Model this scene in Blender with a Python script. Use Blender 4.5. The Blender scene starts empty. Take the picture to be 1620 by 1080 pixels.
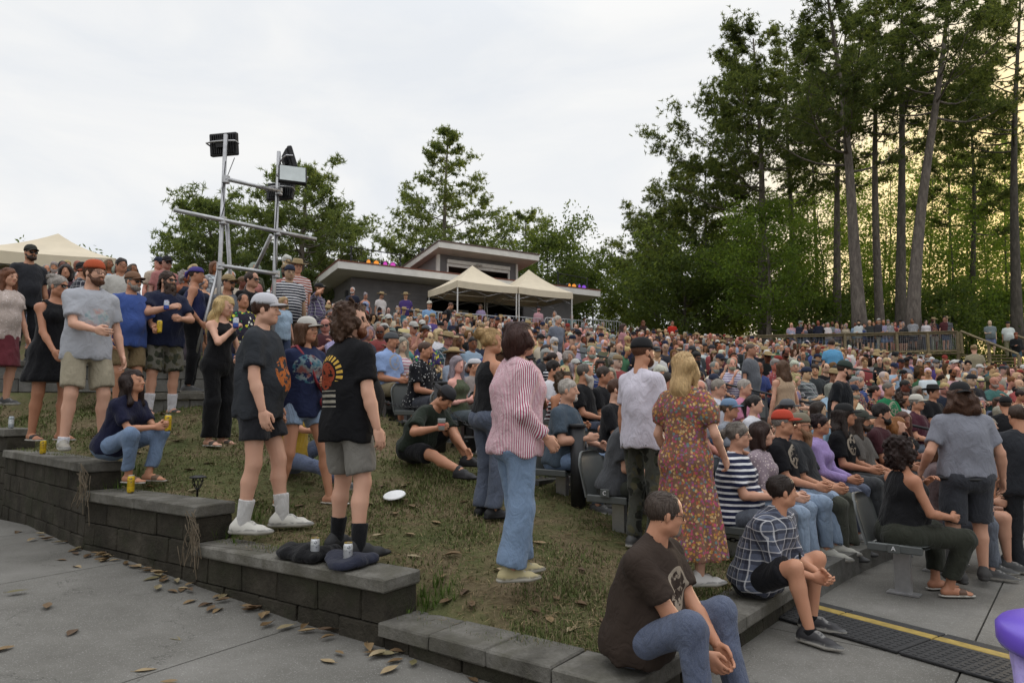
import bpy, math, random
import numpy as np
from mathutils import Vector, Matrix
random.seed(7); RNG = np.random.default_rng(7)
SC = bpy.context.scene; COL = SC.collection
R = math.radians
# ---------------------------------------------------------------- camera
CAM_Z = 1.5; PITCH = math.atan(110/1080.0)
cd = bpy.data.cameras.new('camera'); cam = bpy.data.objects.new('camera', cd); COL.objects.link(cam)
cd.sensor_width = 36; cd.lens = 24; cd.clip_start = .05; cd.clip_end = 900
cam.location = (0, 0, CAM_Z); cam.rotation_euler = (math.pi/2 + PITCH, 0, 0); SC.camera = cam
# ---------------------------------------------------------------- sky, sun, exposure
SUN_EL, SUN_AZ = R(6), R(41)            # azimuth to the right of straight ahead
SUN_DIR = Vector((math.sin(SUN_AZ)*math.cos(SUN_EL), math.cos(SUN_AZ)*math.cos(SUN_EL), math.sin(SUN_EL)))
def build_world():
    w = bpy.data.worlds.new('World'); SC.world = w; w.use_nodes = True
    nt = w.node_tree; nt.nodes.clear(); N = nt.nodes.new; L = nt.links.new
    out = N('ShaderNodeOutputWorld'); bg = N('ShaderNodeBackground'); bg.inputs[1].default_value = 1
    sky = N('ShaderNodeTexSky'); sky.sky_type = 'NISHITA'; sky.sun_disc = False
    sky.sun_elevation = SUN_EL; sky.sun_rotation = SUN_AZ
    sc = N('ShaderNodeVectorMath'); sc.operation = 'SCALE'; sc.inputs['Scale'].default_value = .10
    L(sky.outputs[0], sc.inputs[0])
    tc = N('ShaderNodeTexCoord'); mp = N('ShaderNodeMapping'); mp.inputs['Scale'].default_value = (1.6, 1.6, 5.0)
    L(tc.outputs['Generated'], mp.inputs[0])
    n1 = N('ShaderNodeTexNoise'); n1.inputs['Scale'].default_value = 1.5; n1.inputs['Detail'].default_value = 7
    n1.inputs['Roughness'].default_value = .55; n1.inputs['Distortion'].default_value = .6
    L(mp.outputs[0], n1.inputs['Vector'])
    rp = N('ShaderNodeValToRGB'); e = rp.color_ramp.elements        # cloud deck: cool grey to bright white
    e[0].position = .36; e[0].color = (.74, .765, .80, 1); e[1].position = .62; e[1].color = (.85, .85, .845, 1)
    L(n1.outputs['Fac'], rp.inputs[0])
    mx = N('ShaderNodeMix'); mx.data_type = 'RGBA'; mx.inputs['Factor'].default_value = .95
    L(sc.outputs[0], mx.inputs['A']); L(rp.outputs[0], mx.inputs['B'])
    # brighter, warm cloud round the low sun
    dt = N('ShaderNodeVectorMath'); dt.operation = 'DOT_PRODUCT'; dt.inputs[1].default_value = SUN_DIR
    L(tc.outputs['Generated'], dt.inputs[0])
    mr = N('ShaderNodeMapRange'); mr.interpolation_type = 'SMOOTHSTEP'
    mr.inputs['From Min'].default_value = .86; mr.inputs['From Max'].default_value = 1.0
    mr.inputs['To Min'].default_value = 0; mr.inputs['To Max'].default_value = 1
    L(dt.outputs['Value'], mr.inputs[0])
    sq = N('ShaderNodeMath'); sq.operation = 'POWER'; sq.inputs[1].default_value = 1.6
    L(mr.outputs[0], sq.inputs[0])
    # an overcast sky grows brighter towards the zenith
    sx = N('ShaderNodeSeparateXYZ'); L(tc.outputs['Generated'], sx.inputs[0])
    zr = N('ShaderNodeMapRange'); zr.interpolation_type = 'SMOOTHSTEP'; zr.inputs['From Min'].default_value = .48; zr.inputs['From Max'].default_value = 1
    zr.inputs['To Min'].default_value = 1; zr.inputs['To Max'].default_value = 2.2; L(sx.outputs[2], zr.inputs[0])
    zs = N('ShaderNodeVectorMath'); zs.operation = 'SCALE'; L(mx.outputs['Result'], zs.inputs[0]); L(zr.outputs[0], zs.inputs['Scale'])
    ad = N('ShaderNodeMix'); ad.data_type = 'RGBA'
    L(sq.outputs[0], ad.inputs['Factor']); L(zs.outputs[0], ad.inputs['A']); ad.inputs['B'].default_value = (1.38, 1.02, .44, 1)
    L(ad.outputs['Result'], bg.inputs[0]); L(bg.outputs[0], out.inputs[0])
build_world()
sl = bpy.data.lights.new('sun', 'SUN'); sl.energy = 2.5; sl.angle = R(12); sl.color = (1, .80, .55)
sun = bpy.data.objects.new('sun', sl); COL.objects.link(sun); sun.rotation_euler = SUN_DIR.to_track_quat('Z', 'Y').to_euler()
VS = SC.view_settings; VS.view_transform = 'Standard'; VS.look = 'None'; VS.gamma = 1; VS.exposure = .2; VS.use_curve_mapping = False
# ---------------------------------------------------------------- photo geometry helpers
CT, ST = math.cos(PITCH), math.sin(PITCH)
def ray(px, py):
    a = (px-810)/1080.0; b = (540-py)/1080.0
    return (a, CT-b*ST, ST+b*CT)
def at(px, py, y):                       # point seen at a pixel, y metres ahead
    d = ray(px, py); t = y/d[1]; return Vector((d[0]*t, y, CAM_Z+d[2]*t))
def on(px, py, z):                       # point seen at a pixel, at height z
    d = ray(px, py); t = (z-CAM_Z)/d[2]; return Vector((d[0]*t, d[1]*t, z))
def pix(p):
    dx, dy, dz = p[0], p[1], p[2]-CAM_Z
    f = dy*CT+dz*ST; u = -dy*ST+dz*CT
    return 810+1080*dx/f, 540-1080*u/f
def s2l(c):
    return tuple(v/12.92 if v <= .04045 else ((v+.055)/1.055)**2.4 for v in c)
def hexc(h):
    h = h.lstrip('#'); return s2l(tuple(int(h[i:i+2], 16)/255 for i in (0, 2, 4)))
# ---------------------------------------------------------------- object helpers
def tag(o, label=None, cat=None, group=None, kind=None):
    if label: o['label'] = label
    if cat: o['category'] = cat
    if group: o['group'] = group
    if kind: o['kind'] = kind
    return o
def empty(name, loc=(0, 0, 0), rz=0, label=None, cat=None, group=None):
    o = bpy.data.objects.new(name, None); COL.objects.link(o); o.empty_display_size = .1
    o.location = loc; o.rotation_euler = (0, 0, rz); return tag(o, label, cat, group)
def link(name, me, parent=None, loc=None, rot=None, color=None):
    o = bpy.data.objects.new(name, me); COL.objects.link(o)
    if parent is not None: o.parent = parent
    if loc is not None: o.location = loc
    if rot is not None: o.rotation_euler = rot
    if color is not None: o.color = tuple(color)+(1,) if len(color) == 3 else color
    return o
def mesh_np(name, V, Q, mat=None, smooth=True, feat=None, mats=None, midx=None):
    """V (n,3); Q list/array of quads or tris (one size) or list of such arrays"""
    V = np.asarray(V, np.float32)
    Qs = Q if isinstance(Q, (list, tuple)) and len(Q) and isinstance(Q[0], np.ndarray) and Q[0].ndim == 2 else [np.asarray(Q)]
    Qs = [np.asarray(q, np.int32) for q in Qs if len(q)]
    me = bpy.data.meshes.new(name)
    nl = sum(q.size for q in Qs); nf = sum(len(q) for q in Qs)
    me.vertices.add(len(V)); me.vertices.foreach_set('co', V.ravel())
    me.loops.add(nl); me.polygons.add(nf)
    me.loops.foreach_set('vertex_index', np.concatenate([q.ravel() for q in Qs]) if Qs else np.zeros(0, np.int32))
    tot = np.concatenate([np.full(len(q), q.shape[1], np.int32) for q in Qs]) if Qs else np.zeros(0, np.int32)
    st = np.concatenate([[0], np.cumsum(tot)[:-1]]).astype(np.int32) if nf else tot
    me.polygons.foreach_set('loop_start', st)
    me.polygons.foreach_set('use_smooth', np.full(nf, smooth, bool))
    if midx is not None: me.polygons.foreach_set('material_index', np.asarray(midx, np.int32))
    if feat is not None:
        a = me.color_attributes.new('feat', 'FLOAT_COLOR', 'POINT')
        f = np.ones((len(V), 4), np.float32); f[:, :feat.shape[1]] = feat; a.data.foreach_set('color', f.ravel())
    for m in (mats or ([mat] if mat else [])): me.materials.append(m)
    me.update(calc_edges=True); return me
class MB:
    """collects simple shapes (tri/quad/ngon python lists) into one mesh"""
    def __init__(s): s.v = []; s.f = []; s.m = []
    def add(s, vs, fs, m=0):
        b = len(s.v); s.v += [tuple(v) for v in vs]; s.f += [tuple(b+i for i in f) for f in fs]; s.m += [m]*len(fs); return s
    def box(s, lo, hi, m=0, M=None, bev=0):
        (a, b, c), (d, e, f) = lo, hi
        if bev <= 0:
            vs = [(a, b, c), (d, b, c), (d, e, c), (a, e, c), (a, b, f), (d, b, f), (d, e, f), (a, e, f)]
            fs = [(0, 3, 2, 1), (4, 5, 6, 7), (0, 1, 5, 4), (1, 2, 6, 5), (2, 3, 7, 6), (3, 0, 4, 7)]
        else:
            vs = []; g = bev
            for z, k in ((c, g), (c+g, 0), (f-g, 0), (f, g)):
                x0, y0, x1, y1 = a+k, b+k, d-k, e-k
                h = g*.7 if k == 0 else 0
                vs += [(x0+h, y0, z), (x1-h, y0, z), (x1, y0+h, z), (x1, y1-h, z), (x1-h, y1, z), (x0+h, y1, z), (x0, y1-h, z), (x0, y0+h, z)]
            fs = [tuple(range(7, -1, -1)), tuple(range(24, 32))]
            for r in range(3):
                for i in range(8): fs.append((r*8+i, r*8+(i+1) % 8, r*8+8+(i+1) % 8, r*8+8+i))
        if M is not None: vs = [M @ Vector(v) for v in vs]
        return s.add(vs, fs, m)
    def tube(s, pts, rad, n=8, m=0, cap=True):
        pts = [Vector(p) for p in pts]; k = len(pts)
        rad = rad if hasattr(rad, '__len__') else [rad]*k
        vs = []; up = None
        for i, p in enumerate(pts):
            t = (pts[min(i+1, k-1)]-pts[max(i-1, 0)]).normalized()
            if up is None: up = Vector((0, 0, 1)) if abs(t.z) < .9 else Vector((1, 0, 0))
            a = t.cross(up).normalized(); up = a.cross(t).normalized()
            for j in range(n):
                an = 2*math.pi*j/n; vs.append(p+(a*math.cos(an)+up*math.sin(an))*rad[i])
        fs = []
        for i in range(k-1):
            for j in range(n): fs.append((i*n+j, i*n+(j+1) % n, (i+1)*n+(j+1) % n, (i+1)*n+j))
        if cap: fs += [tuple(range(n-1, -1, -1)), tuple((k-1)*n+j for j in range(n))]
        return s.add(vs, fs, m)
    def lathe(s, prof, n=20, m=0, M=None, sx=1, sy=1):
        vs = []; k = len(prof)
        for r, z in prof:
            for j in range(n):
                an = 2*math.pi*j/n; vs.append(Vector((r*math.cos(an)*sx, r*math.sin(an)*sy, z)))
        if M is not None: vs = [M @ v for v in vs]
        fs = []
        for i in range(k-1):
            for j in range(n): fs.append((i*n+j, i*n+(j+1) % n, (i+1)*n+(j+1) % n, (i+1)*n+j))
        if prof[0][0] > 1e-4: fs.append(tuple(range(n-1, -1, -1)))
        if prof[-1][0] > 1e-4: fs.append(tuple((k-1)*n+j for j in range(n)))
        return s.add(vs, fs, m)
    def mesh(s, name, mats, smooth=False):
        me = bpy.data.meshes.new(name); me.from_pydata(s.v, [], s.f)
        for m in (mats if isinstance(mats, (list, tuple)) else [mats]): me.materials.append(m)
        me.polygons.foreach_set('material_index', s.m)
        me.polygons.foreach_set('use_smooth', [smooth]*len(s.f)); me.update(); return me
    def build(s, name, mats, parent=None, smooth=False, loc=None, rot=None, color=None):
        return link(name, s.mesh(name, mats, smooth), parent, loc, rot, color)
# ---------------------------------------------------------------- materials
MATS = {}
def new_mat(name):
    m = bpy.data.materials.new(name); m.use_nodes = True; nt = m.node_tree
    b = nt.nodes['Principled BSDF']; MATS[name] = m; return m, nt, b
def noise(nt, scale, detail=4, vec=None, rough=.55, dist=0):
    n = nt.nodes.new('ShaderNodeTexNoise'); n.inputs['Scale'].default_value = scale; n.inputs['Detail'].default_value = detail
    n.inputs['Roughness'].default_value = rough; n.inputs['Distortion'].default_value = dist
    if vec is not None: nt.links.new(vec, n.inputs['Vector'])
    return n
def ramp(nt, fac, stops):
    r = nt.nodes.new('ShaderNodeValToRGB'); e = r.color_ramp.elements
    while len(e) < len(stops): e.new(.5)
    for q, (p, c) in zip(e, stops): q.position = p; q.color = tuple(c)+(1,) if len(c) == 3 else c
    if fac is not None: nt.links.new(fac, r.inputs[0])
    return r
def mixc(nt, fac, a, b, mode='MIX'):
    m = nt.nodes.new('ShaderNodeMix'); m.data_type = 'RGBA'; m.blend_type = mode
    for key, v in (('Factor', fac), ('A', a), ('B', b)):
        if hasattr(v, 'is_linked'): nt.links.new(v, m.inputs[key])
        elif v is not None: m.inputs[key].default_value = v if key == 'Factor' else (tuple(v)+(1,) if len(v) == 3 else v)
    return m.outputs['Result']
def mathn(nt, op, a, b=None, c=None):
    m = nt.nodes.new('ShaderNodeMath'); m.operation = op
    for i, v in enumerate((a, b, c)):
        if v is None: continue
        if hasattr(v, 'is_linked'): nt.links.new(v, m.inputs[i])
        else: m.inputs[i].default_value = v
    return m.outputs[0]
def bump(nt, b, h, strength=.3, dist=.01):
    n = nt.nodes.new('ShaderNodeBump'); n.inputs['Strength'].default_value = strength; n.inputs['Distance'].default_value = dist
    nt.links.new(h, n.inputs['Height']); nt.links.new(n.outputs[0], b.inputs['Normal']); return n
def texco(nt, kind='Object'):
    return nt.nodes.new('ShaderNodeTexCoord').outputs[kind]
def simple(name, col, rough=.6, metal=0, var=.12, scale=6, bmp=0, bscale=40, spec=.5):
    m, nt, b = new_mat(name); v = texco(nt)
    n = noise(nt, scale, 4, v)
    c0 = tuple(x*(1-var) for x in col); c1 = tuple(min(1, x*(1+var)) for x in col)
    r = ramp(nt, n.outputs[0], [(.3, c0), (.7, c1)]); nt.links.new(r.outputs[0], b.inputs['Base Color'])
    b.inputs['Roughness'].default_value = rough; b.inputs['Metallic'].default_value = metal; b.inputs['Specular IOR Level'].default_value = spec
    if bmp: bump(nt, b, noise(nt, bscale, 3, v).outputs[0], bmp, .01)
    return m
def oinfo(nt): return nt.nodes.new('ShaderNodeObjectInfo')
def attr(nt, name='feat'):
    a = nt.nodes.new('ShaderNodeAttribute'); a.attribute_name = name; return a
# ================================================================= people: implicit bodies meshed by surface nets
def nrm(v): v = np.asarray(v, float); return v/max(1e-9, np.linalg.norm(v))
A3 = lambda *v: np.array(v, float)
def cone(a, b, ra, rb, k=.02, side=None, sq=1., cut=(), op='add'):
    return dict(t='c', a=np.asarray(a, float), b=np.asarray(b, float), ra=ra, rb=rb, k=k, side=None if side is None else nrm(side), sq=sq, cut=cut, op=op)
def ell(c, r, k=.02, rot=None, cut=(), op='add'):
    r = np.asarray(r if hasattr(r, '__len__') else (r, r, r), float)
    return dict(t='e', c=np.asarray(c, float), r=r, k=k, rot=rot, cut=cut, op=op)
def cutp(pt, n): return dict(t='cut', op='cut', pl=(np.asarray(pt, float), np.asarray(n, float)))
def _bb(p):
    if p['t'] == 'c':
        m = max(p['ra'], p['rb'])*max(1, p['sq'])
        return np.minimum(p['a'], p['b'])-m, np.maximum(p['a'], p['b'])+m
    m = p['r'].max() if p['rot'] is not None else p['r']
    return p['c']-m, p['c']+m
CORN = np.array([(0, 0, 0), (1, 0, 0), (0, 1, 0), (1, 1, 0), (0, 0, 1), (1, 0, 1), (0, 1, 1), (1, 1, 1)])
EDG = [(0, 1), (2, 3), (4, 5), (6, 7), (0, 2), (1, 3), (4, 6), (5, 7), (0, 4), (1, 5), (2, 6), (3, 7)]
def sdf_mesh(prims, h, disp=None, cuts=()):
    adds = [p for p in prims if p['op'] == 'add']
    bb = [_bb(p) for p in adds]
    lo = np.min([b[0] for b in bb], 0)-3*h; hi = np.max([b[1] for b in bb], 0)+3*h
    n = np.ceil((hi-lo)/h).astype(int)+1
    F = np.full(n, .25, np.float32)
    ax = [(lo[i]+h*np.arange(n[i])).astype(np.float32) for i in range(3)]
    for p in prims:
        if p['t'] == 'cut':
            pt, nn = p['pl']; F = np.maximum(F, (ax[0][:, None, None]-pt[0])*nn[0]+(ax[1][None, :, None]-pt[1])*nn[1]+(ax[2][None, None, :]-pt[2])*nn[2]).astype(np.float32); continue
        b0, b1 = _bb(p); pad = p['k']*1.2+3*h
        i0 = np.clip(np.floor((b0-pad-lo)/h).astype(int), 0, n-1); i1 = np.clip(np.ceil((b1+pad-lo)/h).astype(int)+1, 1, n)
        if (i1 <= i0).any(): continue
        sl_ = tuple(slice(a, b) for a, b in zip(i0, i1))
        X = ax[0][sl_[0]][:, None, None]; Y = ax[1][sl_[1]][None, :, None]; Z = ax[2][sl_[2]][None, None, :]
        if p['t'] == 'c':
            a, d = p['a'], p['b']-p['a']; dd = max(1e-9, d @ d)
            px, py, pz = X-a[0], Y-a[1], Z-a[2]
            t = np.clip((px*d[0]+py*d[1]+pz*d[2])/dd, 0, 1)
            qx, qy, qz = px-t*d[0], py-t*d[1], pz-t*d[2]
            r = p['ra']+(p['rb']-p['ra'])*t
            if p['side'] is not None:
                s = p['side']; c = (qx*s[0]+qy*s[1]+qz*s[2])*(1/p['sq']-1)
                qx = qx+s[0]*c; qy = qy+s[1]*c; qz = qz+s[2]*c
            D = np.sqrt(qx*qx+qy*qy+qz*qz)-r
        else:
            px, py, pz = X-p['c'][0], Y-p['c'][1], Z-p['c'][2]
            if p['rot'] is not None:
                m = p['rot']; px, py, pz = [m[0][i]*px+m[1][i]*py+m[2][i]*pz for i in range(3)]
            r = p['r']; q = np.sqrt((px/r[0])**2+(py/r[1])**2+(pz/r[2])**2)
            g = np.sqrt((px/r[0]**2)**2+(py/r[1]**2)**2+(pz/r[2]**2)**2)+1e-6
            D = q*(q-1)/g; D = np.where(q < .3, -r.min()*.7, D)
        for pt, nn in p['cut']:
            D = np.maximum(D, (X-pt[0])*nn[0]+(Y-pt[1])*nn[1]+(Z-pt[2])*nn[2])
        G = F[sl_]; k = p['k']
        if p['op'] == 'add':
            if k > 0:
                hh = np.clip(.5+.5*(G-D)/k, 0, 1); G = G*(1-hh)+D*hh-k*hh*(1-hh)
            else: G = np.minimum(G, D)
        else:
            if k > 0:
                hh = np.clip(.5-.5*(G+D)/k, 0, 1); G = G*(1-hh)-D*hh+k*hh*(1-hh)
            else: G = np.maximum(G, -D)
        F[sl_] = G
    X = ax[0][:, None, None]; Y = ax[1][None, :, None]; Z = ax[2][None, None, :]
    if disp is not None: F = F+disp(X, Y, Z).astype(np.float32)
    for pt, nn in cuts: F = np.maximum(F, (X-pt[0])*nn[0]+(Y-pt[1])*nn[1]+(Z-pt[2])*nn[2])
    S = F < 0
    cnt = np.zeros([x-1 for x in S.shape], np.int8)
    for o in CORN: cnt += S[o[0]:S.shape[0]-1+o[0], o[1]:S.shape[1]-1+o[1], o[2]:S.shape[2]-1+o[2]]
    act = (cnt > 0) & (cnt < 8); I = np.argwhere(act); N = len(I)
    idm = np.full(act.shape, -1, np.int32); idm[act] = np.arange(N)
    f = [F[I[:, 0]+o[0], I[:, 1]+o[1], I[:, 2]+o[2]] for o in CORN]
    acc = np.zeros((N, 3)); c = np.zeros(N)
    for a, b in EDG:
        m = (f[a] < 0) != (f[b] < 0); t = f[a][m]/(f[a][m]-f[b][m])
        acc[m] += CORN[a]+t[:, None]*(CORN[b]-CORN[a]); c[m] += 1
    V = lo+h*(I+acc/np.maximum(c, 1)[:, None])
    Q = []
    for axis in range(3):
        u, v = [(1, 2), (2, 0), (0, 1)][axis]
        s0 = [slice(None)]*3; s1 = [slice(None)]*3; s0[axis] = slice(0, -1); s1[axis] = slice(1, None)
        A = S[tuple(s0)]; B = S[tuple(s1)]
        E = np.argwhere(A != B)
        ok = (E[:, u] > 0) & (E[:, v] > 0) & (E[:, u] < S.shape[u]-1) & (E[:, v] < S.shape[v]-1); E = E[ok]
        du = np.zeros(3, int); du[u] = 1; dv = np.zeros(3, int); dv[v] = 1
        g = lambda e: idm[e[:, 0], e[:, 1], e[:, 2]]
        q = np.stack([g(E-du-dv), g(E-dv), g(E), g(E-du)], 1)
        fl = ~A[E[:, 0], E[:, 1], E[:, 2]]
        q[fl] = q[fl][:, ::-1]; Q.append(q)
    return V, np.concatenate(Q)
def xf(V, M):                      # 4x4 numpy transform
    return V @ M[:3, :3].T+M[:3, 3]
def frame(o, x, y, z):
    M = np.eye(4); M[:3, 0] = x; M[:3, 1] = y; M[:3, 2] = z; M[:3, 3] = o; return M
def rotm(yaw=0, pitch=0, roll=0):  # yaw about z, pitch about x (positive = nod down), roll about y
    cy, sy = math.cos(yaw), math.sin(yaw); cp, sp = math.cos(-pitch), math.sin(-pitch); cr, sr = math.cos(roll), math.sin(roll)
    Rz = np.array([[cy, -sy, 0], [sy, cy, 0], [0, 0, 1]]); Rx = np.array([[1, 0, 0], [0, cp, -sp], [0, sp, cp]]); Ry = np.array([[cr, 0, sr], [0, 1, 0], [-sr, 0, cr]])
    return Rz @ Rx @ Ry
# ---- templates in the head frame (origin mid skull, +y = face, z up); ~0.235 m tall
_T = {}
def head_t(h, fem=False, wide=1.0):
    key = ('head', h, fem, wide)
    if key in _T: return _T[key]
    j = .93 if fem else 1.0
    P = [ell((0, -.014, .032), (.076*wide, .097, .087)), ell((0, .028, -.028), (.063*j*wide, .06, .083), .03),
         ell((0, .052, -.088), (.037*j*wide, .032, .027), .03), cone((-.045*wide*j, .0, -.065), (.045*wide*j, .0, -.065), .035, .035, .03),
         cone((0, -.022, -.06), (0, -.045, -.19), .055*wide*j, .06*wide*j, .03)]
    if h < .011:
        P += [cone((-.036, .074, .017), (.036, .074, .017), .012, .012, .012), ell((-.031, .1, -.002), .0145, .008, op='sub'), ell((.031, .1, -.002), .0145, .008, op='sub'),
              ell((-.031, .077, -.003), .0135, .002), ell((.031, .077, -.003), .0135, .002),
              cone((0, .088, .004), (0, .107, -.03), .007, .012, .012), cone((-.012, .092, -.034), (.012, .092, -.034), .008, .008, .006),
              cone((-.019, .08, -.058), (.019, .08, -.058), .008, .008, .004), cone((-.015, .08, -.066), (.015, .08, -.066), .009, .009, .004),
              ell((-.079*wide, -.008, -.012), (.009, .019, .031), .006), ell((.079*wide, -.008, -.012), (.009, .019, .031), .006),
              ell((-.04*wide, .052, -.028), (.022, .026, .024), .02), ell((.04*wide, .052, -.028), (.022, .026, .024), .02)]
    else:
        P += [cone((0, .08, .004), (0, .104, -.028), .01, .014, .012), ell((-.031, .1, .0), .016, .01, op='sub'), ell((.031, .1, .0), .016, .01, op='sub'),
              ell((-.078*wide, -.008, -.012), (.012, .02, .031), .006), ell((.078*wide, -.008, -.012), (.012, .02, .031), .006)]
    V, Q = sdf_mesh(P, h)
    x, y, z = V.T; f = np.zeros((len(V), 3))
    f[:, 0] = ((np.abs(x) < .023) & (np.abs(z+.062) < .008) & (y > .07)).astype(float)
    f[:, 1] = ((np.hypot(np.abs(x)-.031, (z+.003)*1.55) < .0118+.3*max(0, h-.0055)) & (y > .06)).astype(float)
    f[:, 2] = ((np.abs(np.abs(x)-.033) < .019) & (np.abs(z-.0215+.12*np.abs(np.abs(x)-.03)) < .0048+.2*max(0, h-.0055)) & (y > .055)).astype(float)
    _T[key] = (V, Q, f); return _T[key]
def wav(a, f, ph=0, ax=(1, 1, 1), n=7):
    rg = np.random.default_rng(int(ph*10)+11); K = rg.normal(size=(n, 3)); K /= np.linalg.norm(K, axis=1, keepdims=True); K = K*f*rg.uniform(.6, 1.5, (n, 1))*np.array(ax); P = rg.uniform(0, 6.3, n)
    def fn(X, Y, Z):
        r = 0
        for k, p in zip(K, P): r = r+np.sin(k[0]*X+k[1]*Y+k[2]*Z+p+.8*np.sin(k[1]*X*.6+k[2]*Y*.6-k[0]*Z*.6))
        return r*(a*1.1/math.sqrt(n))
    return fn
def hair_t(kind, h, hat=False):
    key = ('hair', kind, h, hat)
    if key in _T: return _T[key]
    face = lambda w=.07, d=.075: ell((0, .105, -.045), (w, d, .105), .008, op='sub')
    cap_ = ell((0, -.017, .034), (.087, .107, .095))
    back = [((0, 0, -.062), nrm((0, .55, -1)))]
    dsp = wav(.004, 70); P = None; cuts = ()
    if kind == 'short': P = [cap_, face()]; cuts = back
    elif kind == 'thick': P = [ell((0, -.012, .045), (.093, .113, .1)), face()]; cuts = back; dsp = wav(.006, 60)
    elif kind == 'buzz': P = [ell((0, -.016, .033), (.081, .102, .091)), face(.074)]; cuts = back; dsp = None
    elif kind == 'ring':   # balding: sides and back only
        P = [ell((0, -.018, .026), (.081, .1015, .0865)), face(.075), ell((0, .045, .135), (.06, .10, .07), .02, op='sub')]; cuts = back; dsp = wav(.0015, 60)
    elif kind == 'thin':
        P = [ell((0, -.02, .03), (.089, .109, .095)), face(.072), ell((0, .125, .075), (.075, .085, .06), .012, op='sub')]; cuts = back; dsp = wav(.002, 60)
    elif kind in ('long', 'longwavy'):
        P = [cap_, cone((0, -.06, .02), (0, -.085, -.17), .085, .075, .04, (1, 0, 0), 1.15), cone((0, -.085, -.15), (0, -.1, -.36), .062, .045, .04, (1, 0, 0), 1.5),
             cone((-.078, -.02, .02), (-.1, .0, -.24), .034, .03, .03), cone((.078, -.02, .02), (.1, .0, -.24), .034, .03, .03), face(.066, .09)]
        dsp = wav(.010, 34) if kind == 'longwavy' else wav(.006, 55, 0, (1.3, 1.3, .3))
    elif kind == 'mid':
        P = [ell((0, -.017, .036), (.093, .112, .097)), cone((0, -.05, .0), (0, -.06, -.13), .088, .08, .04, (1, 0, 0), 1.15),
             cone((-.08, .0, .02), (-.088, .015, -.13), .03, .028, .03), cone((.08, .0, .02), (.088, .015, -.13), .03, .028, .03), face(.064, .09)]
        dsp = wav(.006, 45, 1, (1.2, 1.2, .5))
    elif kind == 'bob':
        P = [ell((0, -.035, .03), (.112, .118, .112)), ell((0, -.05, -.05), (.112, .1, .1), .04), cone((-.09, .03, .04), (-.085, .05, -.04), .035, .025, .03), cone((.09, .03, .04), (.085, .05, -.04), .035, .025, .03),
             face(.062, .095)]; dsp = wav(.009, 42)
    elif kind == 'curly':
        P = [ell((0, -.04, .035), (.125, .125, .118)), ell((0, -.065, -.07), (.122, .1, .1), .04), face(.068, .1)]; w1_, w2_ = wav(.014, 48), wav(.013, 125, 5); dsp = lambda X, Y, Z: w1_(X, Y, Z)+w2_(X, Y, Z)
    elif kind == 'curlylong':
        P = [cap_, ell((0, -.055, -.07), (.13, .095, .13), .05), ell((0, -.06, -.14), (.15, .085, .09), .05), face(.07, .1)]; dsp = wav(.013, 60)
    elif kind == 'bun':
        P = [cap_, ell((0, -.105, .115), (.048, .045, .045), .015), face()]; cuts = back; dsp = wav(.004, 80)
    elif kind == 'lowbun':
        P = [cap_, ell((0, -.14, .02), (.045, .04, .045), .015), face()]; cuts = [((0, 0, -.062), nrm((0, .3, -1)))]; dsp = wav(.004, 80)
    elif kind == 'updo':
        P = [ell((0, -.02, .04), (.093, .112, .1)), ell((-.01, -.13, .085), (.062, .055, .055), .025), face()]; cuts = back; dsp = wav(.009, 55)
    elif kind == 'pony':
        P = [cap_, cone((0, -.11, .05), (0, -.16, -.02), .035, .035, .02), cone((0, -.16, -.02), (0, -.14, -.2), .035, .015, .02), face()]; cuts = [((0, 0, -.2), A3(0, 0, -1))]
    elif kind == 'dreads':
        P = [ell((0, -.017, .034), (.09, .11, .097)), face(.068, .085)]
        for i in range(26):
            a = R(48+i*11); x, y = .088*math.cos(a), -.02+.1*math.sin(-a if False else a)*-1
            P.append(cone((x*.8, y*.8-.01, .03), (x*1.08, y*1.05-.005, -.06), .017, .015, .006)); P.append(cone((x*1.08, y*1.05-.005, -.06), (x*1.15, y*1.02+.03, -.24-.07*((i*7) % 5)/5), .0155, .011, .004))
        dsp = wav(.004, 110)
    elif kind == 'beard':
        P = [ell((0, .047, -.082), (.058, .055, .05)), cone((-.066, .005, -.03), (-.045, .05, -.085), .016, .022, .02), cone((.066, .005, -.03), (.045, .05, -.085), .016, .022, .02),
             cone((-.022, .086, -.047), (.022, .086, -.047), .009, .009, .01), ell((0, .1, -.062), (.02, .03, .008), .003, op='sub')]; dsp = wav(.004, 80)
    elif kind == 'bigbeard':
        P = [ell((0, .05, -.092), (.062, .058, .06)), ell((0, .06, -.16), (.05, .04, .075), .03), cone((-.066, .005, -.03), (-.045, .05, -.085), .018, .025, .02), cone((.066, .005, -.03), (.045, .05, -.085), .018, .025, .02),
             cone((-.024, .087, -.047), (.024, .087, -.047), .01, .01, .01)]; dsp = wav(.006, 60, 0, (1, 1, .4))
    elif kind == 'goatee':
        P = [ell((0, .064, -.092), (.032, .034, .03)), cone((-.02, .088, -.047), (.02, .088, -.047), .007, .007, .01), cone((-.024, .082, -.05), (-.02, .078, -.085), .008, .01, .01), cone((.024, .082, -.05), (.02, .078, -.085), .008, .01, .01),
             ell((0, .1, -.06), (.018, .03, .007), .003, op='sub')]; dsp = wav(.003, 90)
    if hat: cuts = list(cuts)+[((0, 0, .062), A3(0, 0, 1))]; P = P+[cutp((0, -.017, .062), A3(0, 0, 1))]
    V, Q = sdf_mesh(P, h, dsp, cuts); _T[key] = (V, Q); return _T[key]
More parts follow.
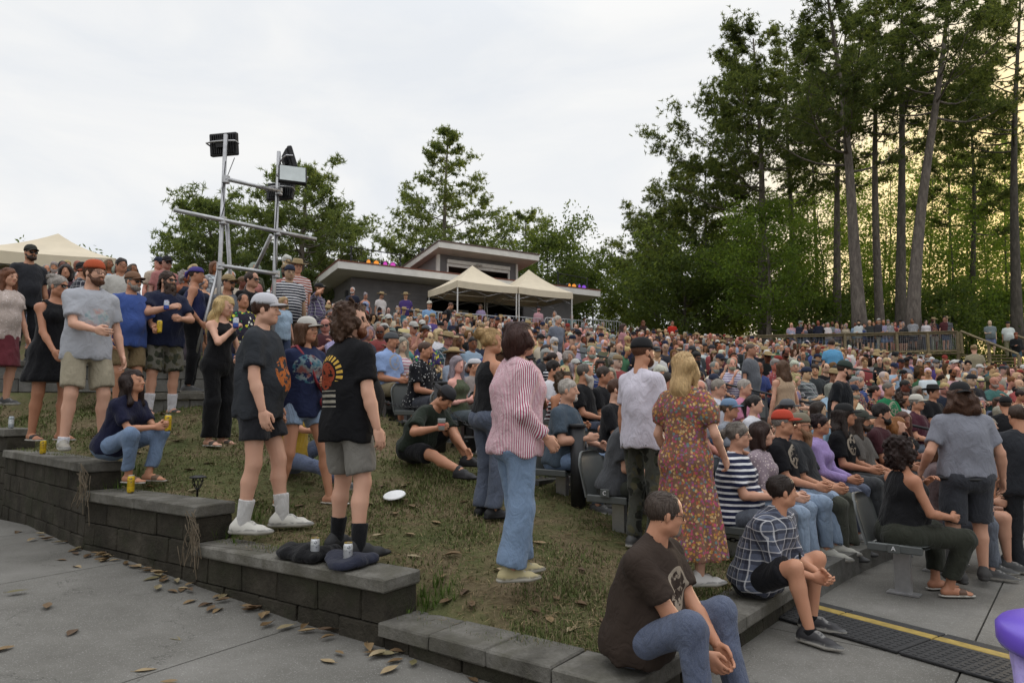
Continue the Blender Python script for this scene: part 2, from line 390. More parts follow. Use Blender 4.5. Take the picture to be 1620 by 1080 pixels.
def hat_t(kind):
    key = ('hat', kind)
    if key in _T: return _T[key]
    m = MB()
    def dome(rx, ry, rz, cy, z0, n=20, k=7, lip=0):
        vs = []; 
        for i in range(k+1):
            a = i/k*math.pi/2
            for j in range(n):
                b = 2*math.pi*j/n; e = math.cos(a)**.62
                vs.append((rx*e*math.cos(b), cy+ry*e*math.sin(b), z0+rz*math.sin(a)))
        vs += [(rx*.93*math.cos(2*math.pi*j/n), cy+ry*.93*math.sin(2*math.pi*j/n), z0+.004) for j in range(n)]
        fs = [(i*n+j, i*n+(j+1) % n, (i+1)*n+(j+1) % n, (i+1)*n+j) for i in range(k) for j in range(n)]
        q = (k+1)*n; fs += [((j+1) % n, j, q+j, q+(j+1) % n) for j in range(n)]
        m.add(vs, fs)
    if kind in ('cap', 'capback'):
        dome(.089, .110, .102, -.017, .038)
        n = 12; vs = []
        for lay in (0, .005):
            for j in range(n+1):
                t = -1+2*j/n; x = .074*t; y0 = -.017+.108*math.sqrt(max(0, 1-(x/.09)**2)); out = .082*math.sqrt(max(0, 1-t**4))
                zc = .05-.018*t*t; vs += [(x, y0-.004, zc+lay), (x*.97, y0+out*.55, zc+lay-.003), (x*.93, y0+out, zc+lay-.012)]
        w = 3*(n+1); fs = []
        for j in range(n):
            for q in range(2): fs += [(j*3+q, j*3+q+1, j*3+4+q, j*3+3+q), (w+j*3+q, w+j*3+3+q, w+j*3+4+q, w+j*3+q+1)]
            fs.append((j*3+2, w+j*3+2, w+j*3+5, j*3+5))
        m.add(vs, fs, 1); m.lathe([(.001, .146), (.009, .143), (.008, .139)], 8)
        if kind == 'capback': m.v = [(-x, -.03-y, z) for x, y, z in m.v]
    elif kind == 'beanie':
        dome(.094, .116, .098, -.018, .03); m.lathe([(1.0, 0), (1.04, .006), (1.04, .03), (1.0, .036)], 20, 0, Matrix.Translation((0, -.018, .026)), .094, .116)
    elif kind == 'bandana':
        dome(.09, .112, .085, -.016, .035); m.tube([(0, -.12, .045), (.01, -.15, .02), (.02, -.165, -.04)], [.02, .022, .008], 6); m.tube([(0, -.12, .045), (-.012, -.145, .0), (-.015, -.15, -.06)], [.018, .02, .006], 6)
    elif kind in ('straw', 'brim'):
        w = .19 if kind == 'straw' else .165; n = 28
        prof = [(.093, .06), (.097, .062), (.13, .056), (w*.93, .062), (w, .072), (w-.002, .077), (w*.92, .067), (.13, .062), (.1, .069), (.094, .075), (.09, .12), (.082, .15), (.06, .16), (.03, .15), (.001, .148)]
        b = len(m.v); m.lathe(prof, n, 0, Matrix.Translation((0, -.015, -.012)), 1, 1.12)
        for i in range(b, len(m.v)):
            x, y, z = m.v[i]; r = math.hypot(x, y)
            if r > .12: m.v[i] = (x, y, z+.16*max(0, abs(x)-.1)-.1*max(0, abs(y)-.12))
        m.lathe([(.096, .064), (.0965, .088), (.0925, .09)], n, 1, Matrix.Translation((0, -.015, -.012)), 1, 1.12)
    elif kind == 'visor':
        m.lathe([(1, 0), (1.03, .004), (1.03, .032), (1, .036)], 20, 0, Matrix.Translation((0, -.016, .045)), .09, .112); 
    elif kind == 'sunglasses':
        for s in (-1, 1):
            vs = []
            for lay in (0, .006):
                for (x, z) in ((.006, .012), (.03, .016), (.058, .012), (.06, -.006), (.045, -.022), (.02, -.022), (.007, -.008)): vs.append((s*x, .1-2.6*x*x*1.6+lay, z-.001))
            k = 7; fs = [tuple(range(k)), tuple(range(2*k-1, k-1, -1))]+[(i, (i+1) % k, k+(i+1) % k, k+i) for i in range(k)]
            m.add(vs, fs); m.tube([(s*.059, .088, .008), (s*.079, .045, .01), (s*.082, -.01, .004)], .0032, 5)
        m.tube([(-.01, .101, .008), (.01, .101, .008)], .003, 5)
    elif kind == 'glasses':
        for s in (-1, 1):
            p = [(s*(.031+.024*math.cos(a)), .1-4*(.031+.024*math.cos(a))**2, -.001+.019*math.sin(a)) for a in np.linspace(0, 2*math.pi, 13)]
            m.tube(p, .0022, 5, cap=False); m.tube([(s*.056, .088, .006), (s*.079, .045, .008), (s*.083, -.012, .004)], .0024, 5)
        m.tube([(-.008, .1, .004), (.008, .1, .004)], .002, 5)
    V = np.array(m.v); _T[key] = (V, m.f, m.m); return _T[key]
def hand_t(kind, h):
    """right hand; wrist at origin, fingers along +y, palm faces -z(down), thumb at -x"""
    key = ('hand', kind, h)
    if key in _T: return _T[key]
    P = [cone((0, -.03, 0), (0, .02, 0), .027, .028, .02, (0, 0, 1), .75), cone((-.018, .03, 0), (-.022, .08, 0), .024, .018, .02, (0, 0, 1), .62), cone((.012, .03, 0), (.022, .075, 0), .024, .017, .02, (0, 0, 1), .62)]
    cur = {'relax': (18, 30, 22), 'grip': (42, 62, 45), 'fist': (75, 85, 60), 'flat': (4, 8, 6)}[kind]
    for i, (x, y, L) in enumerate(((-.03, .083, .072), (-.0105, .088, .08), (.009, .085, .075), (.027, .076, .06))):
        p = A3(x, y, 0); a = 0; fan = (x)*2.2 if kind in ('flat', 'relax') else 0
        for s, c, r in ((.45, cur[0], .0095), (.32, cur[1], .0088), (.25, cur[2], .008)):
            a += R(c+2*i); q = p+L*s*A3(fan*math.cos(a), math.cos(a), -math.sin(a)); P.append(cone(p, q, r, r*.93, .003)); p = q
    t = {'relax': [(-.024, .015, -.006), (-.047, .04, -.018), (-.052, .07, -.026), (-.048, .09, -.03)], 'flat': [(-.024, .015, -.004), (-.05, .038, -.008), (-.064, .064, -.01), (-.07, .084, -.01)],
         'grip': [(-.022, .015, -.008), (-.044, .032, -.03), (-.042, .055, -.052), (-.03, .07, -.066)], 'fist': [(-.022, .015, -.008), (-.042, .036, -.028), (-.026, .056, -.045), (-.006, .06, -.05)]}[kind]
    for i, r in enumerate((.0155, .0115, .0098)): P.append(cone(t[i], t[i+1], r, r*.9, .006))
    V, Q = sdf_mesh(P, h); _T[key] = (V, Q); return _T[key]
def shoe_t(kind, h):
    """ankle joint above origin; sole on z=0; toe along +y; right foot.  feat.r = sole, feat.g = laces/strap"""
    key = ('shoe', kind, h)
    if key in _T: return _T[key]
    if kind in ('sneaker', 'boot'):
        P = [cone((0, -.055, .045), (.004, .14, .035), .043, .04, .02, (0, 0, 1), .95), cone((.004, .13, .03), (-.006, .19, .026), .042, .03, .02, (0, 0, 1), .75), cone((0, -.035, .06), (0, .06, .072), .043, .03, .03),
             cone((0, -.03, .07), (0, -.022, .095 if kind == 'sneaker' else .16), .042, .04, .02)]
        cut = [((0, 0, .004), A3(0, 0, -1))]
        P += [cone((0, -.065, .022), (.006, .12, .022), .042, .048, .006, (0, 0, 1), .5), cone((.006, .12, .022), (-.006, .2, .026), .048, .034, .006, (0, 0, 1), .5)]
        V, Q = sdf_mesh(P, h, None, cut); f = np.zeros((len(V), 3)); f[:, 0] = V[:, 2] < .029
        f[:, 2] = (V[:, 2] >= .028) & (V[:, 2] < .041); f[:, 1] = (V[:, 2] > .055) & (V[:, 1] > .03) & (V[:, 1] < .12) & (np.abs(V[:, 0]) < .024) & (np.sin(V[:, 1]*2*np.pi/.019) > 0)
    elif kind == 'foot':
        P = [cone((0, -.045, .04), (0, .06, .045), .035, .034, .02), cone((0, -.01, .06), (0, -.005, .1), .036, .036, .03), cone((.0, .06, .036), (0, .14, .026), .036, .03, .02, (1, 0, 0), 1.15)]
        for i, (x, y, r) in enumerate(((-.03, .2, .014), (-.009, .203, .011), (.009, .195, .01), (.025, .184, .0095), (.038, .168, .009))): P.append(cone((x*.85, .13, .024), (x, y, .022), r*1.1, r, .008))
        V, Q = sdf_mesh(P, h, None, [((0, 0, .014), A3(0, 0, -1))]); f = np.zeros((len(V), 3))
    else:  # sandal / slide: sole plate and strap
        P = [cone((0, -.055, .008), (.004, .12, .008), .043, .046, .004, (0, 0, 1), .3), cone((.004, .12, .008), (-.004, .19, .008), .046, .04, .004, (0, 0, 1), .3),
             cone((0, .07, .036), (0, .13, .032), .048, .046, .004, (0, 0, 1), .75, cut=[((0, .06, 0), A3(0, -1, 0)), ((0, .135, 0), A3(0, 1, 0))])]
        V, Q = sdf_mesh(P, h, None, [((0, 0, 0), A3(0, 0, -1))]); f = np.zeros((len(V), 3)); f[:, 0] = V[:, 2] < .016
    _T[key] = (V, Q, f); return _T[key]
def ik(a, t, l1, l2, pole):
    a, t = np.asarray(a, float), np.asarray(t, float); d = t-a; L = np.linalg.norm(d); L2 = min(L, (l1+l2)*.995); d = d/max(L, 1e-6); t = a+d*L2
    c = (l1*l1-l2*l2+L2*L2)/(2*L2); hgt = math.sqrt(max(0, l1*l1-c*c)); p = np.asarray(pole, float); p = p-d*(p @ d); p = nrm(p)
    return a+d*c+p*hgt, t
SKEL_H = 1.75
POSES = {
 'stand': dict(pelvis=(0, 0, .95), lean=2, feet=((-.10, .0, 0, 8), (.10, .0, 0, -8)), hands=((-.27, .03, .87), (.27, .03, .87)), hk='relax'),
 'contra': dict(pelvis=(.03, 0, .945), lean=1, feet=((-.13, .08, 0, 14), (.10, -.04, 0, -10)), hands=((-.26, .06, .88), (.27, 0, .87)), hk='relax'),
 'sit': dict(pelvis=(0, 0, .52), lean=6, feet=((-.13, .45, 0, 8), (.13, .43, 0, -8)), hands=((-.10, .36, .64), (.10, .36, .64)), hk='relax'),
}
def build_person(spec, lod):
    """returns dict name -> list of (V, Q, feat, extra) arrays in the person's frame (+y = facing, origin on the floor)"""
    hB, hC, hH, hX = {0: (.020, .0155, .0068, .0085), 1: (.032, .027, .0125, .018), 2: (.046, .043, .022, .026), 3: (.065, .06, .031, .04), 4: (.11, .10, .045, .06), 5: (.14, .135, .06, .08)}[lod]
    H = spec.get('H', 1.75); s = H/SKEL_H; w = spec.get('w', 1.0); fem = spec.get('fem', False)
    po = dict(POSES[spec.get('pose', 'stand')]); po.update(spec.get('po', {}))
    Pv = A3(*po['pelvis'])*s
    T = rotm(R(po.get('twist', 0)), R(po['lean']), R(po.get('roll', 0))); Rt, Fw, U = T[:, 0], T[:, 1], T[:, 2]
    hipw = .092*s*(1.06 if fem else 1)*(w**.4); shw = (.158 if fem else .178)*s*(w**.25)
    Pr = rotm(R(po.get('ptwist', 0)))[:, 0]
    bend = po.get('bend', 0)               # extra curl of the upper back
    T2 = rotm(R(po.get('twist', 0)), R(po['lean']+bend), R(po.get('roll', 0))); U2, F2 = T2[:, 2], T2[:, 1]
    wa = Pv+U*.22*s; ch = wa+U2*.16*s; nb = ch+U2*.15*s-F2*.012*s
    sh = [ch+U2*.07*s+sg*Rt*shw*.97-F2*.005*s for sg in (-1, 1)]
    if 'shrug' in po: sh = [p+U2*po['shrug']*s for p in sh]
    hip = [Pv+sg*Pr*hipw-U*.01*s for sg in (-1, 1)]
    l1, l2, a1, a2 = .435*s, .425*s, .285*s, .255*s
    kn, an, el, wr, kpol = [], [], [], [], po.get('kpole', ((-.25, 1, .3), (.25, 1, .3)))
    for i in (0, 1):
        fx, fy, fz, _ = po['feet'][i]; k_, a_ = ik(hip[i], A3(fx, fy, fz+.085)*s, l1, l2, kpol[i]); kn.append(k_); an.append(a_)
        sg = -1 if i == 0 else 1; ep = po.get('epole', ((-.55, -1, -.35), (.55, -1, -.35)))[i]
        e_, w_ = ik(sh[i], A3(*po['hands'][i])*s, a1, a2, ep); el.append(e_); wr.append(w_)
    HM = np.eye(4); HR = rotm(R(po.get('hyaw', 0)), R(po.get('hpitch', 0)), R(po.get('hroll', 0))); hs = s**.6*(.93 if fem else .965)
    hb = nb+.5*(U2+A3(0, 0, 1))*.068*s+HR[:, 2]*.105*hs+HR[:, 1]*.022*hs+F2*.012*s
    HM[:3, :3] = HR*hs; HM[:3, 3] = hb
    kneck = hb-HR[:, 2]*.07*hs-HR[:, 1]*.02
    wd = w**.8; wr_ = w**.55; hr_ = (.092 if fem else .085)*s*wr_
    def torso(off, k=.04):
        g = []
        g.append(cone(hip[0], hip[1], hr_+off, hr_+off, k, Fw, 1.1*wd/wr_))
        g.append(cone(Pv-U*.02*s, wa, (.118 if fem else .122)*s*wr_+off, (.098 if fem else .112)*s*wd**.9+off, k, Rt, 1.17))
        g.append(cone(wa, ch, (.095 if fem else .112)*s*wd**.9+off, .112*s*wr_+off, k, Rt, 1.18))
        g.append(cone(ch-U2*.02*s, ch+U2*.06*s, .11*s*wr_+off, .085*s*wr_+off, k, Rt, 1.35))
        g.append(cone(sh[0]-U2*.01, sh[1]-U2*.01, .048*s*wr_+off*.5, .048*s*wr_+off*.5, k))
        g.append(cone(nb+U2*.01*s, sh[0]-U2*.004*s, .042*s+off*.5, .042*s*wr_+off*.4, k*.8)); g.append(cone(nb+U2*.01*s, sh[1]-U2*.004*s, .042*s+off*.5, .042*s*wr_+off*.4, k*.8))
        if w > 1.08: g.append(ell(Pv+U*.14*s+Fw*(.05+.19*(w-1.08))*s, (.13*wd*s+off, .11*wd*s+off, .13*wd*s+off), k, T))
        if fem:
            for sg in (-1, 1): g.append(ell(ch+U2*(-.015)*s+F2*.085*s*wr_+sg*Rt*.068*s, .066*s*wr_+off*.7, .03))
        for i in (0, 1): g.append(ell(Pv+(hip[i]-Pv)*.72-Fw*.05*s-U*.02*s, hr_*1.02+off, .04))
        return g
    up = [(.048 if not fem else .041)*s*wr_, (.038 if not fem else .033)*s*wr_]; fo = [(.040 if not fem else .034)*s*wr_, .0265*s*w**.25]
    th = [.082*s*wr_, .054*s*w**.4]; ca = [.053*s*w**.35, .035*s*w**.25]
    lf = .74 if spec.get('bottom', 'trousers') in ('trousers', 'jeans') else 1.; af = .74 if spec.get('top') in ('long', 'jacket') and 'sleeve' not in spec and spec.get('cuff', 1) > .5 else 1.
    out = {}
    # ------------------------------------------------ body
    P = torso(-.018 if spec.get('top', 'tee') in ('tee', 'shirt', 'long', 'jacket') else -.008, .04)+[cone(nb-U2*.02*s, kneck, .06*s*w**.3*(.88 if fem else 1), .054*hs*(.88 if fem else 1), .03)]
    bare = spec.get('foot')
    for i in (0, 1):
        P.append(cone(sh[i], el[i], up[0]*af, up[1]*af, .03)); mid = el[i]+(wr[i]-el[i])*.3
        P.append(cone(el[i], mid, up[1]*.98*af, fo[0]*af, .02)); P.append(cone(mid, wr[i], fo[0]*af, fo[1], .02))
        P.append(ell(sh[i], up[0]*1.04*af, .03))
        P.append(cone(hip[i], kn[i], th[0]*lf, th[1]*lf, .03)); cm = kn[i]+(an[i]-kn[i])*.32; bk = nrm(np.cross(np.cross(an[i]-kn[i], hip[i]-kn[i]), an[i]-kn[i])-1e-6*Fw)
        P.append(cone(kn[i], cm+bk*.012*s, th[1]*.97*lf, ca[0]*lf, .025)); P.append(cone(cm+bk*.012*s, an[i], ca[0]*lf, ca[1], .025)); P.append(cone(an[i], an[i]-A3(0, 0, .03), ca[1], ca[1], .01))
    if lod >= 4: P = [q for q in P[-9999:] if q['t'] == 'c' and (q['a'][2] > Pv[2]+.1*s or q['b'][2] > Pv[2]+.1*s)]
    V, Q = sdf_mesh(P, hB); bod = [(V, Q, np.zeros((len(V), 3)))]
    hv, hq, hf = head_t(hH, fem, spec.get('face', 1.0)*(1 if w < 1.2 else 1.06)); bod.append((xf(hv, HM), hq, hf))
    for i in (0, 1):
        kind = po['hk'] if isinstance(po['hk'], str) else po['hk'][i]
        if lod >= 4: continue
        tv, tq = hand_t(kind, (.0072, .011, .017, .026)[lod])
        y = nrm(wr[i]-el[i]); hd = po.get('hdir', (None, None))[i]
        if hd is not None: y = nrm(A3(*hd))
        zn = A3(*po.get('palm', ((1, 0, 0), (-1, 0, 0)))[i])*-1          # -z of the hand looks along 'palm'
        z = nrm(zn-y*(zn @ y)); x = np.cross(y, z)
        if i == 0: tv = tv*A3(-1, 1, 1); tq = tq[:, ::-1]
        M = frame(wr[i], x*s, y*s, z*s); bod.append((xf(tv, M), tq, np.zeros((len(tv), 3))))
    feetM = []
    for i in (0, 1):
        yaw = R(po['feet'][i][3]); pit = R(po.get('fpitch', (0, 0))[i])
        M = np.eye(4); M[:3, :3] = rotm(yaw, pit)*s*(.93 if fem else 1.0)
        M[:3, 3] = an[i]-M[:3, :3] @ A3(0, 0, .083); feetM.append(M)
    def feet(kind, h):
        r = []
        for i in (0, 1):
            fv, fq, ff = shoe_t(kind, h)
            if i == 0: fv = fv*A3(-1, 1, 1); fq = fq[:, ::-1]
            r.append((xf(fv, feetM[i]), fq, ff))
        return r
    if bare: bod += feet('foot', hX)
    out['body'] = bod
    # ------------------------------------------------ clothing
    ph = spec.get('seed', 0)*1.7
    def fold(a):
        if lod >= 2: return None
        w1 = wav(1, 21/s, ph, (1.1, 1.1, .8), 4); w2 = wav(1, 46/s, ph+3, (1, 1, .8), 5)
        return lambda X, Y, Z: a*(1.25*w1(X, Y, Z)+.75*w2(X, Y, Z))
    top = spec.get('top', 'tee'); bot = spec.get('bottom', 'trousers')
    sit = po['pelvis'][2] < .8
    hem = po.get('hem', -.115 if not sit else -.055)
    if top:
        lo_ = spec.get('loose', .016)*s; g = torso(lo_+max(0, spec.get('bloose', .012)-.006)*s, .045); cuts = []
        if top in ('tee', 'shirt', 'long', 'jacket'):
            n_ = 1
            if not sit: g = g[1:-2]
            g.append(cone(ch-U*.03*s, Pv+U*(hem-.03)*s, (.104*wd)*s+lo_, (.118*wd)*s+lo_+.85*spec.get('bloose', .012)*s, .05, Rt, 1.34))
            if w > 1.15: g.append(ell(Pv+U*.06*s+Fw*(.05+.2*(w-1.15))*s, (.15*wd*s, .115*wd*s, .15*wd*s), .05, T))
            g.append(cutp(Pv+U*hem*s, -U))
            fr = {'tee': .74, 'shirt': .7, 'long': 1.0, 'jacket': 1.0}[top]
            if 'sleeve' in spec: fr = spec['sleeve']
            for i in (0, 1):
                if top in ('long', 'jacket') and 'sleeve' not in spec:
                    g.append(cone(sh[i], el[i], up[0]+lo_*.8+.003, up[1]+.02*s, .03)); g.append(ell(el[i], up[1]+.021*s, .02)); e = el[i]+(wr[i]-el[i])*spec.get('cuff', .93)
                    g.append(cone(el[i], e, up[1]+.019*s, fo[1]+.018*s, .02, cut=[(e, nrm(wr[i]-el[i]))]))
                else:
                    d = nrm(el[i]-sh[i]); e = sh[i]+(el[i]-sh[i])*fr
                    g.append(cone(sh[i]+A3(0, 0, .004), sh[i]+(el[i]-sh[i])*(fr+.1), up[0]+lo_*.7+.002, up[1]+.022*s+lo_*.8, .025, cut=[(e, d)]))
            cuts = []
        elif top in ('tank', 'cami'):
            hem = max(hem, spec.get('tankhem', .02))
            g = [q for q in torso(.009*s, .04) if True][:4]+torso(.009*s, .04)[7 if True else 0:]
            g.append(cone(Pv+U*.1*s, Pv+U*(hem-.03)*s, .12*s*wr_+lo_, .124*s*wr_+lo_, .05, Rt, 1.25))
            for i in (0, 1):
                q = sh[i]*.52+nb*.48+U2*.012*s; g.append(cone(ch+U2*.02*s+Rt*(.07*s*(-1 if i == 0 else 1))-F2*.085*s*wr_, q, .022*s, .02*s, .01)); g.append(cone(q, ch+U2*.02*s+Rt*(.065*s*(-1 if i == 0 else 1))+F2*.1*s*wr_, .02*s, .022*s, .01))
                g.append(ell(sh[i]+A3(0, 0, -.005), .074*s*wr_, .01, op='sub'))
            cuts = [(Pv+U*hem*s, -U)]
        elif top == 'dress':
            hz = spec.get('hemz', .3)*s; fl = spec.get('flare', .24)*s
            g.append(cone(Pv+U*.2*s, A3(Pv[0], Pv[1], hz-.05), .108*s*wr_+lo_, fl, .05, Rt, 1.15)); cuts = [(A3(0, 0, hz), A3(0, 0, -1))]
            fr = spec.get('sleeve', 0)
            if fr:
                for i in (0, 1):
                    d = nrm(el[i]-sh[i]); e = sh[i]+(el[i]-sh[i])*fr; pf = spec.get('puff', 0)
                    g.append(cone(sh[i], sh[i]+(el[i]-sh[i])*(fr+.1), up[0]+lo_*1.1+.008, up[1]+.02*s+lo_*.6, .025, cut=[(e, d)]))
                    if pf: g.append(ell(sh[i]*.55+el[i]*.45+A3(0, 0, .02), (.085*s, .085*s, .1*s), .03))
            else:
                for i in (0, 1): g.append(ell(sh[i]+A3(0, 0, -.005), .072*s*wr_, .01, op='sub'))
        # neck opening
        nr = spec.get('neck', .072 if top in ('tee', 'shirt', 'long', 'jacket') else .105)*s
        g.append(ell(nb+U2*.045*s+F2*(.028 if top in ('tee', 'long') else .05)*s, (nr, nr*.95, nr*.9), .006, T2, op='sub'))
        if spec.get('collar'):
            for sg in (-1, 1): g.append(cone(nb+U2*.012*s-F2*.05*s+Rt*sg*.02*s, nb+U2*.005*s+F2*.062*s+Rt*sg*.045*s, .018*s, .016*s, .012))
        rp_ = spec.get('ripple', 0)
        dz = fold(.0045*spec.get('wrinkle', 1)*s)
        if lod < 2 and top in ('tee', 'shirt', 'long', 'jacket') and not rp_:
            f0 = dz; wob_ = wav(1.2, 5/s, ph+1, (1, 1, 1), 3); am = .0055*s*spec.get('wrinkle', 1)
            def dz(X, Y, Z):          # drape: folds that fall from the chest and deepen towards the hem
                dn = np.clip((ch[2]-.02*s-Z)/(.42*s), 0, 1.1); an_ = np.arctan2(Y-Pv[1], X-Pv[0]); return f0(X, Y, Z)+am*dn*np.sin(an_*(7+int(ph*10) % 3)+2.2*wob_(X, Y, Z))
        if rp_:
            def dz(X, Y, Z, rp_=rp_):
                return rp_*np.clip((Pv[2]+.15-Z)*1.6, 0, 1)*np.sin(np.arctan2(Y-Pv[1], X-Pv[0])*13+2*np.sin(Z*5))
        V, Q = sdf_mesh(g, hC, dz, cuts); out['top'] = [(V, Q, None)]
    if bot:
        lo_ = spec.get('bloose', .012)*s; g = [cone(hip[0], hip[1], hr_+.003+lo_, hr_+.003+lo_, .04, Fw, 1.1*wd/wr_), cone(Pv-U*.02*s, Pv+U*.12*s, .12*s*wr_+lo_, .114*s*wr_+lo_, .04, Rt, 1.17)]
        for i in (0, 1): g.append(ell(Pv+(hip[i]-Pv)*.72-Fw*.05*s-U*.02*s, hr_*1.02+.003+lo_, .04))
        if w > 1.08: g.append(ell(Pv+U*.03*s+Fw*(.04+.12*(w-1.08))*s, (.12*wd*s+lo_, .09*wd*s+lo_, .1*wd*s+lo_), .04, T))
        wz_ = spec.get('waist', .13)
        if top in ('tee', 'shirt', 'long', 'jacket') and not sit: wz_ = min(wz_, hem+.035)
        g.append(cutp(Pv+U*wz_*s, U)); cuts = []
        if bot in ('trousers', 'jeans'):
            fl = spec.get('flarek', 0)
            for i in (0, 1):
                g.append(cone(hip[i], kn[i], th[0]+lo_, th[1]+lo_*1.1+fl*.25, .03)); g.append(ell(kn[i], th[1]+lo_+.008*s+fl*.2, .02)); e = kn[i]+(an[i]-kn[i])*spec.get('leglen', .95)
                g.append(cone(kn[i], an[i]+(an[i]-kn[i])*.05, th[1]+lo_*1.1+fl*.25, ca[1]+lo_*1.2+.012+fl, .025, cut=[(e, nrm(an[i]-kn[i]))]))
        elif bot == 'shorts':
            fr = spec.get('slen', .82)
            for i in (0, 1):
                d = nrm(kn[i]-hip[i]); e = hip[i]+(kn[i]-hip[i])*fr
                g.append(cone(hip[i], hip[i]+(kn[i]-hip[i])*(fr+.08), th[0]+lo_, th[1]+lo_+.022*s*spec.get('sflare', 1)+(1-fr)*.03, .03, cut=[(e, d)]))
        elif bot == 'skirt':
            hz = spec.get('hemz', .55)*s; g.append(cone(Pv, A3(Pv[0], Pv[1], hz-.05), .125*s*wr_+lo_, spec.get('flare', .22)*s, .05, Rt, 1.15)); cuts.append((A3(0, 0, hz), A3(0, 0, -1)))
        V, Q = sdf_mesh(g, hC, fold(.0045*s), cuts); out['bottom'] = [(V, Q, None)]
    if spec.get('sock'):
        g = []
        for i in (0, 1):
            g = []; e = an[i]+(kn[i]-an[i])*spec['sock']; d = nrm(kn[i]-an[i]); g.append(cone(an[i]-d*.03, e+d*.03, ca[1]+.009, ca[1]+(ca[0]-ca[1])*min(1, spec['sock']/.62)+.012, .0, cut=[(e, d)]))
            V, Q = sdf_mesh(g, max(hX, .009)); out['sock%d' % i] = [(V, Q, None)]
    sk = spec.get('shoe', 'sneaker')
    if sk:
        for i, q in enumerate(feet(sk, hX if lod else .0082)): out['shoe%d' % i] = [q]
    if spec.get('hair'): V, Q = hair_t(spec['hair'], {0: .0095, 1: .0155, 2: .022, 3: .032, 4: .048, 5: .062}[lod], spec.get('hat') in ('cap', 'capback', 'beanie', 'bandana')); out['hair'] = [(xf(V, HM), Q, None)]
    if spec.get('beard'): V, Q = hair_t(spec['beard'], {0: .0078, 1: .013, 2: .02, 3: .03, 4: .05, 5: .06}[lod]); out['beard'] = [(xf(V, HM), Q, None)]
    for k_ in ('hat', 'eyewear'):
        if spec.get(k_): V, Fc, mi = hat_t(spec[k_]); out[k_] = (xf(V, HM), Fc, mi)
    out['_j'] = dict(wr=wr, el=el, sh=sh, an=an, kn=kn, hip=hip, nb=nb, ch=ch, wa=wa, Pv=Pv, HM=HM, U=U, Fw=Fw, Rt=Rt, U2=U2, F2=F2, top=float(hb[2]+.12*hs), s=s)
    return out
def cat_parts(ps):
    V = np.concatenate([p[0] for p in ps]); o = 0; Qs = []
    for p in ps: Qs.append(np.asarray(p[1])+o); o += len(p[0])
    f = np.concatenate([p[2] if p[2] is not None else np.zeros((len(p[0]), 3)) for p in ps]); return V, np.concatenate(Qs), f
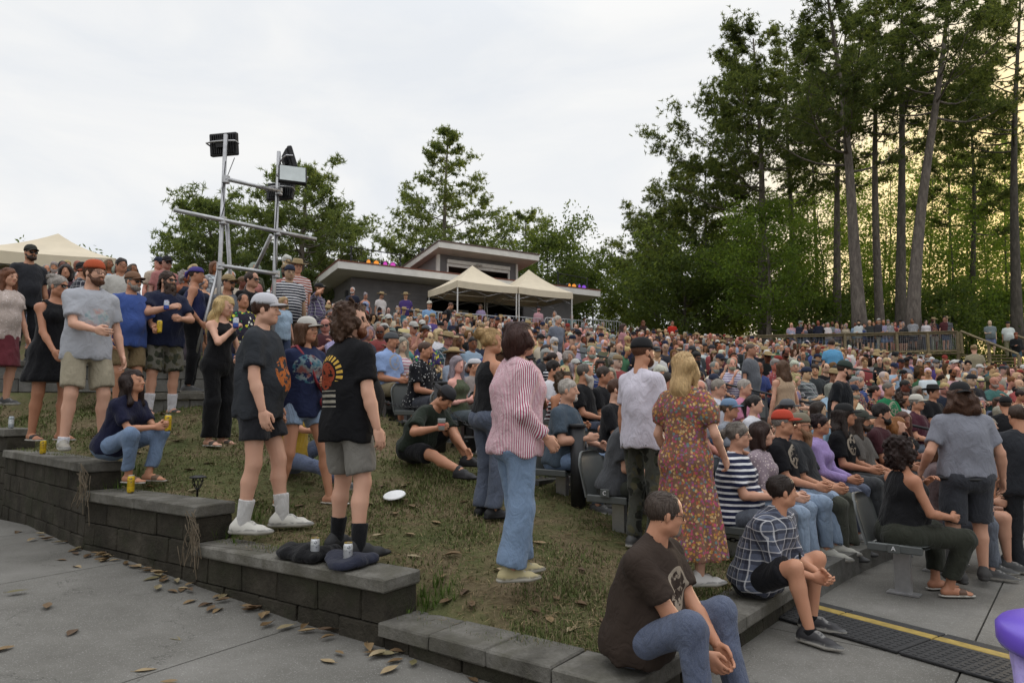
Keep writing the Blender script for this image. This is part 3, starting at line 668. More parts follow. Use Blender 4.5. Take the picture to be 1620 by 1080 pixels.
# ---- materials for people (tone from the object's own colour)
def people_mats():
    m, nt, b = new_mat('skin'); oi = oinfo(nt); f = attr(nt); sp = nt.nodes.new('ShaderNodeSeparateColor'); nt.links.new(f.outputs['Color'], sp.inputs[0])
    v = texco(nt); n = noise(nt, 9, 4, v); n2 = noise(nt, 60, 3, v)
    c = mixc(nt, n.outputs[0], oi.outputs['Color'], (.78, .5, .42), 'MULTIPLY'); c = mixc(nt, .42, oi.outputs['Color'], c)
    lip = mixc(nt, 1., oi.outputs['Color'], (.72, .42, .42), 'MULTIPLY')
    c = mixc(nt, sp.outputs[0], c, lip); c = mixc(nt, sp.outputs[1], c, (.06, .045, .04)); br = mixc(nt, 1., oi.outputs['Color'], (.42, .36, .33), 'MULTIPLY'); c = mixc(nt, sp.outputs[2], c, br)
    nt.links.new(c, b.inputs['Base Color']); b.inputs['Roughness'].default_value = .5; b.inputs['Specular IOR Level'].default_value = .35
    b.inputs['Subsurface Weight'].default_value = .0; bump(nt, b, n2.outputs[0], .08, .004)
    def cloth(name, fn, rough=.9, wr=.35, weave=True):
        m, nt, b = new_mat(name); oi = oinfo(nt); v = texco(nt)
        c = fn(nt, oi.outputs['Color'], v)
        n = noise(nt, 5, 4, v); c2 = mixc(nt, mathn(nt, 'MULTIPLY', n.outputs[0], .45), c, (.55, .55, .56), 'MULTIPLY'); nt.links.new(c2, b.inputs['Base Color'])
        b.inputs['Roughness'].default_value = rough; b.inputs['Specular IOR Level'].default_value = .2
        b.inputs['Sheen Weight'].default_value = .08
        mp = nt.nodes.new('ShaderNodeMapping'); mp.inputs['Scale'].default_value = (1, 1, .55); nt.links.new(v, mp.inputs[0])
        w1 = noise(nt, 8, 4, mp.outputs[0], .55, 1.6); w2 = noise(nt, 17, 3, mp.outputs[0], .5, 1.2); bump(nt, b, mathn(nt, 'ADD', w1.outputs[0], mathn(nt, 'MULTIPLY', w2.outputs[0], .25)), wr*1.4, .05); return m
    cloth('cloth', lambda nt, c, v: c)
    def denim(nt, c, v):
        n = noise(nt, 1.6, 3, v); n3 = noise(nt, 260, 2, v); q = mixc(nt, n.outputs[0], mixc(nt, 1., c, (.55, .6, .7), 'MULTIPLY'), c); return mixc(nt, mathn(nt, 'MULTIPLY', n3.outputs[0], .3), q, (.6, .65, .7))
    cloth('denim', denim, .85, .4)
    def sep(nt, v):
        s_ = nt.nodes.new('ShaderNodeSeparateXYZ'); nt.links.new(v, s_.inputs[0]); return s_.outputs
    def stripes(freq, axis, frac, other):
        def fn(nt, c, v):
            o = sep(nt, v); n = noise(nt, 4, 2, v); q = mathn(nt, 'ADD', o[axis], mathn(nt, 'MULTIPLY', n.outputs[0], .02)); q = mathn(nt, 'FRACT', mathn(nt, 'MULTIPLY', q, freq)); t = mathn(nt, 'GREATER_THAN', q, frac)
            return mixc(nt, t, c, other)
        return fn
    def polar_stripes(nt, c, v):           # vertical stripes running round the body
        o = sep(nt, v); a = mathn(nt, 'ARCTAN2', o[1], o[0]); n = noise(nt, 3, 2, v)
        q = mathn(nt, 'ADD', mathn(nt, 'MULTIPLY', a, 17.5), mathn(nt, 'MULTIPLY', n.outputs[0], 2.0)); q = mathn(nt, 'FRACT', q)
        return mixc(nt, mathn(nt, 'GREATER_THAN', q, .5), c, (.80, .74, .75))
    cloth('pinstripe', polar_stripes, .85, .45)
    cloth('hoops', stripes(21, 2, .62, (.72, .72, .74)))
    def plaid(nt, c, v):
        o = sep(nt, v); n = noise(nt, 4, 2, v); w_ = mathn(nt, 'MULTIPLY', n.outputs[0], .05)
        def band(ax, fr, th):
            return mathn(nt, 'GREATER_THAN', mathn(nt, 'FRACT', mathn(nt, 'MULTIPLY', mathn(nt, 'ADD', ax, w_), fr)), th)
        d1 = mathn(nt, 'ADD', o[0], o[1]); r = mixc(nt, mathn(nt, 'MULTIPLY', band(o[2], 13, .55), .6), c, (.02, .02, .03)); r = mixc(nt, mathn(nt, 'MULTIPLY', band(d1, 13, .55), .6), r, (.015, .015, .025))
        r = mixc(nt, mathn(nt, 'MULTIPLY', band(o[2], 13, .9), .7), r, (.6, .6, .62)); r = mixc(nt, mathn(nt, 'MULTIPLY', band(d1, 13, .9), .7), r, (.6, .6, .62)); return r
    cloth('plaid', plaid)
    def floral(sc, cols, back=None):
        def fn(nt, c, v):
            dn = noise(nt, sc*.8, 3, v); va = nt.nodes.new('ShaderNodeVectorMath'); va.operation = 'MULTIPLY_ADD'; nt.links.new(dn.outputs['Color'], va.inputs[0]); va.inputs[1].default_value = (1.1/sc,)*3; nt.links.new(v, va.inputs[2]); vo = nt.nodes.new('ShaderNodeTexVoronoi'); vo.inputs['Scale'].default_value = sc; nt.links.new(va.outputs[0], vo.inputs['Vector'])
            nn = noise(nt, sc*1.4, 2, v); wv = nt.nodes.new('ShaderNodeSeparateColor'); nt.links.new(vo.outputs['Color'], wv.inputs[0])
            rr = ramp(nt, wv.outputs[0], cols); rr.color_ramp.interpolation = 'CONSTANT'
            d = mathn(nt, 'ADD', vo.outputs['Distance'], mathn(nt, 'MULTIPLY', nn.outputs[0], .35)); t = mathn(nt, 'LESS_THAN', d, .62 if back is None else back)
            return mixc(nt, t, c, rr.outputs[0])
        return fn
    cloth('floral', floral(46, [(0, hexc('b0506a')), (.2, hexc('b98a4a')), (.38, hexc('6a8280')), (.5, hexc('b0604a')), (.66, hexc('8a5a7a')), (.82, hexc('c9a878'))], .66))
    cloth('print_white', floral(24, [(0, (.6, .6, .58)), (.5, (.5, .5, .5))], .38))
    cloth('print_bright', floral(17, [(0, hexc('d8d040')), (.4, hexc('2f8f4a')), (.7, hexc('e8e8d8'))], .55))
    cloth('camo', floral(13, [(0, hexc('3a3d30')), (.4, hexc('55523f')), (.7, hexc('24251f'))], .7))
    cloth('lace', floral(45, [(0, (.62, .52, .5)), (.5, (.7, .62, .6))], .45))
    # hair
    m, nt, b = new_mat('hair'); oi = oinfo(nt); v = texco(nt); mp = nt.nodes.new('ShaderNodeMapping'); mp.inputs['Scale'].default_value = (1, 1, .22); nt.links.new(v, mp.inputs[0])
    n = noise(nt, 85, 3, mp.outputs[0], .6, .5); c = mixc(nt, n.outputs[0], mixc(nt, 1., oi.outputs['Color'], (.35, .33, .32), 'MULTIPLY'), mixc(nt, 1., oi.outputs['Color'], (1.35, 1.3, 1.25), 'MULTIPLY'))
    nt.links.new(c, b.inputs['Base Color']); b.inputs['Roughness'].default_value = .55; b.inputs['Specular IOR Level'].default_value = .35; bump(nt, b, n.outputs[0], .8, .012)
    m, nt, b = new_mat('shoe'); oi = oinfo(nt); f = attr(nt); sp = nt.nodes.new('ShaderNodeSeparateColor'); nt.links.new(f.outputs['Color'], sp.inputs[0])
    c = mixc(nt, sp.outputs[0], oi.outputs['Color'], (.42, .40, .36)); c = mixc(nt, sp.outputs[1], c, mixc(nt, .5, mixc(nt, 1., oi.outputs['Color'], (.3, .3, .3), 'MULTIPLY'), (.42, .41, .39))); c = mixc(nt, mathn(nt, 'MULTIPLY', sp.outputs[2], .8), c, (.10, .10, .10)); nt.links.new(c, b.inputs['Base Color']); b.inputs['Roughness'].default_value = .6
    bump(nt, b, noise(nt, 120, 3, texco(nt)).outputs[0], .25, .004)
    m, nt, b = new_mat('shoe_dark'); oi = oinfo(nt); nt.links.new(oi.outputs['Color'], b.inputs['Base Color']); b.inputs['Roughness'].default_value = .65; bump(nt, b, noise(nt, 120, 3, texco(nt)).outputs[0], .25, .004)
    m, nt, b = new_mat('lens'); b.inputs['Base Color'].default_value = (.008, .008, .009, 1); b.inputs['Roughness'].default_value = .12
    m, nt, b = new_mat('hat'); oi = oinfo(nt); n = noise(nt, 90, 3, texco(nt)); nt.links.new(mixc(nt, mathn(nt, 'MULTIPLY', n.outputs[0], .5), oi.outputs['Color'], (.5, .5, .5), 'MULTIPLY'), b.inputs['Base Color']); b.inputs['Roughness'].default_value = .9; bump(nt, b, n.outputs[0], .3, .004)
    m, nt, b = new_mat('hat_trim'); oi = oinfo(nt); n = noise(nt, 90, 3, texco(nt)); nt.links.new(mixc(nt, 1., oi.outputs['Color'], (.62, .6, .58), 'MULTIPLY'), b.inputs['Base Color']); b.inputs['Roughness'].default_value = .9
people_mats()
TOPN = {'tee': 't_shirt', 'shirt': 'shirt', 'long': 'long_sleeved_shirt', 'jacket': 'jacket', 'tank': 'tank_top', 'cami': 'tank_top', 'dress': 'dress'}
_DO = None
def decim(me, ratio):
    global _DO
    if _DO is None: _DO = bpy.data.objects.new('work', me); COL.objects.link(_DO); md = _DO.modifiers.new('d', 'DECIMATE')
    _DO.data = me; _DO.modifiers[0].ratio = ratio; dg = bpy.context.evaluated_depsgraph_get(); new = bpy.data.meshes.new_from_object(_DO.evaluated_get(dg), preserve_all_data_layers=True, depsgraph=dg)
    return new
def strands(V, Q, HM, kind, n, seed):
    """thin ribbons that run down over the hair surface, a few flying loose"""
    rg = np.random.default_rng(seed); N = np.zeros_like(V); fn = np.cross(V[Q[:, 1]]-V[Q[:, 0]], V[Q[:, 2]]-V[Q[:, 0]])
    for k in range(4): np.add.at(N, Q[:, k], fn)
    N /= np.linalg.norm(N, axis=1, keepdims=True)+1e-9
    idx = rg.integers(0, len(V), n); P = V[idx]; curl = kind in ('curly', 'curlylong', 'dreads'); up = HM[:3, 2]/np.linalg.norm(HM[:3, 2]); bk = -HM[:3, 1]/np.linalg.norm(HM[:3, 1]); cen = HM[:3, 3]
    fl = rg.random(n) < .14; lift = np.where(fl, rg.uniform(.006, .018, n), rg.uniform(.0005, .0045, n)); seg = 6; step = rg.uniform(.010, .022, n)*(.6 if kind in ('short', 'thick', 'buzz', 'thin', 'beard', 'goatee') else 1.2); rows = []; nn = N[idx]; d0 = rg.normal(size=(n, 3))*.25
    wv = rg.uniform(0, 6.28, n)
    for k in range(seg):
        rows.append(P+nn*(lift*(.3+k/seg))[:, None])
        top_ = ((P-cen) @ up > .07)[:, None]; g = np.where(top_, bk+.3*np.sign(nn @ HM[:3, 0])[:, None]*0-.2*up, -up)+d0
        if curl: g = g+1.3*np.cross(nn, np.stack([np.sin(wv+k*1.7), np.cos(wv+k*1.7), np.sin(wv*2+k)], 1))
        g = g-nn*np.sum(g*nn, 1, keepdims=True); g /= np.linalg.norm(g, axis=1, keepdims=True)+1e-9; T = P+g*step[:, None]
        for a in range(0, n, 200):
            D = ((T[a:a+200, None, :]-V[None, ::2, :])**2).sum(2); j = D.argmin(1)*2; P[a:a+200] = np.where((D.min(1) < .0009)[:, None], .5*V[j]+.5*T[a:a+200], T[a:a+200]); nn[a:a+200] = N[j]
    A = np.stack(rows, 1); t = np.gradient(A, axis=1); sd = np.cross(t, np.repeat(nn[:, None, :], seg, 1)); sd /= np.linalg.norm(sd, axis=2, keepdims=True)+1e-9
    w = np.array([.7, 1, 1, 1, .8, .2])*.0017; L_ = A-sd*w[None, :, None]; R_ = A+sd*w[None, :, None]; W = np.stack([L_, R_], 2).reshape(-1, 3)
    base = (np.arange(n)*seg*2)[:, None]+np.arange(seg-1)[None, :]*2; base = base.reshape(-1); F = np.stack([base, base+1, base+3, base+2], 1); return W, F
def person_meshes(spec, lod):
    L, j = person_meshes0(spec, lod)
    if lod < 2:
        out = []
        for nm, me, key in L:
            if len(me.polygons) > 700 and nm != 'hair':
                r = (.29 if lod == 0 else .36)*(1.2 if key in ('tcol', 'bcol') else 1); m2 = decim(me, r); m2.polygons.foreach_set('use_smooth', [True]*len(m2.polygons)); bpy.data.meshes.remove(me) if me.users == 0 else None; me = m2
            out.append((nm, me, key))
        L = out
    return L, j
def person_meshes0(spec, lod):
    """meshes of one figure: list of (part name, mesh, colour key)"""
    o = build_person(spec, lod); L = []
    V, Q, f = cat_parts(o['body']); L.append(('body', mesh_np('body', V, Q, MATS['skin'], True, f), 'skin'))
    if 'top' in o: V, Q, _ = o['top'][0]; L.append((TOPN[spec.get('top', 'tee')], mesh_np('top', V, Q, MATS[spec.get('tmat', 'cloth')]), 'tcol'))
    if 'bottom' in o:
        V, Q, _ = o['bottom'][0]; b = spec.get('bottom', 'trousers'); L.append((b, mesh_np('bottom', V, Q, MATS[spec.get('bmat', 'denim' if b == 'jeans' else 'cloth')]), 'bcol'))
    for i in (0, 1):
        if 'sock%d' % i in o: V, Q, _ = o['sock%d' % i][0]; L.append(('sock', mesh_np('sock', V, Q, MATS['cloth']), 'kcol'))
        if 'shoe%d' % i in o:
            V, Q, f = o['shoe%d' % i][0]; L.append(('sandal' if spec.get('shoe') == 'sandal' else 'shoe', mesh_np('shoe', V, Q, MATS[spec.get('smat', 'shoe')], True, f), 'scol'))
    if 'hair' in o:
        V, Q, _ = o['hair'][0]
        if lod < 2 and spec['hair'] != 'buzz':
            W, F = strands(V, Q, o['_j']['HM'], spec['hair'], 400 if lod == 0 else 90, 7+len(V) % 91); Q = np.concatenate([Q, F+len(V)]); V = np.concatenate([V, W])
        L.append(('hair', mesh_np('hair', V, Q, MATS['hair']), 'hcol'))
    if 'beard' in o: V, Q, _ = o['beard'][0]; L.append(('beard', mesh_np('beard', V, Q, MATS['hair']), 'brcol' if 'brcol' in spec else 'hcol'))
    for k in ('hat', 'eyewear'):
        if k in o:
            V, Fc, mi = o[k]; me = bpy.data.meshes.new(k); me.from_pydata([tuple(v) for v in V], [], Fc); nm = {'capback': 'cap', 'straw': 'hat', 'brim': 'hat'}.get(spec[k], spec[k])
            for q in ([MATS['hat'], MATS['hat_trim']] if k == 'hat' else [MATS['lens']]): me.materials.append(q)
            if k == 'hat': me.polygons.foreach_set('material_index', mi)
            me.polygons.foreach_set('use_smooth', [True]*len(Fc)); L.append((nm, me, 'hatcol' if k == 'hat' else 'eye'))
    return L, o['_j']
DEF = dict(skin=hexc('b98a70'), tcol=(.05, .05, .06), bcol=(.05, .06, .09), kcol=(.6, .6, .6), scol=(.05, .05, .05), hcol=(.05, .03, .02), hatcol=(.03, .03, .035), eye=(.01, .01, .01))
def place_person(spec, lod, loc, facing, label, group=None, scale=1.0, meshes=None):
    """facing: world angle in degrees (0 = +x right, -90 = towards camera)"""
    L, j = meshes if meshes else person_meshes(spec, lod)
    r = empty('person', loc, R(facing-90), label, 'person', group); r.scale = (scale,)*3
    for nm, me, key in L: link(nm, me, r, color=spec.get(key, DEF.get(key, (.1, .1, .1))))
    return r, j
# ================================================================= setting
CX, CY, R0 = 13.3, -3.26, 14.05          # stage centre of the seating arcs
LEFT_A = 141.0
ROW_D = .9
_GA = ([60, 78, 89, 98, 115, 180], [.48, .5, .80, .88, 1, 1])        # the slope is lower on the right-hand side
def row_z(k, a=130.): return .2+(.19*k if k < 8 else 1.52+.172*(k-8))*float(np.interp(a, *_GA))
def polar(r, a): return (CX+r*math.cos(R(a)), CY+r*math.sin(R(a)))
def rad_ang(x, y): return math.hypot(x-CX, y-CY), math.degrees(math.atan2(y-CY, x-CX))
WP = [(.55, 3.42), (-.80, 4.42), (-2.5, 5.55), (-4.05, 6.6), (-6.45, 8.8), (-9.6, 11.6), (-26, 24)]     # foot of the stepped wall
WZ = [.2, .46, .75, 1.01, 1.27, 1.5]
E1 = np.array((-.832, .555)); E2 = np.array((.555, .832))
def zw(x, y):
    u = (x-WP[1][0])*E1[0]+(y-WP[1][1])*E1[1]
    return float(np.interp(u, [-1.55, .75, 3.05], [0, .05, .2]))
# ---------------------------------------------------------------- ground materials
def ground_mats():
    m, nt, b = new_mat('concrete'); v = texco(nt, 'Object'); g = nt.nodes.new('ShaderNodeNewGeometry'); p = g.outputs['Position']
    n1 = noise(nt, .9, 6, p, .6); n2 = noise(nt, 14, 5, p, .65); n3 = noise(nt, 160, 2, p)
    c = ramp(nt, n1.outputs[0], [(.28, (.098, .093, .083)), (.5, (.155, .149, .135)), (.72, (.22, .212, .196))]).outputs[0]
    c = mixc(nt, mathn(nt, 'MULTIPLY', n2.outputs[0], .55), c, (.62, .60, .57), 'MULTIPLY')
    sp = ramp(nt, noise(nt, 55, 2, p).outputs[0], [(.66, (0, 0, 0)), (.72, (1, 1, 1))]); c = mixc(nt, mathn(nt, 'MULTIPLY', sp.outputs[0], .35), c, (.09, .085, .075))
    st = ramp(nt, noise(nt, 2.3, 3, p, .5, 1.5).outputs[0], [(.6, (0, 0, 0)), (.75, (1, 1, 1))]); c = mixc(nt, mathn(nt, 'MULTIPLY', st.outputs[0], .5), c, (.12, .115, .10)); s3 = ramp(nt, noise(nt, 120, 2, p).outputs[0], [(.6, (0, 0, 0)), (.68, (1, 1, 1))]); c = mixc(nt, mathn(nt, 'MULTIPLY', s3.outputs[0], .4), c, (.45, .44, .42))
    vo = nt.nodes.new('ShaderNodeTexVoronoi'); vo.feature = 'DISTANCE_TO_EDGE'; vo.inputs['Scale'].default_value = .42; wv_ = nt.nodes.new('ShaderNodeVectorMath'); wv_.operation = 'MULTIPLY_ADD'; nt.links.new(noise(nt, 2.2, 5, p, .65).outputs['Color'], wv_.inputs[0]); wv_.inputs[1].default_value = (.7, .7, .7); nt.links.new(p, wv_.inputs[2]); nt.links.new(wv_.outputs[0], vo.inputs['Vector'])
    c = mixc(nt, mathn(nt, 'MULTIPLY', mathn(nt, 'LESS_THAN', vo.outputs['Distance'], .0016), .55), c, (.05, .047, .042))
    nt.links.new(c, b.inputs['Base Color']); b.inputs['Roughness'].default_value = .88; b.inputs['Specular IOR Level'].default_value = .3
    bump(nt, b, n3.outputs[0], .35, .006)
    def rough(name, cols, sc, bs=.6, moss=None, dist=.012):
        m, nt, b = new_mat(name); p = nt.nodes.new('ShaderNodeNewGeometry').outputs['Position']
        n1 = noise(nt, sc, 5, p, .6); n2 = noise(nt, sc*9, 4, p, .7); oi = oinfo(nt)
        c = ramp(nt, n1.outputs[0], [(.3, cols[0]), (.5, cols[1]), (.7, cols[2])]).outputs[0]
        c = mixc(nt, mathn(nt, 'MULTIPLY', oi.outputs['Random'], .45), c, (.5, .5, .5), 'MULTIPLY')
        c = mixc(nt, n2.outputs[0], mixc(nt, 1., c, (.55, .55, .55), 'MULTIPLY'), mixc(nt, 1., c, (1.3, 1.3, 1.3), 'MULTIPLY'))
        if moss:
            t = ramp(nt, noise(nt, 3.1, 4, p, .6, .8).outputs[0], [(.5, (0, 0, 0)), (.68, (1, 1, 1))]); c = mixc(nt, mathn(nt, 'MULTIPLY', t.outputs[0], .7), c, moss)
        nt.links.new(c, b.inputs['Base Color']); b.inputs['Roughness'].default_value = .95; b.inputs['Specular IOR Level'].default_value = .2
        bump(nt, b, n2.outputs[0], bs, dist); return m
    rough('cap_stone', [(.10, .094, .08), (.16, .151, .132), (.23, .219, .195)], 5, .7, (.09, .085, .065))
    rough('wall_block', [(.026, .023, .018), (.048, .042, .032), (.08, .071, .056)], 3, .9, (.035, .036, .022), .02)
    rough('kerb', [(.12, .115, .103), (.175, .17, .158), (.23, .222, .21)], 4, .5, (.1, .1, .085))
    rough('asphalt', [(.035, .035, .036), (.05, .05, .05), (.075, .074, .072)], 7, .9)
    rough('step', [(.07, .068, .064), (.10, .098, .092), (.14, .135, .128)], 3, .5)
    m, nt, b = new_mat('turf'); p = nt.nodes.new('ShaderNodeNewGeometry').outputs['Position']
    n1 = noise(nt, 1.0, 7, p, .68, .5); n2 = noise(nt, 22, 4, p, .7); n3 = noise(nt, 90, 3, p, .7)
    c = ramp(nt, n1.outputs[0], [(.38, (.050, .075, .024)), (.48, (.082, .092, .037)), (.56, (.135, .108, .066)), (.70, (.18, .138, .096))]).outputs[0]
    c = mixc(nt, n2.outputs[0], mixc(nt, 1., c, (.45, .45, .42), 'MULTIPLY'), mixc(nt, 1., c, (1.5, 1.45, 1.35), 'MULTIPLY')); c = mixc(nt, mathn(nt, 'MULTIPLY', n3.outputs[0], .4), c, (.22, .18, .11))
    nt.links.new(c, b.inputs['Base Color']); b.inputs['Roughness'].default_value = 1; b.inputs['Specular IOR Level'].default_value = .1; bump(nt, b, n2.outputs[0], .9, .04)
    m, nt, b = new_mat('blade'); oi = nt.nodes.new('ShaderNodeAttribute'); oi.attribute_name = 'feat'
    nt.links.new(oi.outputs['Color'], b.inputs['Base Color']); b.inputs['Roughness'].default_value = .8; b.inputs['Specular IOR Level'].default_value = .2
ground_mats()
# ---------------------------------------------------------------- terrain (thin-plate fit through known standing points)
TPS_PTS = []
def tps_fit(P):
    P = np.array(P); n = len(P); X = P[:, :2]
    d = np.hypot(X[:, None, 0]-X[None, :, 0], X[:, None, 1]-X[None, :, 1])
    K = np.where(d > 0, d*d*np.log(np.maximum(d, 1e-9)), 0)+np.eye(n)*.6
    A = np.zeros((n+3, n+3)); A[:n, :n] = K; A[:n, n] = 1; A[:n, n+1:] = X; A[n, :n] = 1; A[n+1:, :n] = X.T
    b = np.zeros(n+3); b[:n] = P[:, 2]; w = np.linalg.solve(A, b)
    def f(x, y):
        x = np.asarray(x, float); y = np.asarray(y, float)
        dd = np.hypot(x[..., None]-X[:, 0], y[..., None]-X[:, 1]); k = np.where(dd > 0, dd*dd*np.log(np.maximum(dd, 1e-9)), 0)
        return k @ w[:n]+w[n]+w[n+1]*x+w[n+2]*y
    return f
def cone_z(r, a=130.): return row_z((r-R0)/ROW_D, a)
for i in range(5):                        # lawn meets the coping of the stepped wall just below its top
    (x0, y0), (x1, y1) = WP[i], WP[i+1]
    for t in (.12, .5, .88):
        nx, ny = E2; TPS_PTS.append((x0+(x1-x0)*t+nx*.4, y0+(y1-y0)*t+ny*.4, WZ[i]-.03))
for a, b, c in ((1.0, 3.95, .17), (1.6, 4.7, .17), (2.2, 5.45, .19)): TPS_PTS.append((a-.3, b+.2, c))
for r in (14.4, 15.5, 17, 19, 22, 26, 30, 34, 38): x, y = polar(r, LEFT_A+.4); TPS_PTS.append((x, y, cone_z(r)-.05))
for r in (20, 24, 28, 32, 36, 40):
    for a in (148, 156, 165): x, y = polar(r, a); TPS_PTS.append((x, y, cone_z(r)-.3-(.15 if a > 150 else 0)))
FEET = [(-1.2, 5.1, .44), (-2.05, 5.72, .465), (-.25, 6.2, .53), (.05, 4.6, .34), (-2.0, 6.2, .64), (-3.4, 7.7, 1.1), (-4.6, 8.85, 1.5), (-3.9, 6.8, .78), (-1.0, 8.0, .98), (1.36, 4.9, .22), (.68, 6.85, .55), (-.88, 8.2, 1.02)]
TPS_PTS += FEET+[(-7.4, 9.9, 1.56), (-5.2, 8.3, 1.2)]
_TPS = tps_fit(TPS_PTS)
def LAWN(x, y):
    """height of the grass; close to the wall it stays just under the coping"""
    x = np.asarray(x, float); y = np.asarray(y, float); z = _TPS(x, y)
    for i, cz in enumerate(WZ):
        ax_, ay = WP[i]; bx, by = WP[i+1]; dx, dy = bx-ax_, by-ay; t = np.clip(((x-ax_)*dx+(y-ay)*dy)/(dx*dx+dy*dy), 0, 1); d = np.hypot(x-ax_-t*dx, y-ay-t*dy)
        z = np.minimum(z, cz-.025+.75*np.maximum(0, d-.33))
    return z
def in_lawn(x, y):
    """behind the stepped wall and left of the seating"""
    x = np.asarray(x, float); y = np.asarray(y, float); ok = np.ones(x.shape, bool)
    off = .1
    below = np.zeros(x.shape, bool)
    xs = [p[0] for p in WP][::-1]; ys = [p[1] for p in WP][::-1]
    yw = np.interp(x, xs, ys); ok &= np.where(x < .55, y > yw+off, True);     # right flank: line from corner A towards the kerb
    dx, dy = .64, .77; sd = (x-.55)*(-dy)+(y-3.42)*dx; ok &= np.where(x >= -.2, sd > .09, True)
    a = np.degrees(np.arctan2(y-CY, x-CX)); ok &= (a > LEFT_A-1.2); return ok
def grid_lawn():
    h = .15; xs = np.arange(-24, 3, h); ys = np.arange(3, 34, h); X, Y = np.meshgrid(xs, ys, indexing='ij'); ok = in_lawn(X, Y)
    Z = LAWN(X, Y)+.012*np.sin(X*5.1+Y*2)*np.sin(Y*4.3-X*1.7); idx = np.full(X.shape, -1); idx[ok] = np.arange(ok.sum())
    q = np.stack([idx[:-1, :-1], idx[1:, :-1], idx[1:, 1:], idx[:-1, 1:]], -1).reshape(-1, 4); q = q[(q >= 0).all(1)]
    V = np.stack([X[ok], Y[ok], Z[ok]], 1); tag(link('lawn', mesh_np('lawn', V, q, MATS['turf'])), kind='structure')
grid_lawn()
# ---- wide ground sheet
def big_ground():
    rs = [0, 6, 12, 14.3, 16, 20, 25, 30, 34, 37.5, 39.5, 42, 50, 70, 110, 200, 400]; n = 96; V = [(CX, CY, -.08)]; Q = []; T_ = []
    for r in rs[1:]:
        for j in range(n):
            a = 360*j/n; x, y = polar(r, a)
            up = 1 if 50 <= a <= 215 else max(0, 1-min(abs(a-50), abs(a-215))/35)
            z = -.08 if r < 14.2 else (min(cone_z(r, a), 5.2)-.62)*up-.08*(1-up)
            if a > LEFT_A-4 and a < 300 and r < 37: z = -.12
            if r > 39: z += .58*up
            V.append((x, y, z))
    for j in range(n): T_.append((0, 1+j, 1+(j+1) % n))
    for i in range(len(rs)-2):
        for j in range(n): Q.append((1+i*n+j, 1+(i+1)*n+j, 1+(i+1)*n+(j+1) % n, 1+i*n+(j+1) % n))
    tag(link('ground', mesh_np('ground', V, [np.array(T_), np.array(Q)], MATS['turf'])), kind='structure')
big_ground()
# ---- concrete walkway slabs
def prism(pts, thick=.12, zf=zw, dz=0.):
    n = len(pts); v = [(x, y, zf(x, y)+dz) for x, y in pts]; v += [(x, y, zf(x, y)-thick) for x, y in pts]
    f = [tuple(range(n)), tuple(range(2*n-1, n-1, -1))]+[(i, n+i, n+(i+1) % n, (i+1) % n) for i in range(n)]
    return MB().add(v, f)
def walkway():
    root = tag(empty('walkway'), kind='structure'); g = .006
    B = np.array(WP[1])
    us = [-1.55, .75, 3.05, 5.35, 7.65, 9.95, 12.3]
    for i in range(len(us)-1):
        for w0, w1 in ((-6.5, -3.1), (-3.1, .35)):
            q = [B+E1*u+E2*w for u, w in ((us[i]+g, w0+g), (us[i], w1-g) if False else (us[i]+g, w1-g), (us[i+1]-g, w1-g), (us[i+1]-g, w0+g))]
            prism([tuple(p) for p in q][::1]).build('slab', MATS['concrete'], root)
    # right-hand apron, slabs laid along the kerb line
    d = np.array((.64, .768)); nrm_ = np.array((.768, -.64)); A = np.array((.5, 3.36)); jb = 1.12
    ws = [-.14, jb, 3.3, 5.5, 8.0, 12]; ts = [-6.5, -3.6, -.75, 2.05, 4.9, 7.8, 11, 14.5, 19]
    for i in range(len(ws)-1):
        for j in range(len(ts)-1):
            q = [A+nrm_*w+d*t for w, t in ((ws[i]+g, ts[j]+g), (ws[i+1]-g, ts[j]+g), (ws[i+1]-g, ts[j+1]-g), (ws[i]+g, ts[j+1]-g))]
            if rad_ang(*np.mean(q, 0))[0] > 15.4: continue
            prism([tuple(p) for p in q], .12, lambda x, y: -.004).build('slab', MATS['concrete'], root)
walkway()
# ---- stepped block wall
UNIT = {}
def unit_block(kind):
    if kind not in UNIT:
        bm = MB(); rr = random.Random(hash(kind) % 97 if False else len(UNIT)*13+5)
        bm.box((-.5, -.5, -.5), (.5, .5, .5), bev=.045)
        bm.v = [tuple(c+(rr.random()-.5)*.035 for c in v) for v in bm.v]; UNIT[kind] = bm
    return UNIT[kind]
BLK = {}
def blk(kind, mat):
    if (kind, mat) not in BLK: BLK[(kind, mat)] = unit_block(kind).mesh('block', MATS[mat])
    return BLK[(kind, mat)]
def stone(name, parent, c, yaw, dims, kind, mat):
    if name == 'cap_stone':
        m = MB().box((-dims[0]/2, -dims[1]/2, -dims[2]/2), (dims[0]/2, dims[1]/2, dims[2]/2), bev=.010); m.v = [tuple(q+random.uniform(-.003, .003) for q in v) for v in m.v]; return m.build(name, MATS[mat], parent, False, c, (0, 0, yaw))
    o = link(name, blk(kind, mat), parent, c, (0, 0, yaw)); o.scale = dims; return o
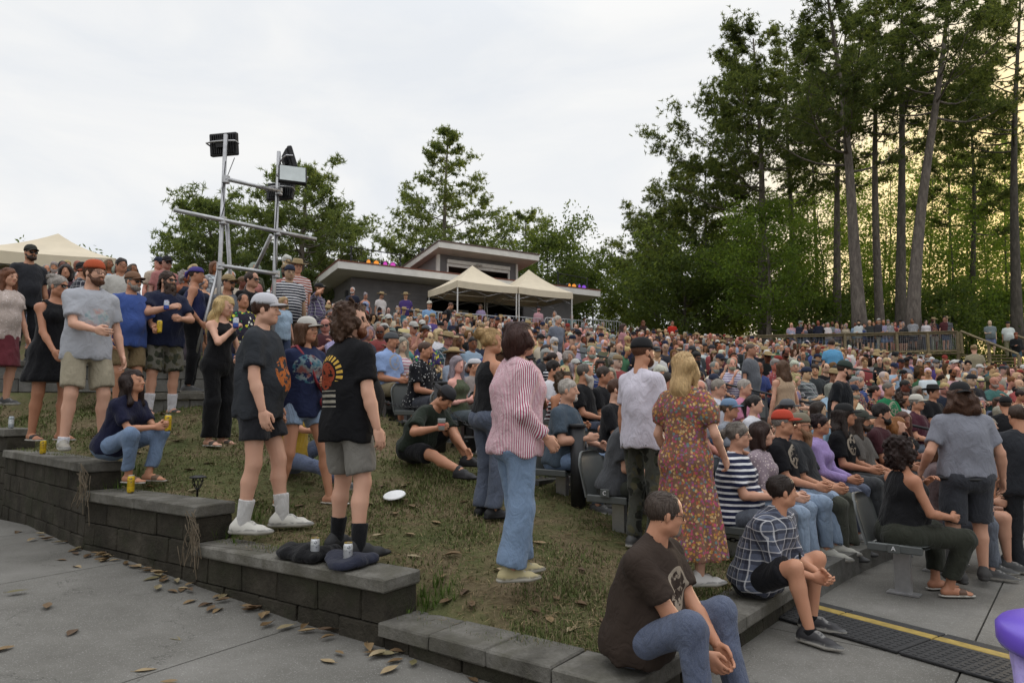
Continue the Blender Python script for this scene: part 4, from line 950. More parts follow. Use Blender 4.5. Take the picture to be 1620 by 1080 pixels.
def block_wall(name, label, p0, p1, ztop, zbase, bl=.42, depth=.3, cap_len=.42, cap_t=.095, over=.035, mat='wall_block', course=.2):
    p0, p1 = np.array(p0, float), np.array(p1, float); d = p1-p0; L = np.linalg.norm(d); d = d/L; nv = np.array((d[1], -d[0]))   # d runs right->left when p0 is right; nv points back
    if nv @ np.array((.4, .9)) < 0: nv = -nv
    yaw = math.atan2(d[1], d[0]); root = empty(name, (p0[0], p0[1], 0), 0, label, 'wall')
    def put(nm, t0, t1, z0, z1, dep, back, kind, m):
        c = p0+d*(t0+t1)/2+nv*(back+dep/2)-p0
        stone(nm, root, (c[0], c[1], (z0+z1)/2), yaw, (t1-t0-.006, dep, z1-z0-.004), kind, m)
    n = max(1, round(L/cap_len)); e = .02
    for i in range(n): put('cap_stone', -e+(L+2*e)*i/n, -e+(L+2*e)*(i+1)/n, ztop-cap_t, ztop+random.uniform(-.004, .004), depth+.05, -over+random.uniform(-.006, .006), 'c%d' % (i % 4), 'cap_stone')
    z = ztop-cap_t; k = 0
    while z > zbase+.02:
        z0 = max(z-course, zbase-.1); off = 0 if k % 2 else bl/2; t = -off
        while t < L-.01:
            a, b_ = max(0, t), min(L, t+bl)
            if b_-a > .06: put('block', a, b_, z0, z, depth, random.uniform(0, .012), 'b%d' % random.randrange(5), mat)
            t += bl
        z -= course; k += 1
    return root
block_wall('retaining_wall', 'lowest step of the stepped block wall, its coping cracked, at the man in brown', WP[0], WP[1], WZ[0], 0)
block_wall('retaining_wall', 'step of the block wall under the curly man in black, two white cans on it', WP[1], WP[2], WZ[1], 0, cap_len=2.1)
block_wall('retaining_wall', 'step of the block wall beside the small garden lamp', WP[2], WP[3], WZ[2], .12, cap_len=1.0)
block_wall('retaining_wall', 'step of the block wall that the woman in jeans sits on', WP[3], WP[4], WZ[3], .15, cap_len=1.1)
block_wall('retaining_wall', 'highest step of the block wall at the far left, grey can on it', WP[4], WP[5], WZ[4], .15, cap_len=1.1)
# right flank of the wall: low coping that turns into the seating kerb
block_wall('retaining_wall', 'low wall under the man in the plaid shirt, running on into the kerb', (.53, 3.42), (2.42, 5.69), .2, 0, cap_len=1.2)
def ring_prism(r0, r1, a0, a1, z0, z1, n):
    m = MB(); vs = []
    for i in range(n+1):
        a = a0+(a1-a0)*i/n; Z0 = z0(a) if callable(z0) else z0; Z1 = z1(a) if callable(z1) else z1
        for r, z in ((r0, Z0), (r0, Z1), (r1, Z1), (r1, Z0)): x, y = polar(r, a); vs.append((x, y, z))
    fs = []
    for i in range(n):
        for j in range(4): fs.append((i*4+j, i*4+(j+1) % 4, i*4+4+(j+1) % 4, i*4+4+j))
    fs += [(3, 2, 1, 0), tuple(n*4+j for j in range(4))]; m.add(vs, fs); return m
def terraces():
    root = tag(empty('seating_terrace'), kind='structure')
    ke = tag(empty('kerb'), kind='structure'); a = LEFT_A
    while a > 92:                              # kerb in cast lengths
        b_ = a-9.5; ring_prism(R0, R0+.17, a-.03, b_+.03, -.05, .195, 5).build('kerb_stone', MATS['kerb'], ke); a = b_
    for k in range(26):
        r0 = R0+.17+(ROW_D*k if k == 0 else ROW_D*k-.17); r1 = R0+ROW_D*(k+1)
        ring_prism(r0, r1+.02, LEFT_A, 62, lambda a: row_z(k, a)-.75, lambda a: row_z(k, a)-(.012 if k == 0 else 0), 44).build('step', MATS['asphalt' if k == 0 else 'step'], root)
    ring_prism(R0+ROW_D*26, R0+ROW_D*26+8, LEFT_A, 62, lambda a: row_z(25, a)-.7, lambda a: row_z(25, a)+.12, 44).build('step', MATS['concrete'], root)
terraces()
# row ends: timber-faced concrete sleepers beside the bollards
for k, (p, q, y0) in enumerate((((850, 752), (1000, 736), 7.0),)):
    pass
# ---- upper ledges on the left lawn
block_wall('retaining_wall', 'long low concrete ledge behind the standing people at far left', at(330, 568, 10.6).xy, at(-90, 578, 10.6).xy, at(150, 570, 10.6).z, 1.8, cap_len=1.6, mat='kerb')
block_wall('retaining_wall', 'short low concrete ledge behind the man in grey cargo shorts', at(322, 622, 9.3).xy, at(235, 620, 9.5).xy, at(290, 621, 9.3).z, 1.45, cap_len=1.4, mat='kerb')
# ---------------------------------------------------------------- metals, wood, cloth for things
simple('galv', (.42, .42, .43), .42, .85, .15, 12, .1)
simple('black_metal', (.018, .018, .02), .5, .3, .3, 9, .1)
simple('white_paint', (.62, .6, .57), .55, 0, .08, 5)
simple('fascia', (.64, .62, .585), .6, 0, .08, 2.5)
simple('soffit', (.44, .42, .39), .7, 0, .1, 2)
simple('siding', (.125, .118, .122), .75, 0, .15, 2.2)
simple('siding_light', (.22, .21, .215), .75, 0, .1, 2.2)
simple('roofing', (.17, .065, .045), .9, 0, .3, 9, .4)
simple('roofing_grey', (.12, .085, .075), .9, 0, .3, 9, .4)
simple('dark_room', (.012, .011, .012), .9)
simple('canvas', (.60, .52, .39), .85, 0, .07, 2, .15, 60)
simple('tent_under', (.5, .44, .34), .85, 0, .05, 2)
simple('wood_rail', (.19, .15, .085), .8, 0, .3, 7, .3, 60)
simple('plastic_grey', (.085, .092, .09), .5, 0, .12, 5)
simple('lens_grey', (.46, .5, .5), .25)
simple('rubber', (.022, .022, .023), .8, 0, .3, 30, .6, 90)
simple('yellow_paint', (.30, .21, .045), .7, 0, .25, 18, .2)
simple('purple_plastic', (.15, .085, .55), .3, 0, .08, 6)
simple('bag', (.38, .31, .66), .3, 0, .25, 9, .9, 22)
simple('paper', (.75, .75, .76), .8, 0, .03)
def lamp_mat(name, col, e):
    m, nt, b = new_mat(name); b.inputs['Base Color'].default_value = tuple(col)+(1,); b.inputs['Emission Color'].default_value = tuple(col)+(1,); b.inputs['Emission Strength'].default_value = e
lamp_mat('lamp_amber', (.8, .40, .07), .45); lamp_mat('lamp_magenta', (.6, .10, .5), .45); lamp_mat('lamp_violet', (.30, .11, .65), .45); lamp_mat('lamp_white', (1, .95, .85), 1.6)
# ---------------------------------------------------------------- control building behind the crowd
def building():
    f0 = np.array((-7.6, 30.)); fx = np.array((.855, .517)); fy = np.array((-.517, .855)); zb = 5.0
    M = Matrix(((fx[0], fy[0], 0, f0[0]), (fx[1], fy[1], 0, f0[1]), (0, 0, 1, zb), (0, 0, 0, 1)))
    b = empty('control_building', (f0[0], f0[1], zb), math.atan2(fx[1], fx[0]), 'low grey sided building with raised shed-roofed booth at the top of the slope', 'building')
    ez = 2.92
    def part(nm, mat, fn, parent=b):
        m = MB(); fn(m); return m.build(nm, MATS[mat], parent)
    # lower walls (local: x along front, y back); wall set back under eaves
    for nm, x0, x1, y0, y1 in (('wall', .75, 13.4, 1.0, 1.2), ('wall', .75, .95, 1.2, 5.2), ('wall', 13.2, 13.4, 1.2, 5.2), ('wall', .95, 13.2, 5.0, 5.2)):
        if y0 == 1.0:
            part(nm, 'siding', lambda m: m.box((x0, y0, -.6), (4.6, y1, ez-.25)))
            part(nm, 'siding', lambda m: m.box((10.2, y0, -.6), (x1, y1, ez-.25)))
            part(nm, 'siding', lambda m: m.box((4.6, y0, 2.15), (10.2, y1, ez-.25)))
            part(nm, 'siding', lambda m: m.box((4.6, y0, -.6), (10.2, y1, .35)))
        else: part(nm, 'siding', lambda m: m.box((x0, y0, -.6), (x1, y1, ez-.25)))
    for i in range(14):                        # siding boards proud of the wall face
        part('siding_board', 'siding', lambda m: m.box((.76, .985, -.2+i*.19), (4.58, .998, -.2+i*.19+.182)))
        part('siding_board', 'siding', lambda m: m.box((.738, 1.02, -.2+i*.19), (.748, 5.1, -.2+i*.19+.182)))
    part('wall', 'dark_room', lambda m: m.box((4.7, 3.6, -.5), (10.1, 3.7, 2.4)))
    part('counter', 'black_metal', lambda m: m.box((4.7, 1.3, .9), (10.1, 1.9, .96)))
    part('whiteboard', 'paper', lambda m: m.box((6.9, 3.5, 1.0), (8.2, 3.56, 2.0)))
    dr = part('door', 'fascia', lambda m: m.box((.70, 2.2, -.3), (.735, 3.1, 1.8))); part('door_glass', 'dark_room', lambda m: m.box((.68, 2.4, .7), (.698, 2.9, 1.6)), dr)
    nt_ = part('notice', 'paper', lambda m: m.box((2.05, .955, .85), (2.45, .98, 1.35)))
    part('notice', 'paper', lambda m: m.box((13.0, .955, .6), (13.3, .98, 1.0)))
    part('wall_light', 'black_metal', lambda m: m.box((.62, 1.3, 1.8), (.73, 1.5, 2.1)))
    # lower roof: thin slab, fascia boards
    r1 = part('roof', 'roofing', lambda m: m.add([(-.3, -.35, ez+.16), (14.4, -.35, ez+.16), (14.4, 6, ez-.2), (-.3, 6, ez-.2), (-.3, -.35, ez+.22), (14.4, -.35, ez+.22), (14.4, 6, ez-.14), (-.3, 6, ez-.14)], [(0, 3, 2, 1), (4, 5, 6, 7), (0, 1, 5, 4), (1, 2, 6, 5), (2, 3, 7, 6), (3, 0, 4, 7)]))
    part('fascia_board', 'fascia', lambda m: m.box((-.28, -.33, ez-.16), (14.38, -.29, ez+.155)), r1)
    part('fascia_board', 'fascia', lambda m: m.add([(-.28, -.29, ez-.16), (-.28, 5.9, ez-.5), (-.28, 5.9, ez-.2), (-.28, -.29, ez+.155), (-.24, -.29, ez-.16), (-.24, 5.9, ez-.5), (-.24, 5.9, ez-.2), (-.24, -.29, ez+.155)], [(0, 3, 2, 1), (4, 5, 6, 7), (0, 1, 5, 4), (1, 2, 6, 5), (2, 3, 7, 6), (3, 0, 4, 7)]), r1)
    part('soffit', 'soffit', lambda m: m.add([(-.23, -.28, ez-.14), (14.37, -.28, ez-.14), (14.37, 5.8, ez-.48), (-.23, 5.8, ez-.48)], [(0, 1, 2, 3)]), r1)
    part('eave_lamp', 'lamp_white', lambda m: m.lathe([(.001, -.07), (.05, -.05), (.07, 0), (.06, .05)], 10, 0, Matrix.Translation((.1, 3.4, ez-.42))), r1)
    # raised booth
    ux0, ux1, uy0, uy1, uz = 5.1, 9.75, .9, 4.6, 4.28
    for nm, x0, x1, y0, y1, z0, z1, mt in (('booth_wall', ux0, ux0+.5, uy0, uy0+.15, ez, uz, 'siding'), ('booth_wall', ux1-.5, ux1, uy0, uy0+.15, ez, uz, 'siding'), ('booth_wall', ux0+.5, ux1-.5, uy0, uy0+.15, uz-.24, uz, 'siding'),
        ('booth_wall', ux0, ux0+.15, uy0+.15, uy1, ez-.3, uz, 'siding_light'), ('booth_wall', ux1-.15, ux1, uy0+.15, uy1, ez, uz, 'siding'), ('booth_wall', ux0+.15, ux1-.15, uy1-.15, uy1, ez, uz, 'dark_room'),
        ('corner_trim', ux0-.03, ux0+.12, uy0-.03, uy0-.005, ez, uz, 'fascia'), ('corner_trim', ux0-.03, ux0-.005, uy0-.005, uy0+.14, ez, uz, 'fascia'), ('corner_trim', ux1-.1, ux1+.03, uy0-.03, uy0-.005, ez, uz, 'fascia'), ('corner_trim', ux0-.03, ux0-.005, uy1-.15, uy1, ez, uz, 'fascia'),
        ('shutter_box', ux0+.5, ux1-.5, uy0-.12, uy0+.1, uz-.40, uz-.22, 'white_paint'), ('shutter', ux0+.56, ux1-.56, uy0-.04, uy0+.02, uz-.56, uz-.41, 'white_paint'),
        ('window_frame', ux0+.5, ux0+.57, uy0-.06, uy0+.05, ez, uz-.41, 'white_paint'), ('window_frame', ux1-.57, ux1-.5, uy0-.06, uy0+.05, ez, uz-.41, 'white_paint')):
        part(nm, mt, lambda m: m.box((x0, y0, z0), (x1, y1, z1)))
    tz = 4.72
    def slab(x0, x1, y0, y1, za, zb_, t):       # plane sloping from za at y0 to zb_ at y1
        return lambda m: m.add([(x0, y0, za), (x1, y0, za), (x1, y1, zb_), (x0, y1, zb_), (x0, y0, za+t), (x1, y0, za+t), (x1, y1, zb_+t), (x0, y1, zb_+t)], [(0, 3, 2, 1), (4, 5, 6, 7), (0, 1, 5, 4), (1, 2, 6, 5), (2, 3, 7, 6), (3, 0, 4, 7)])
    r2 = part('booth_roof', 'roofing_grey', slab(ux0-.45, ux1+.75, -.15, 5.4, tz-.08, tz-.6, .08))
    part('fascia_board', 'fascia', lambda m: m.box((ux0-.43, -.13, tz-.36), (ux1+.73, -.09, tz-.085)), r2)
    part('fascia_board', 'fascia', slab(ux0-.43, ux0-.39, -.09, 5.3, tz-.36, tz-.88, .27), r2)
    part('fascia_board', 'fascia', slab(ux1+.69, ux1+.73, -.09, 5.3, tz-.36, tz-.88, .27), r2)
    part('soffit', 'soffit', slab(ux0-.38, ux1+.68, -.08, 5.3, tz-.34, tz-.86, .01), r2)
    part('booth_wall', 'siding', lambda m: m.box((ux0+.01, uy0+.02, uz), (ux1-.01, uy0+.1, uz+.12)))
    for q in (7.2, 7.4): part('floodlight', 'galv', lambda m: m.lathe([(.001, 0), (.06, .02), (.085, .1), (.08, .12)], 10, 0, Matrix.Translation((q, .72, uz-.36)) @ Matrix.Rotation(R(115), 4, 'X')))
    part('camera_post', 'black_metal', lambda m: (m.box((ux0-.42, 1.9, 4.3), (ux0-.36, 1.96, 4.75)), m.box((ux0-.48, 1.84, 4.6), (ux0-.3, 2.02, 4.74))))
    # stage lamps on truss frames standing on the lower roof
    for lab, x0, x1, cols in (('four coloured stage lamps on the left end of the building roof', .6, 3.0, 'aamm'), ('four coloured stage lamps on the right end of the building roof', 12.2, 14.2, 'aavv')):
        p = M @ Vector((x0, .6, ez+.14)); t = empty('stage_lamp_frame', p, math.atan2(fx[1], fx[0]), lab, 'stage lights'); w = x1-x0
        m = MB(); m.tube([(0, 0, -.1), (0, 0, 1.0)], .04, 6); m.tube([(w, 0, -.1), (w, 0, .9)], .04, 6); m.tube([(-.1, 0, .95), (w+.1, 0, .85)], .025, 6); m.tube([(0, 0, .35), (w, 0, .35)], .025, 6)
        for q in range(6): m.tube([(w*q/5, 0, .35), (w*q/5, 0, .9)], .012, 5)
        m.build('frame', MATS['black_metal'], t)
        for q, c in enumerate(cols):
            X = w*(.32+.17*q); l = MB(); Mx = Matrix.Translation((X, -.12, .3)) @ Matrix.Rotation(R(100), 4, 'X') @ Matrix.Rotation(R(25*(-1 if q % 2 else .6)), 4, 'Y')
            l.lathe([(.05, -.22), (.11, -.18), (.14, 0), (.145, .06), (.125, .06), (.12, .01)], 12, 0, Mx); o = l.build('lamp', MATS['black_metal'], t, True)
            k = MB(); k.lathe([(.001, .03), (.122, .03)], 12, 0, Mx); k.build('lens', MATS[{'a': 'lamp_amber', 'm': 'lamp_magenta', 'v': 'lamp_violet'}[c]], o)
building()
# ---------------------------------------------------------------- pop-up tents
def tent(label, c0, ang, w, zg, zv, zp):
    t = empty('canopy_tent', (c0[0], c0[1], zg), ang, label, 'tent', 'beige pop-up tents'); H = zv-zg; P = zp-zg; n = 10; V = []; F = []
    top = MB(); mid = w/2
    vs = []; k = 8
    for side in range(4):
        base = len(vs)
        for i in range(k+1):           # rings from eave to peak, concave like tensioned cloth
            u = i/k; z = H+(P-H)*(u**1.15*.82+u**3*.18)
            for j in range(n+1):
                q = -1+2*j/n; e = (1-u)*mid; sag = .05*(1-q*q)*(1-u)*u*4*.35
                x, y = q*e, -e; z2 = z-sag-(.04*(1-q*q) if i == 0 else 0)
                c, s_ = [(1, 0), (0, 1), (-1, 0), (0, -1)][side]; vs.append((mid+c*x-s_*y, mid+s_*x+c*y, z2))
        for i in range(k):
            for j in range(n): F.append((base+i*(n+1)+j, base+i*(n+1)+j+1, base+(i+1)*(n+1)+j+1, base+(i+1)*(n+1)+j))
    top.add(vs, F); top.build('canopy', MATS['canvas'], t, True)
    for side in range(4):
        v = MB(); vs = []; 
        for lay in (0, 1):
            for j in range(13):
                q = -1+2*j/12; wob = .012*math.sin(j*2.1+side); c, s_ = [(1, 0), (0, 1), (-1, 0), (0, -1)][side]; x, y = q*mid, -mid-.006-(wob if lay else 0)
                vs.append((mid+c*x-s_*y, mid+s_*x+c*y, H-.04*(1-q*q)-(.30 if lay else -.002)))
        v.add(vs, [(j, j+1, 14+j, 13+j) for j in range(12)]); v.build('valance', MATS['canvas'], t, True)
    for x, y in ((.04, .04), (w-.04, .04), (w-.04, w-.04), (.04, w-.04)): MB().box((x-.022, y-.022, 0), (x+.022, y+.022, H-.01)).build('pole', MATS['white_paint'], t)
    m = MB()
    for a, b_ in (((.04, .04), (w-.04, .04)), ((w-.04, .04), (w-.04, w-.04)), ((w-.04, w-.04), (.04, w-.04)), ((.04, w-.04), (.04, .04))):
        A = Vector((*a, 0)); B = Vector((*b_, 0)); Mi = (A+B)/2
        for p, q in ((A, Mi), (Mi, B)):
            m.tube([p+Vector((0, 0, H-.12)), q+Vector((0, 0, H-.55))], .011, 5); m.tube([p+Vector((0, 0, H-.55)), q+Vector((0, 0, H-.12))], .011, 5)
    m.build('truss', MATS['galv'], t); return t
FA = math.atan2(.517, .855)
tent('beige pop-up tent with the highest peak, in front of the grey booth', (-2.36, 29.0), FA, 3.05, 4.7, 7.1, 8.2)
tent('beige pop-up tent right of the booth, half behind its neighbour', (.30, 30.66), FA, 3.05, 4.75, 7.12, 8.35)
tent('beige pop-up tent at the far left edge above the standing crowd', (at(40, 400, 15.4).x-1.55, 15.6), R(24), 3.05, 3.3, at(172, 411, 17).z, at(80, 366, 17.4).z)
# ---------------------------------------------------------------- steel barriers
def barrier(p, ang, label, L=2.2):
    t = empty('crowd_barrier', p, ang, label, 'barrier', 'steel crowd barriers before the building'); m = MB(); r = .02
    pts = [(0, 0, .12), (0, 0, .95), (.02, 0, 1.05), (.12, 0, 1.1), (L-.12, 0, 1.1), (L-.02, 0, 1.05), (L, 0, .95), (L, 0, .12)]
    m.tube(pts, r, 6); m.tube([(0, 0, .22), (L, 0, .22)], r*.8, 6); m.build('frame', MATS['galv'], t, True)
    for i in range(13): MB().tube([(L*(i+1)/14, 0, .22), (L*(i+1)/14, 0, 1.09)], .009, 5).build('bar', MATS['galv'], t)
    for x in (.25, L-.25): MB().box((x-.03, -.3, 0), (x+.03, .3, .03)).tube([(x, 0, .03), (x, 0, .22)], .018, 6).build('foot', MATS['galv'], t)
for i in range(5):
    p = np.array((-4.35, 26.9))+np.array((.855, .517))*2.27*i
    barrier((p[0], p[1], cone_z(min(rad_ang(*p)[0], 37.2))+.1), FA, 'steel crowd barrier before the building, number %s from the left' % ('one', 'two', 'three', 'four', 'five')[i])
# ---------------------------------------------------------------- floodlight scaffold
def scaffold():
    yL, yR = 9.5, 10.0; bL = at(347, 520, yL); bR = at(436, 520, yR); xL, xR = at(352, 330, yL).x, at(438, 330, yR).x
    t = empty('light_scaffold', (xL, yL, 1.7), 0, 'galvanised pipe scaffold carrying floodlights behind the standing crowd', 'scaffold')
    o = Vector((xL, yL, 1.7))
    def pipe(a, b, r=.029, nm='pipe'): MB().tube([Vector(a)-o, Vector(b)-o], r, 10).build(nm, MATS['galv'], t, True)
    zl = lambda py: at(352, py, yL).z; zr = lambda py: at(440, py, yR).z
    pipe((xL, yL, 1.6), (xL, yL, zl(213)), nm='upright'); pipe((xR, yR, 1.6), (xR, yR, zr(240)), nm='upright')
    def bar(pa, pb, e0, e1):
        A = at(*pa, yL-.07); B = at(*pb, yR-.07); d = (B-A); pipe(A-d*e0, B+d*e1, nm='crossbar')
        for P in (A, B): MB().tube([P-o+Vector((0, .035, -.05)), P-o+Vector((0, .035, .05))], .055, 8).build('clamp', MATS['galv'], t)
    bar((356, 283), (440, 302), .0, .08); bar((351, 348), (438, 366), .8, .78); bar((347, 420), (436, 433), .02, .06)
    pipe((xL+.05, yL+.05, zl(350)), (xL-.25, yL+1.4, 1.9), nm='brace'); A = at(429, 372, yR+.05); pipe(A, at(383, 470, yR+.9), nm='brace'); B = at(346, 425, yL); pipe(B, at(300, 596, yL), .022, nm='brace')
    m = MB(); m.tube([at(357, 255, yL-.06)-o, at(352, 300, yL-.07)-o, at(355, 325, yL-.1)-o, at(350, 345, yL-.06)-o], .007, 5); m.tube([at(371, 250, yL+.2)-o, at(360, 278, yL)-o], .006, 5); m.tube([at(440, 300, yR-.05)-o, at(436, 360, yR-.08)-o, at(437, 430, yR-.06)-o], .008, 5)
    m.build('cable', MATS['black_metal'], t)
    def flood(c, yaw, pitch, label, w=.44, h=.33):
        f = empty('floodlight', c, 0, label, 'floodlight', 'floodlights on the scaffold'); f.rotation_euler = (pitch, 0, yaw)
        MB().box((-w/2, 0, -h/2), (w/2, .07, h/2), bev=.012).build('housing', MATS['black_metal'], f); m = MB()
        for i in range(11): m.box((-w/2+.03+i*(w-.06)/11, .071, -h/2+.03), (-w/2+.045+i*(w-.06)/11, .095, h/2-.03))
        m.build('cooling_fins', MATS['black_metal'], f); MB().box((-w/2+.02, -.006, -h/2+.02), (w/2-.02, -.001, h/2-.02)).build('lens', MATS['lens_grey'], f)
        MB().tube([(-w/2-.015, .03, .0), (-w/2-.015, .12, .02), (-w/4, .16, .02), (w/4, .16, .02), (w/2+.015, .12, .02), (w/2+.015, .03, 0)], .012, 6).build('bracket', MATS['galv'], f)
        MB().box((-.07, .095, -.06), (.07, .14, .06)).build('driver_box', MATS['black_metal'], f); return f
    flood(at(357, 230, yL+.22), R(168), R(-8), 'floodlight seen from behind on the left scaffold pole')
    flood(at(462, 254, yR+.1), R(118), R(-18), 'topmost floodlight seen from the side on the right scaffold pole')
    flood(at(463, 275, yR-.25), R(22), R(-20), 'floodlight with its pale glass facing the viewer on the right pole', .40, .30)
    flood(at(446, 305, yR+.2), R(172), R(10), 'lowest floodlight seen from behind on the right scaffold pole', .42, .28)
scaffold()
# ---------------------------------------------------------------- viewing deck on the right
DECK_Z = 4.4
DK = [Vector((12.2, 36.2, DECK_Z)), Vector((14.8, 35.6, DECK_Z)), Vector((17.2, 35.1, DECK_Z)), Vector((19.6, 34.6, DECK_Z)), Vector((21.0, 34.3, DECK_Z)), Vector((22.3, 34.0, DECK_Z))]
def deck():
    d = empty('viewing_deck', (17, 36, DECK_Z), 0, 'raised timber deck with post and wire railing behind the seats', 'deck'); o = Vector((17, 36, DECK_Z))
    n = 34
    for i in range(n):
        x0 = 12.0+i*.31; MB().box((x0, 33.9+(22.3-x0)*.21, -.05), (x0+.3, 40, 0)).build('floor_board', MATS['wood_rail'], d, loc=Vector((0, 0, DECK_Z))-o+Vector((0, 0, 0)))
    for i in range(len(DK)):
        p = DK[i]-o; MB().box((p.x-.06, p.y-.06, -1.5), (p.x+.06, p.y+.06, 1.05)).build('post', MATS['wood_rail'], d)
    for i in range(len(DK)-1):
        a, b_ = DK[i]-o, DK[i+1]-o; di = (b_-a).normalized(); s_ = Vector((-di.y, di.x, 0))
        def board(z0, z1, w): return MB().add([a-s_*w+Vector((0, 0, z0)), b_-s_*w+Vector((0, 0, z0)), b_+s_*w+Vector((0, 0, z0)), a+s_*w+Vector((0, 0, z0)), a-s_*w+Vector((0, 0, z1)), b_-s_*w+Vector((0, 0, z1)), b_+s_*w+Vector((0, 0, z1)), a+s_*w+Vector((0, 0, z1))], [(0, 3, 2, 1), (4, 5, 6, 7), (0, 1, 5, 4), (1, 2, 6, 5), (2, 3, 7, 6), (3, 0, 4, 7)])
        board(1.052, 1.10, .1).build('top_rail', MATS['wood_rail'], d); board(.94, 1.04, .02).build('side_rail', MATS['wood_rail'], d); board(.06, .16, .02).build('side_rail', MATS['wood_rail'], d)
        m = MB()
        for k in range(7): m.tube([a+Vector((0, 0, .24+.1*k)), b_+Vector((0, 0, .24+.1*k))], .005, 4)
        for k in range(1, 16): q = a+(b_-a)*(k/16); m.tube([q+Vector((0, 0, .16)), q+Vector((0, 0, .94))], .004, 4)
        m.build('wire_mesh', MATS['galv'], d)
        if 1 <= i <= 3: board(-.45, -.06, .015).build('fascia_board', MATS['white_paint'], d)
    # stair with sloping rails
    for off in (0, 2.2):
        a = DK[-1]-o+Vector((off, -.3, 1.05)); b_ = a+Vector((1.0, -2.4, -1.35)); MB().tube([a, b_], .06, 4).build('stair_rail', MATS['wood_rail'], d)
        for t in (0, .5, 1): p = a+(b_-a)*t; MB().box((p.x-.05, p.y-.05, p.z-1.1), (p.x+.05, p.y+.05, p.z-.02)).build('post', MATS['wood_rail'], d)
    for k in range(8): MB().box((5.3+.125*k, -2.3-.3*k, -.17*(k+1)), (7.5+.125*k, -2.0-.3*k, -.17*(k+1)+.05)).build('tread', MATS['wood_rail'], d)
deck()
# ---------------------------------------------------------------- bollards and chain, aisle rails
def bollard(base, h, r, label):
    t = empty('bollard', base, 0, label, 'bollard', 'black bollards along the seating edge'); MB().lathe([(r, -.1), (r, h-.03), (r*.98, h-.03)], 20).build('post', MATS['black_metal'], t, True)
    MB().lathe([(r, h-.04), (r*1.18, h-.03), (r*1.2, h-.005), (r*1.12, h), (.001, h+.004)], 20).build('top_plate', MATS['black_metal'], t, True)
    MB().lathe([(.02, 0), (.035, .012), (.02, .024)], 8, 0, Matrix.Translation((r, 0, h*.72)) @ Matrix.Rotation(R(90), 4, 'Y')).build('chain_ring', MATS['galv'], t)
B1 = at(915, 800, 6.85); B2 = Vector((-.86, 8.2, 1.05)); B0 = Vector((2.05, 5.75, .25)); B3 = Vector((-2.2, 9.6, 1.4))
bollard(B1, .80, .075, 'black steel bollard on the grass right of the woman in striped shirt'); bollard(B2, .80, .075, 'black steel bollard behind the man sitting in dark green')
def chain(a, b_, sag, label):
    m = MB(); n = int((b_-a).length/.045); pts = [a+(b_-a)*(i/n)+Vector((0, 0, -sag*4*(i/n)*(1-i/n))) for i in range(n+1)]
    for i in range(n):
        d = (pts[i+1]-pts[i]).normalized(); c = (pts[i]+pts[i+1])/2; s_ = d.cross(Vector((0, 0, 1))).normalized(); u = d.cross(s_); w = s_ if i % 2 else u
        m.tube([c-d*.03, c-d*.02+w*.014, c+d*.02+w*.014, c+d*.03, c+d*.02-w*.014, c-d*.02-w*.014, c-d*.03], .0045, 4, cap=False)
    tag(m.build('chain', MATS['black_metal']), label, 'chain', 'chains along the seating edge')
up = Vector((0, 0, .56))
chain(B1+up, B2+up, .22, 'dark chain sagging between the two black bollards'); chain(B1+up, Vector((1.95, 5.85, .42)), .2, 'dark chain running from the near bollard down towards the kerb'); chain(B2+up, B3+up, .2, 'dark chain running uphill from the far bollard')
def handrail(a, r0, r1, label):
    t = empty('aisle_handrail', (*polar(r0, a), cone_z(r0)), 0, label, 'handrail', 'black handrails on the aisle steps'); o = Vector((*polar(r0, a), cone_z(r0)))
    P = lambda r, h: Vector((*polar(r, a), cone_z(r)+h))-o
    MB().tube([P(r0, .55), P(r0, .92), P(r1, .92), P(r1, .55)], .021, 8).build('rail', MATS['black_metal'], t, True)
    for q in (r0+.05, (r0+r1)/2, r1-.05): MB().tube([P(q, -.3), P(q, .92)], .02, 8).build('post', MATS['black_metal'], t, True)
handrail(121.5, 14.5, 16.0, 'black aisle handrail nearest the front rows'); handrail(121.7, 16.3, 18.2, 'black aisle handrail beside the standing man in black'); handrail(121.5, 21, 23, 'black aisle handrail halfway up the slope'); handrail(103, 20, 22.5, 'black aisle handrail on the right block'); handrail(130, 24, 26.5, 'black aisle handrail high on the left block')
# ================================================================= trees
def leaf_mat(name, c0, c1, c2, tr=.35):
    m = bpy.data.materials.new(name); m.use_nodes = True; MATS[name] = m; nt = m.node_tree; nt.nodes.clear()
    out = nt.nodes.new('ShaderNodeOutputMaterial'); a = attr(nt); sp = nt.nodes.new('ShaderNodeSeparateColor'); nt.links.new(a.outputs['Color'], sp.inputs[0])
    r = ramp(nt, sp.outputs[0], [(0, c0), (.55, c1), (1, c2)])
    d = nt.nodes.new('ShaderNodeBsdfDiffuse'); t = nt.nodes.new('ShaderNodeBsdfTranslucent'); mx = nt.nodes.new('ShaderNodeMixShader'); mx.inputs[0].default_value = tr
    nt.links.new(r.outputs[0], d.inputs[0]); q = mixc(nt, 1., r.outputs[0], (2.0, 1.9, .7), 'MULTIPLY'); nt.links.new(q, t.inputs[0])
    nt.links.new(d.outputs[0], mx.inputs[1]); nt.links.new(t.outputs[0], mx.inputs[2]); nt.links.new(mx.outputs[0], out.inputs[0])
leaf_mat('needles', (.045, .064, .032), (.082, .106, .050), (.135, .155, .078), .5)
leaf_mat('needles_grey', (.07, .10, .05), (.12, .155, .075), (.17, .20, .10), .5)
leaf_mat('leaves', (.07, .11, .03), (.11, .165, .048), (.155, .215, .065), .55)
leaf_mat('leaves_dark', (.06, .085, .035), (.095, .13, .052), (.14, .175, .075), .5)
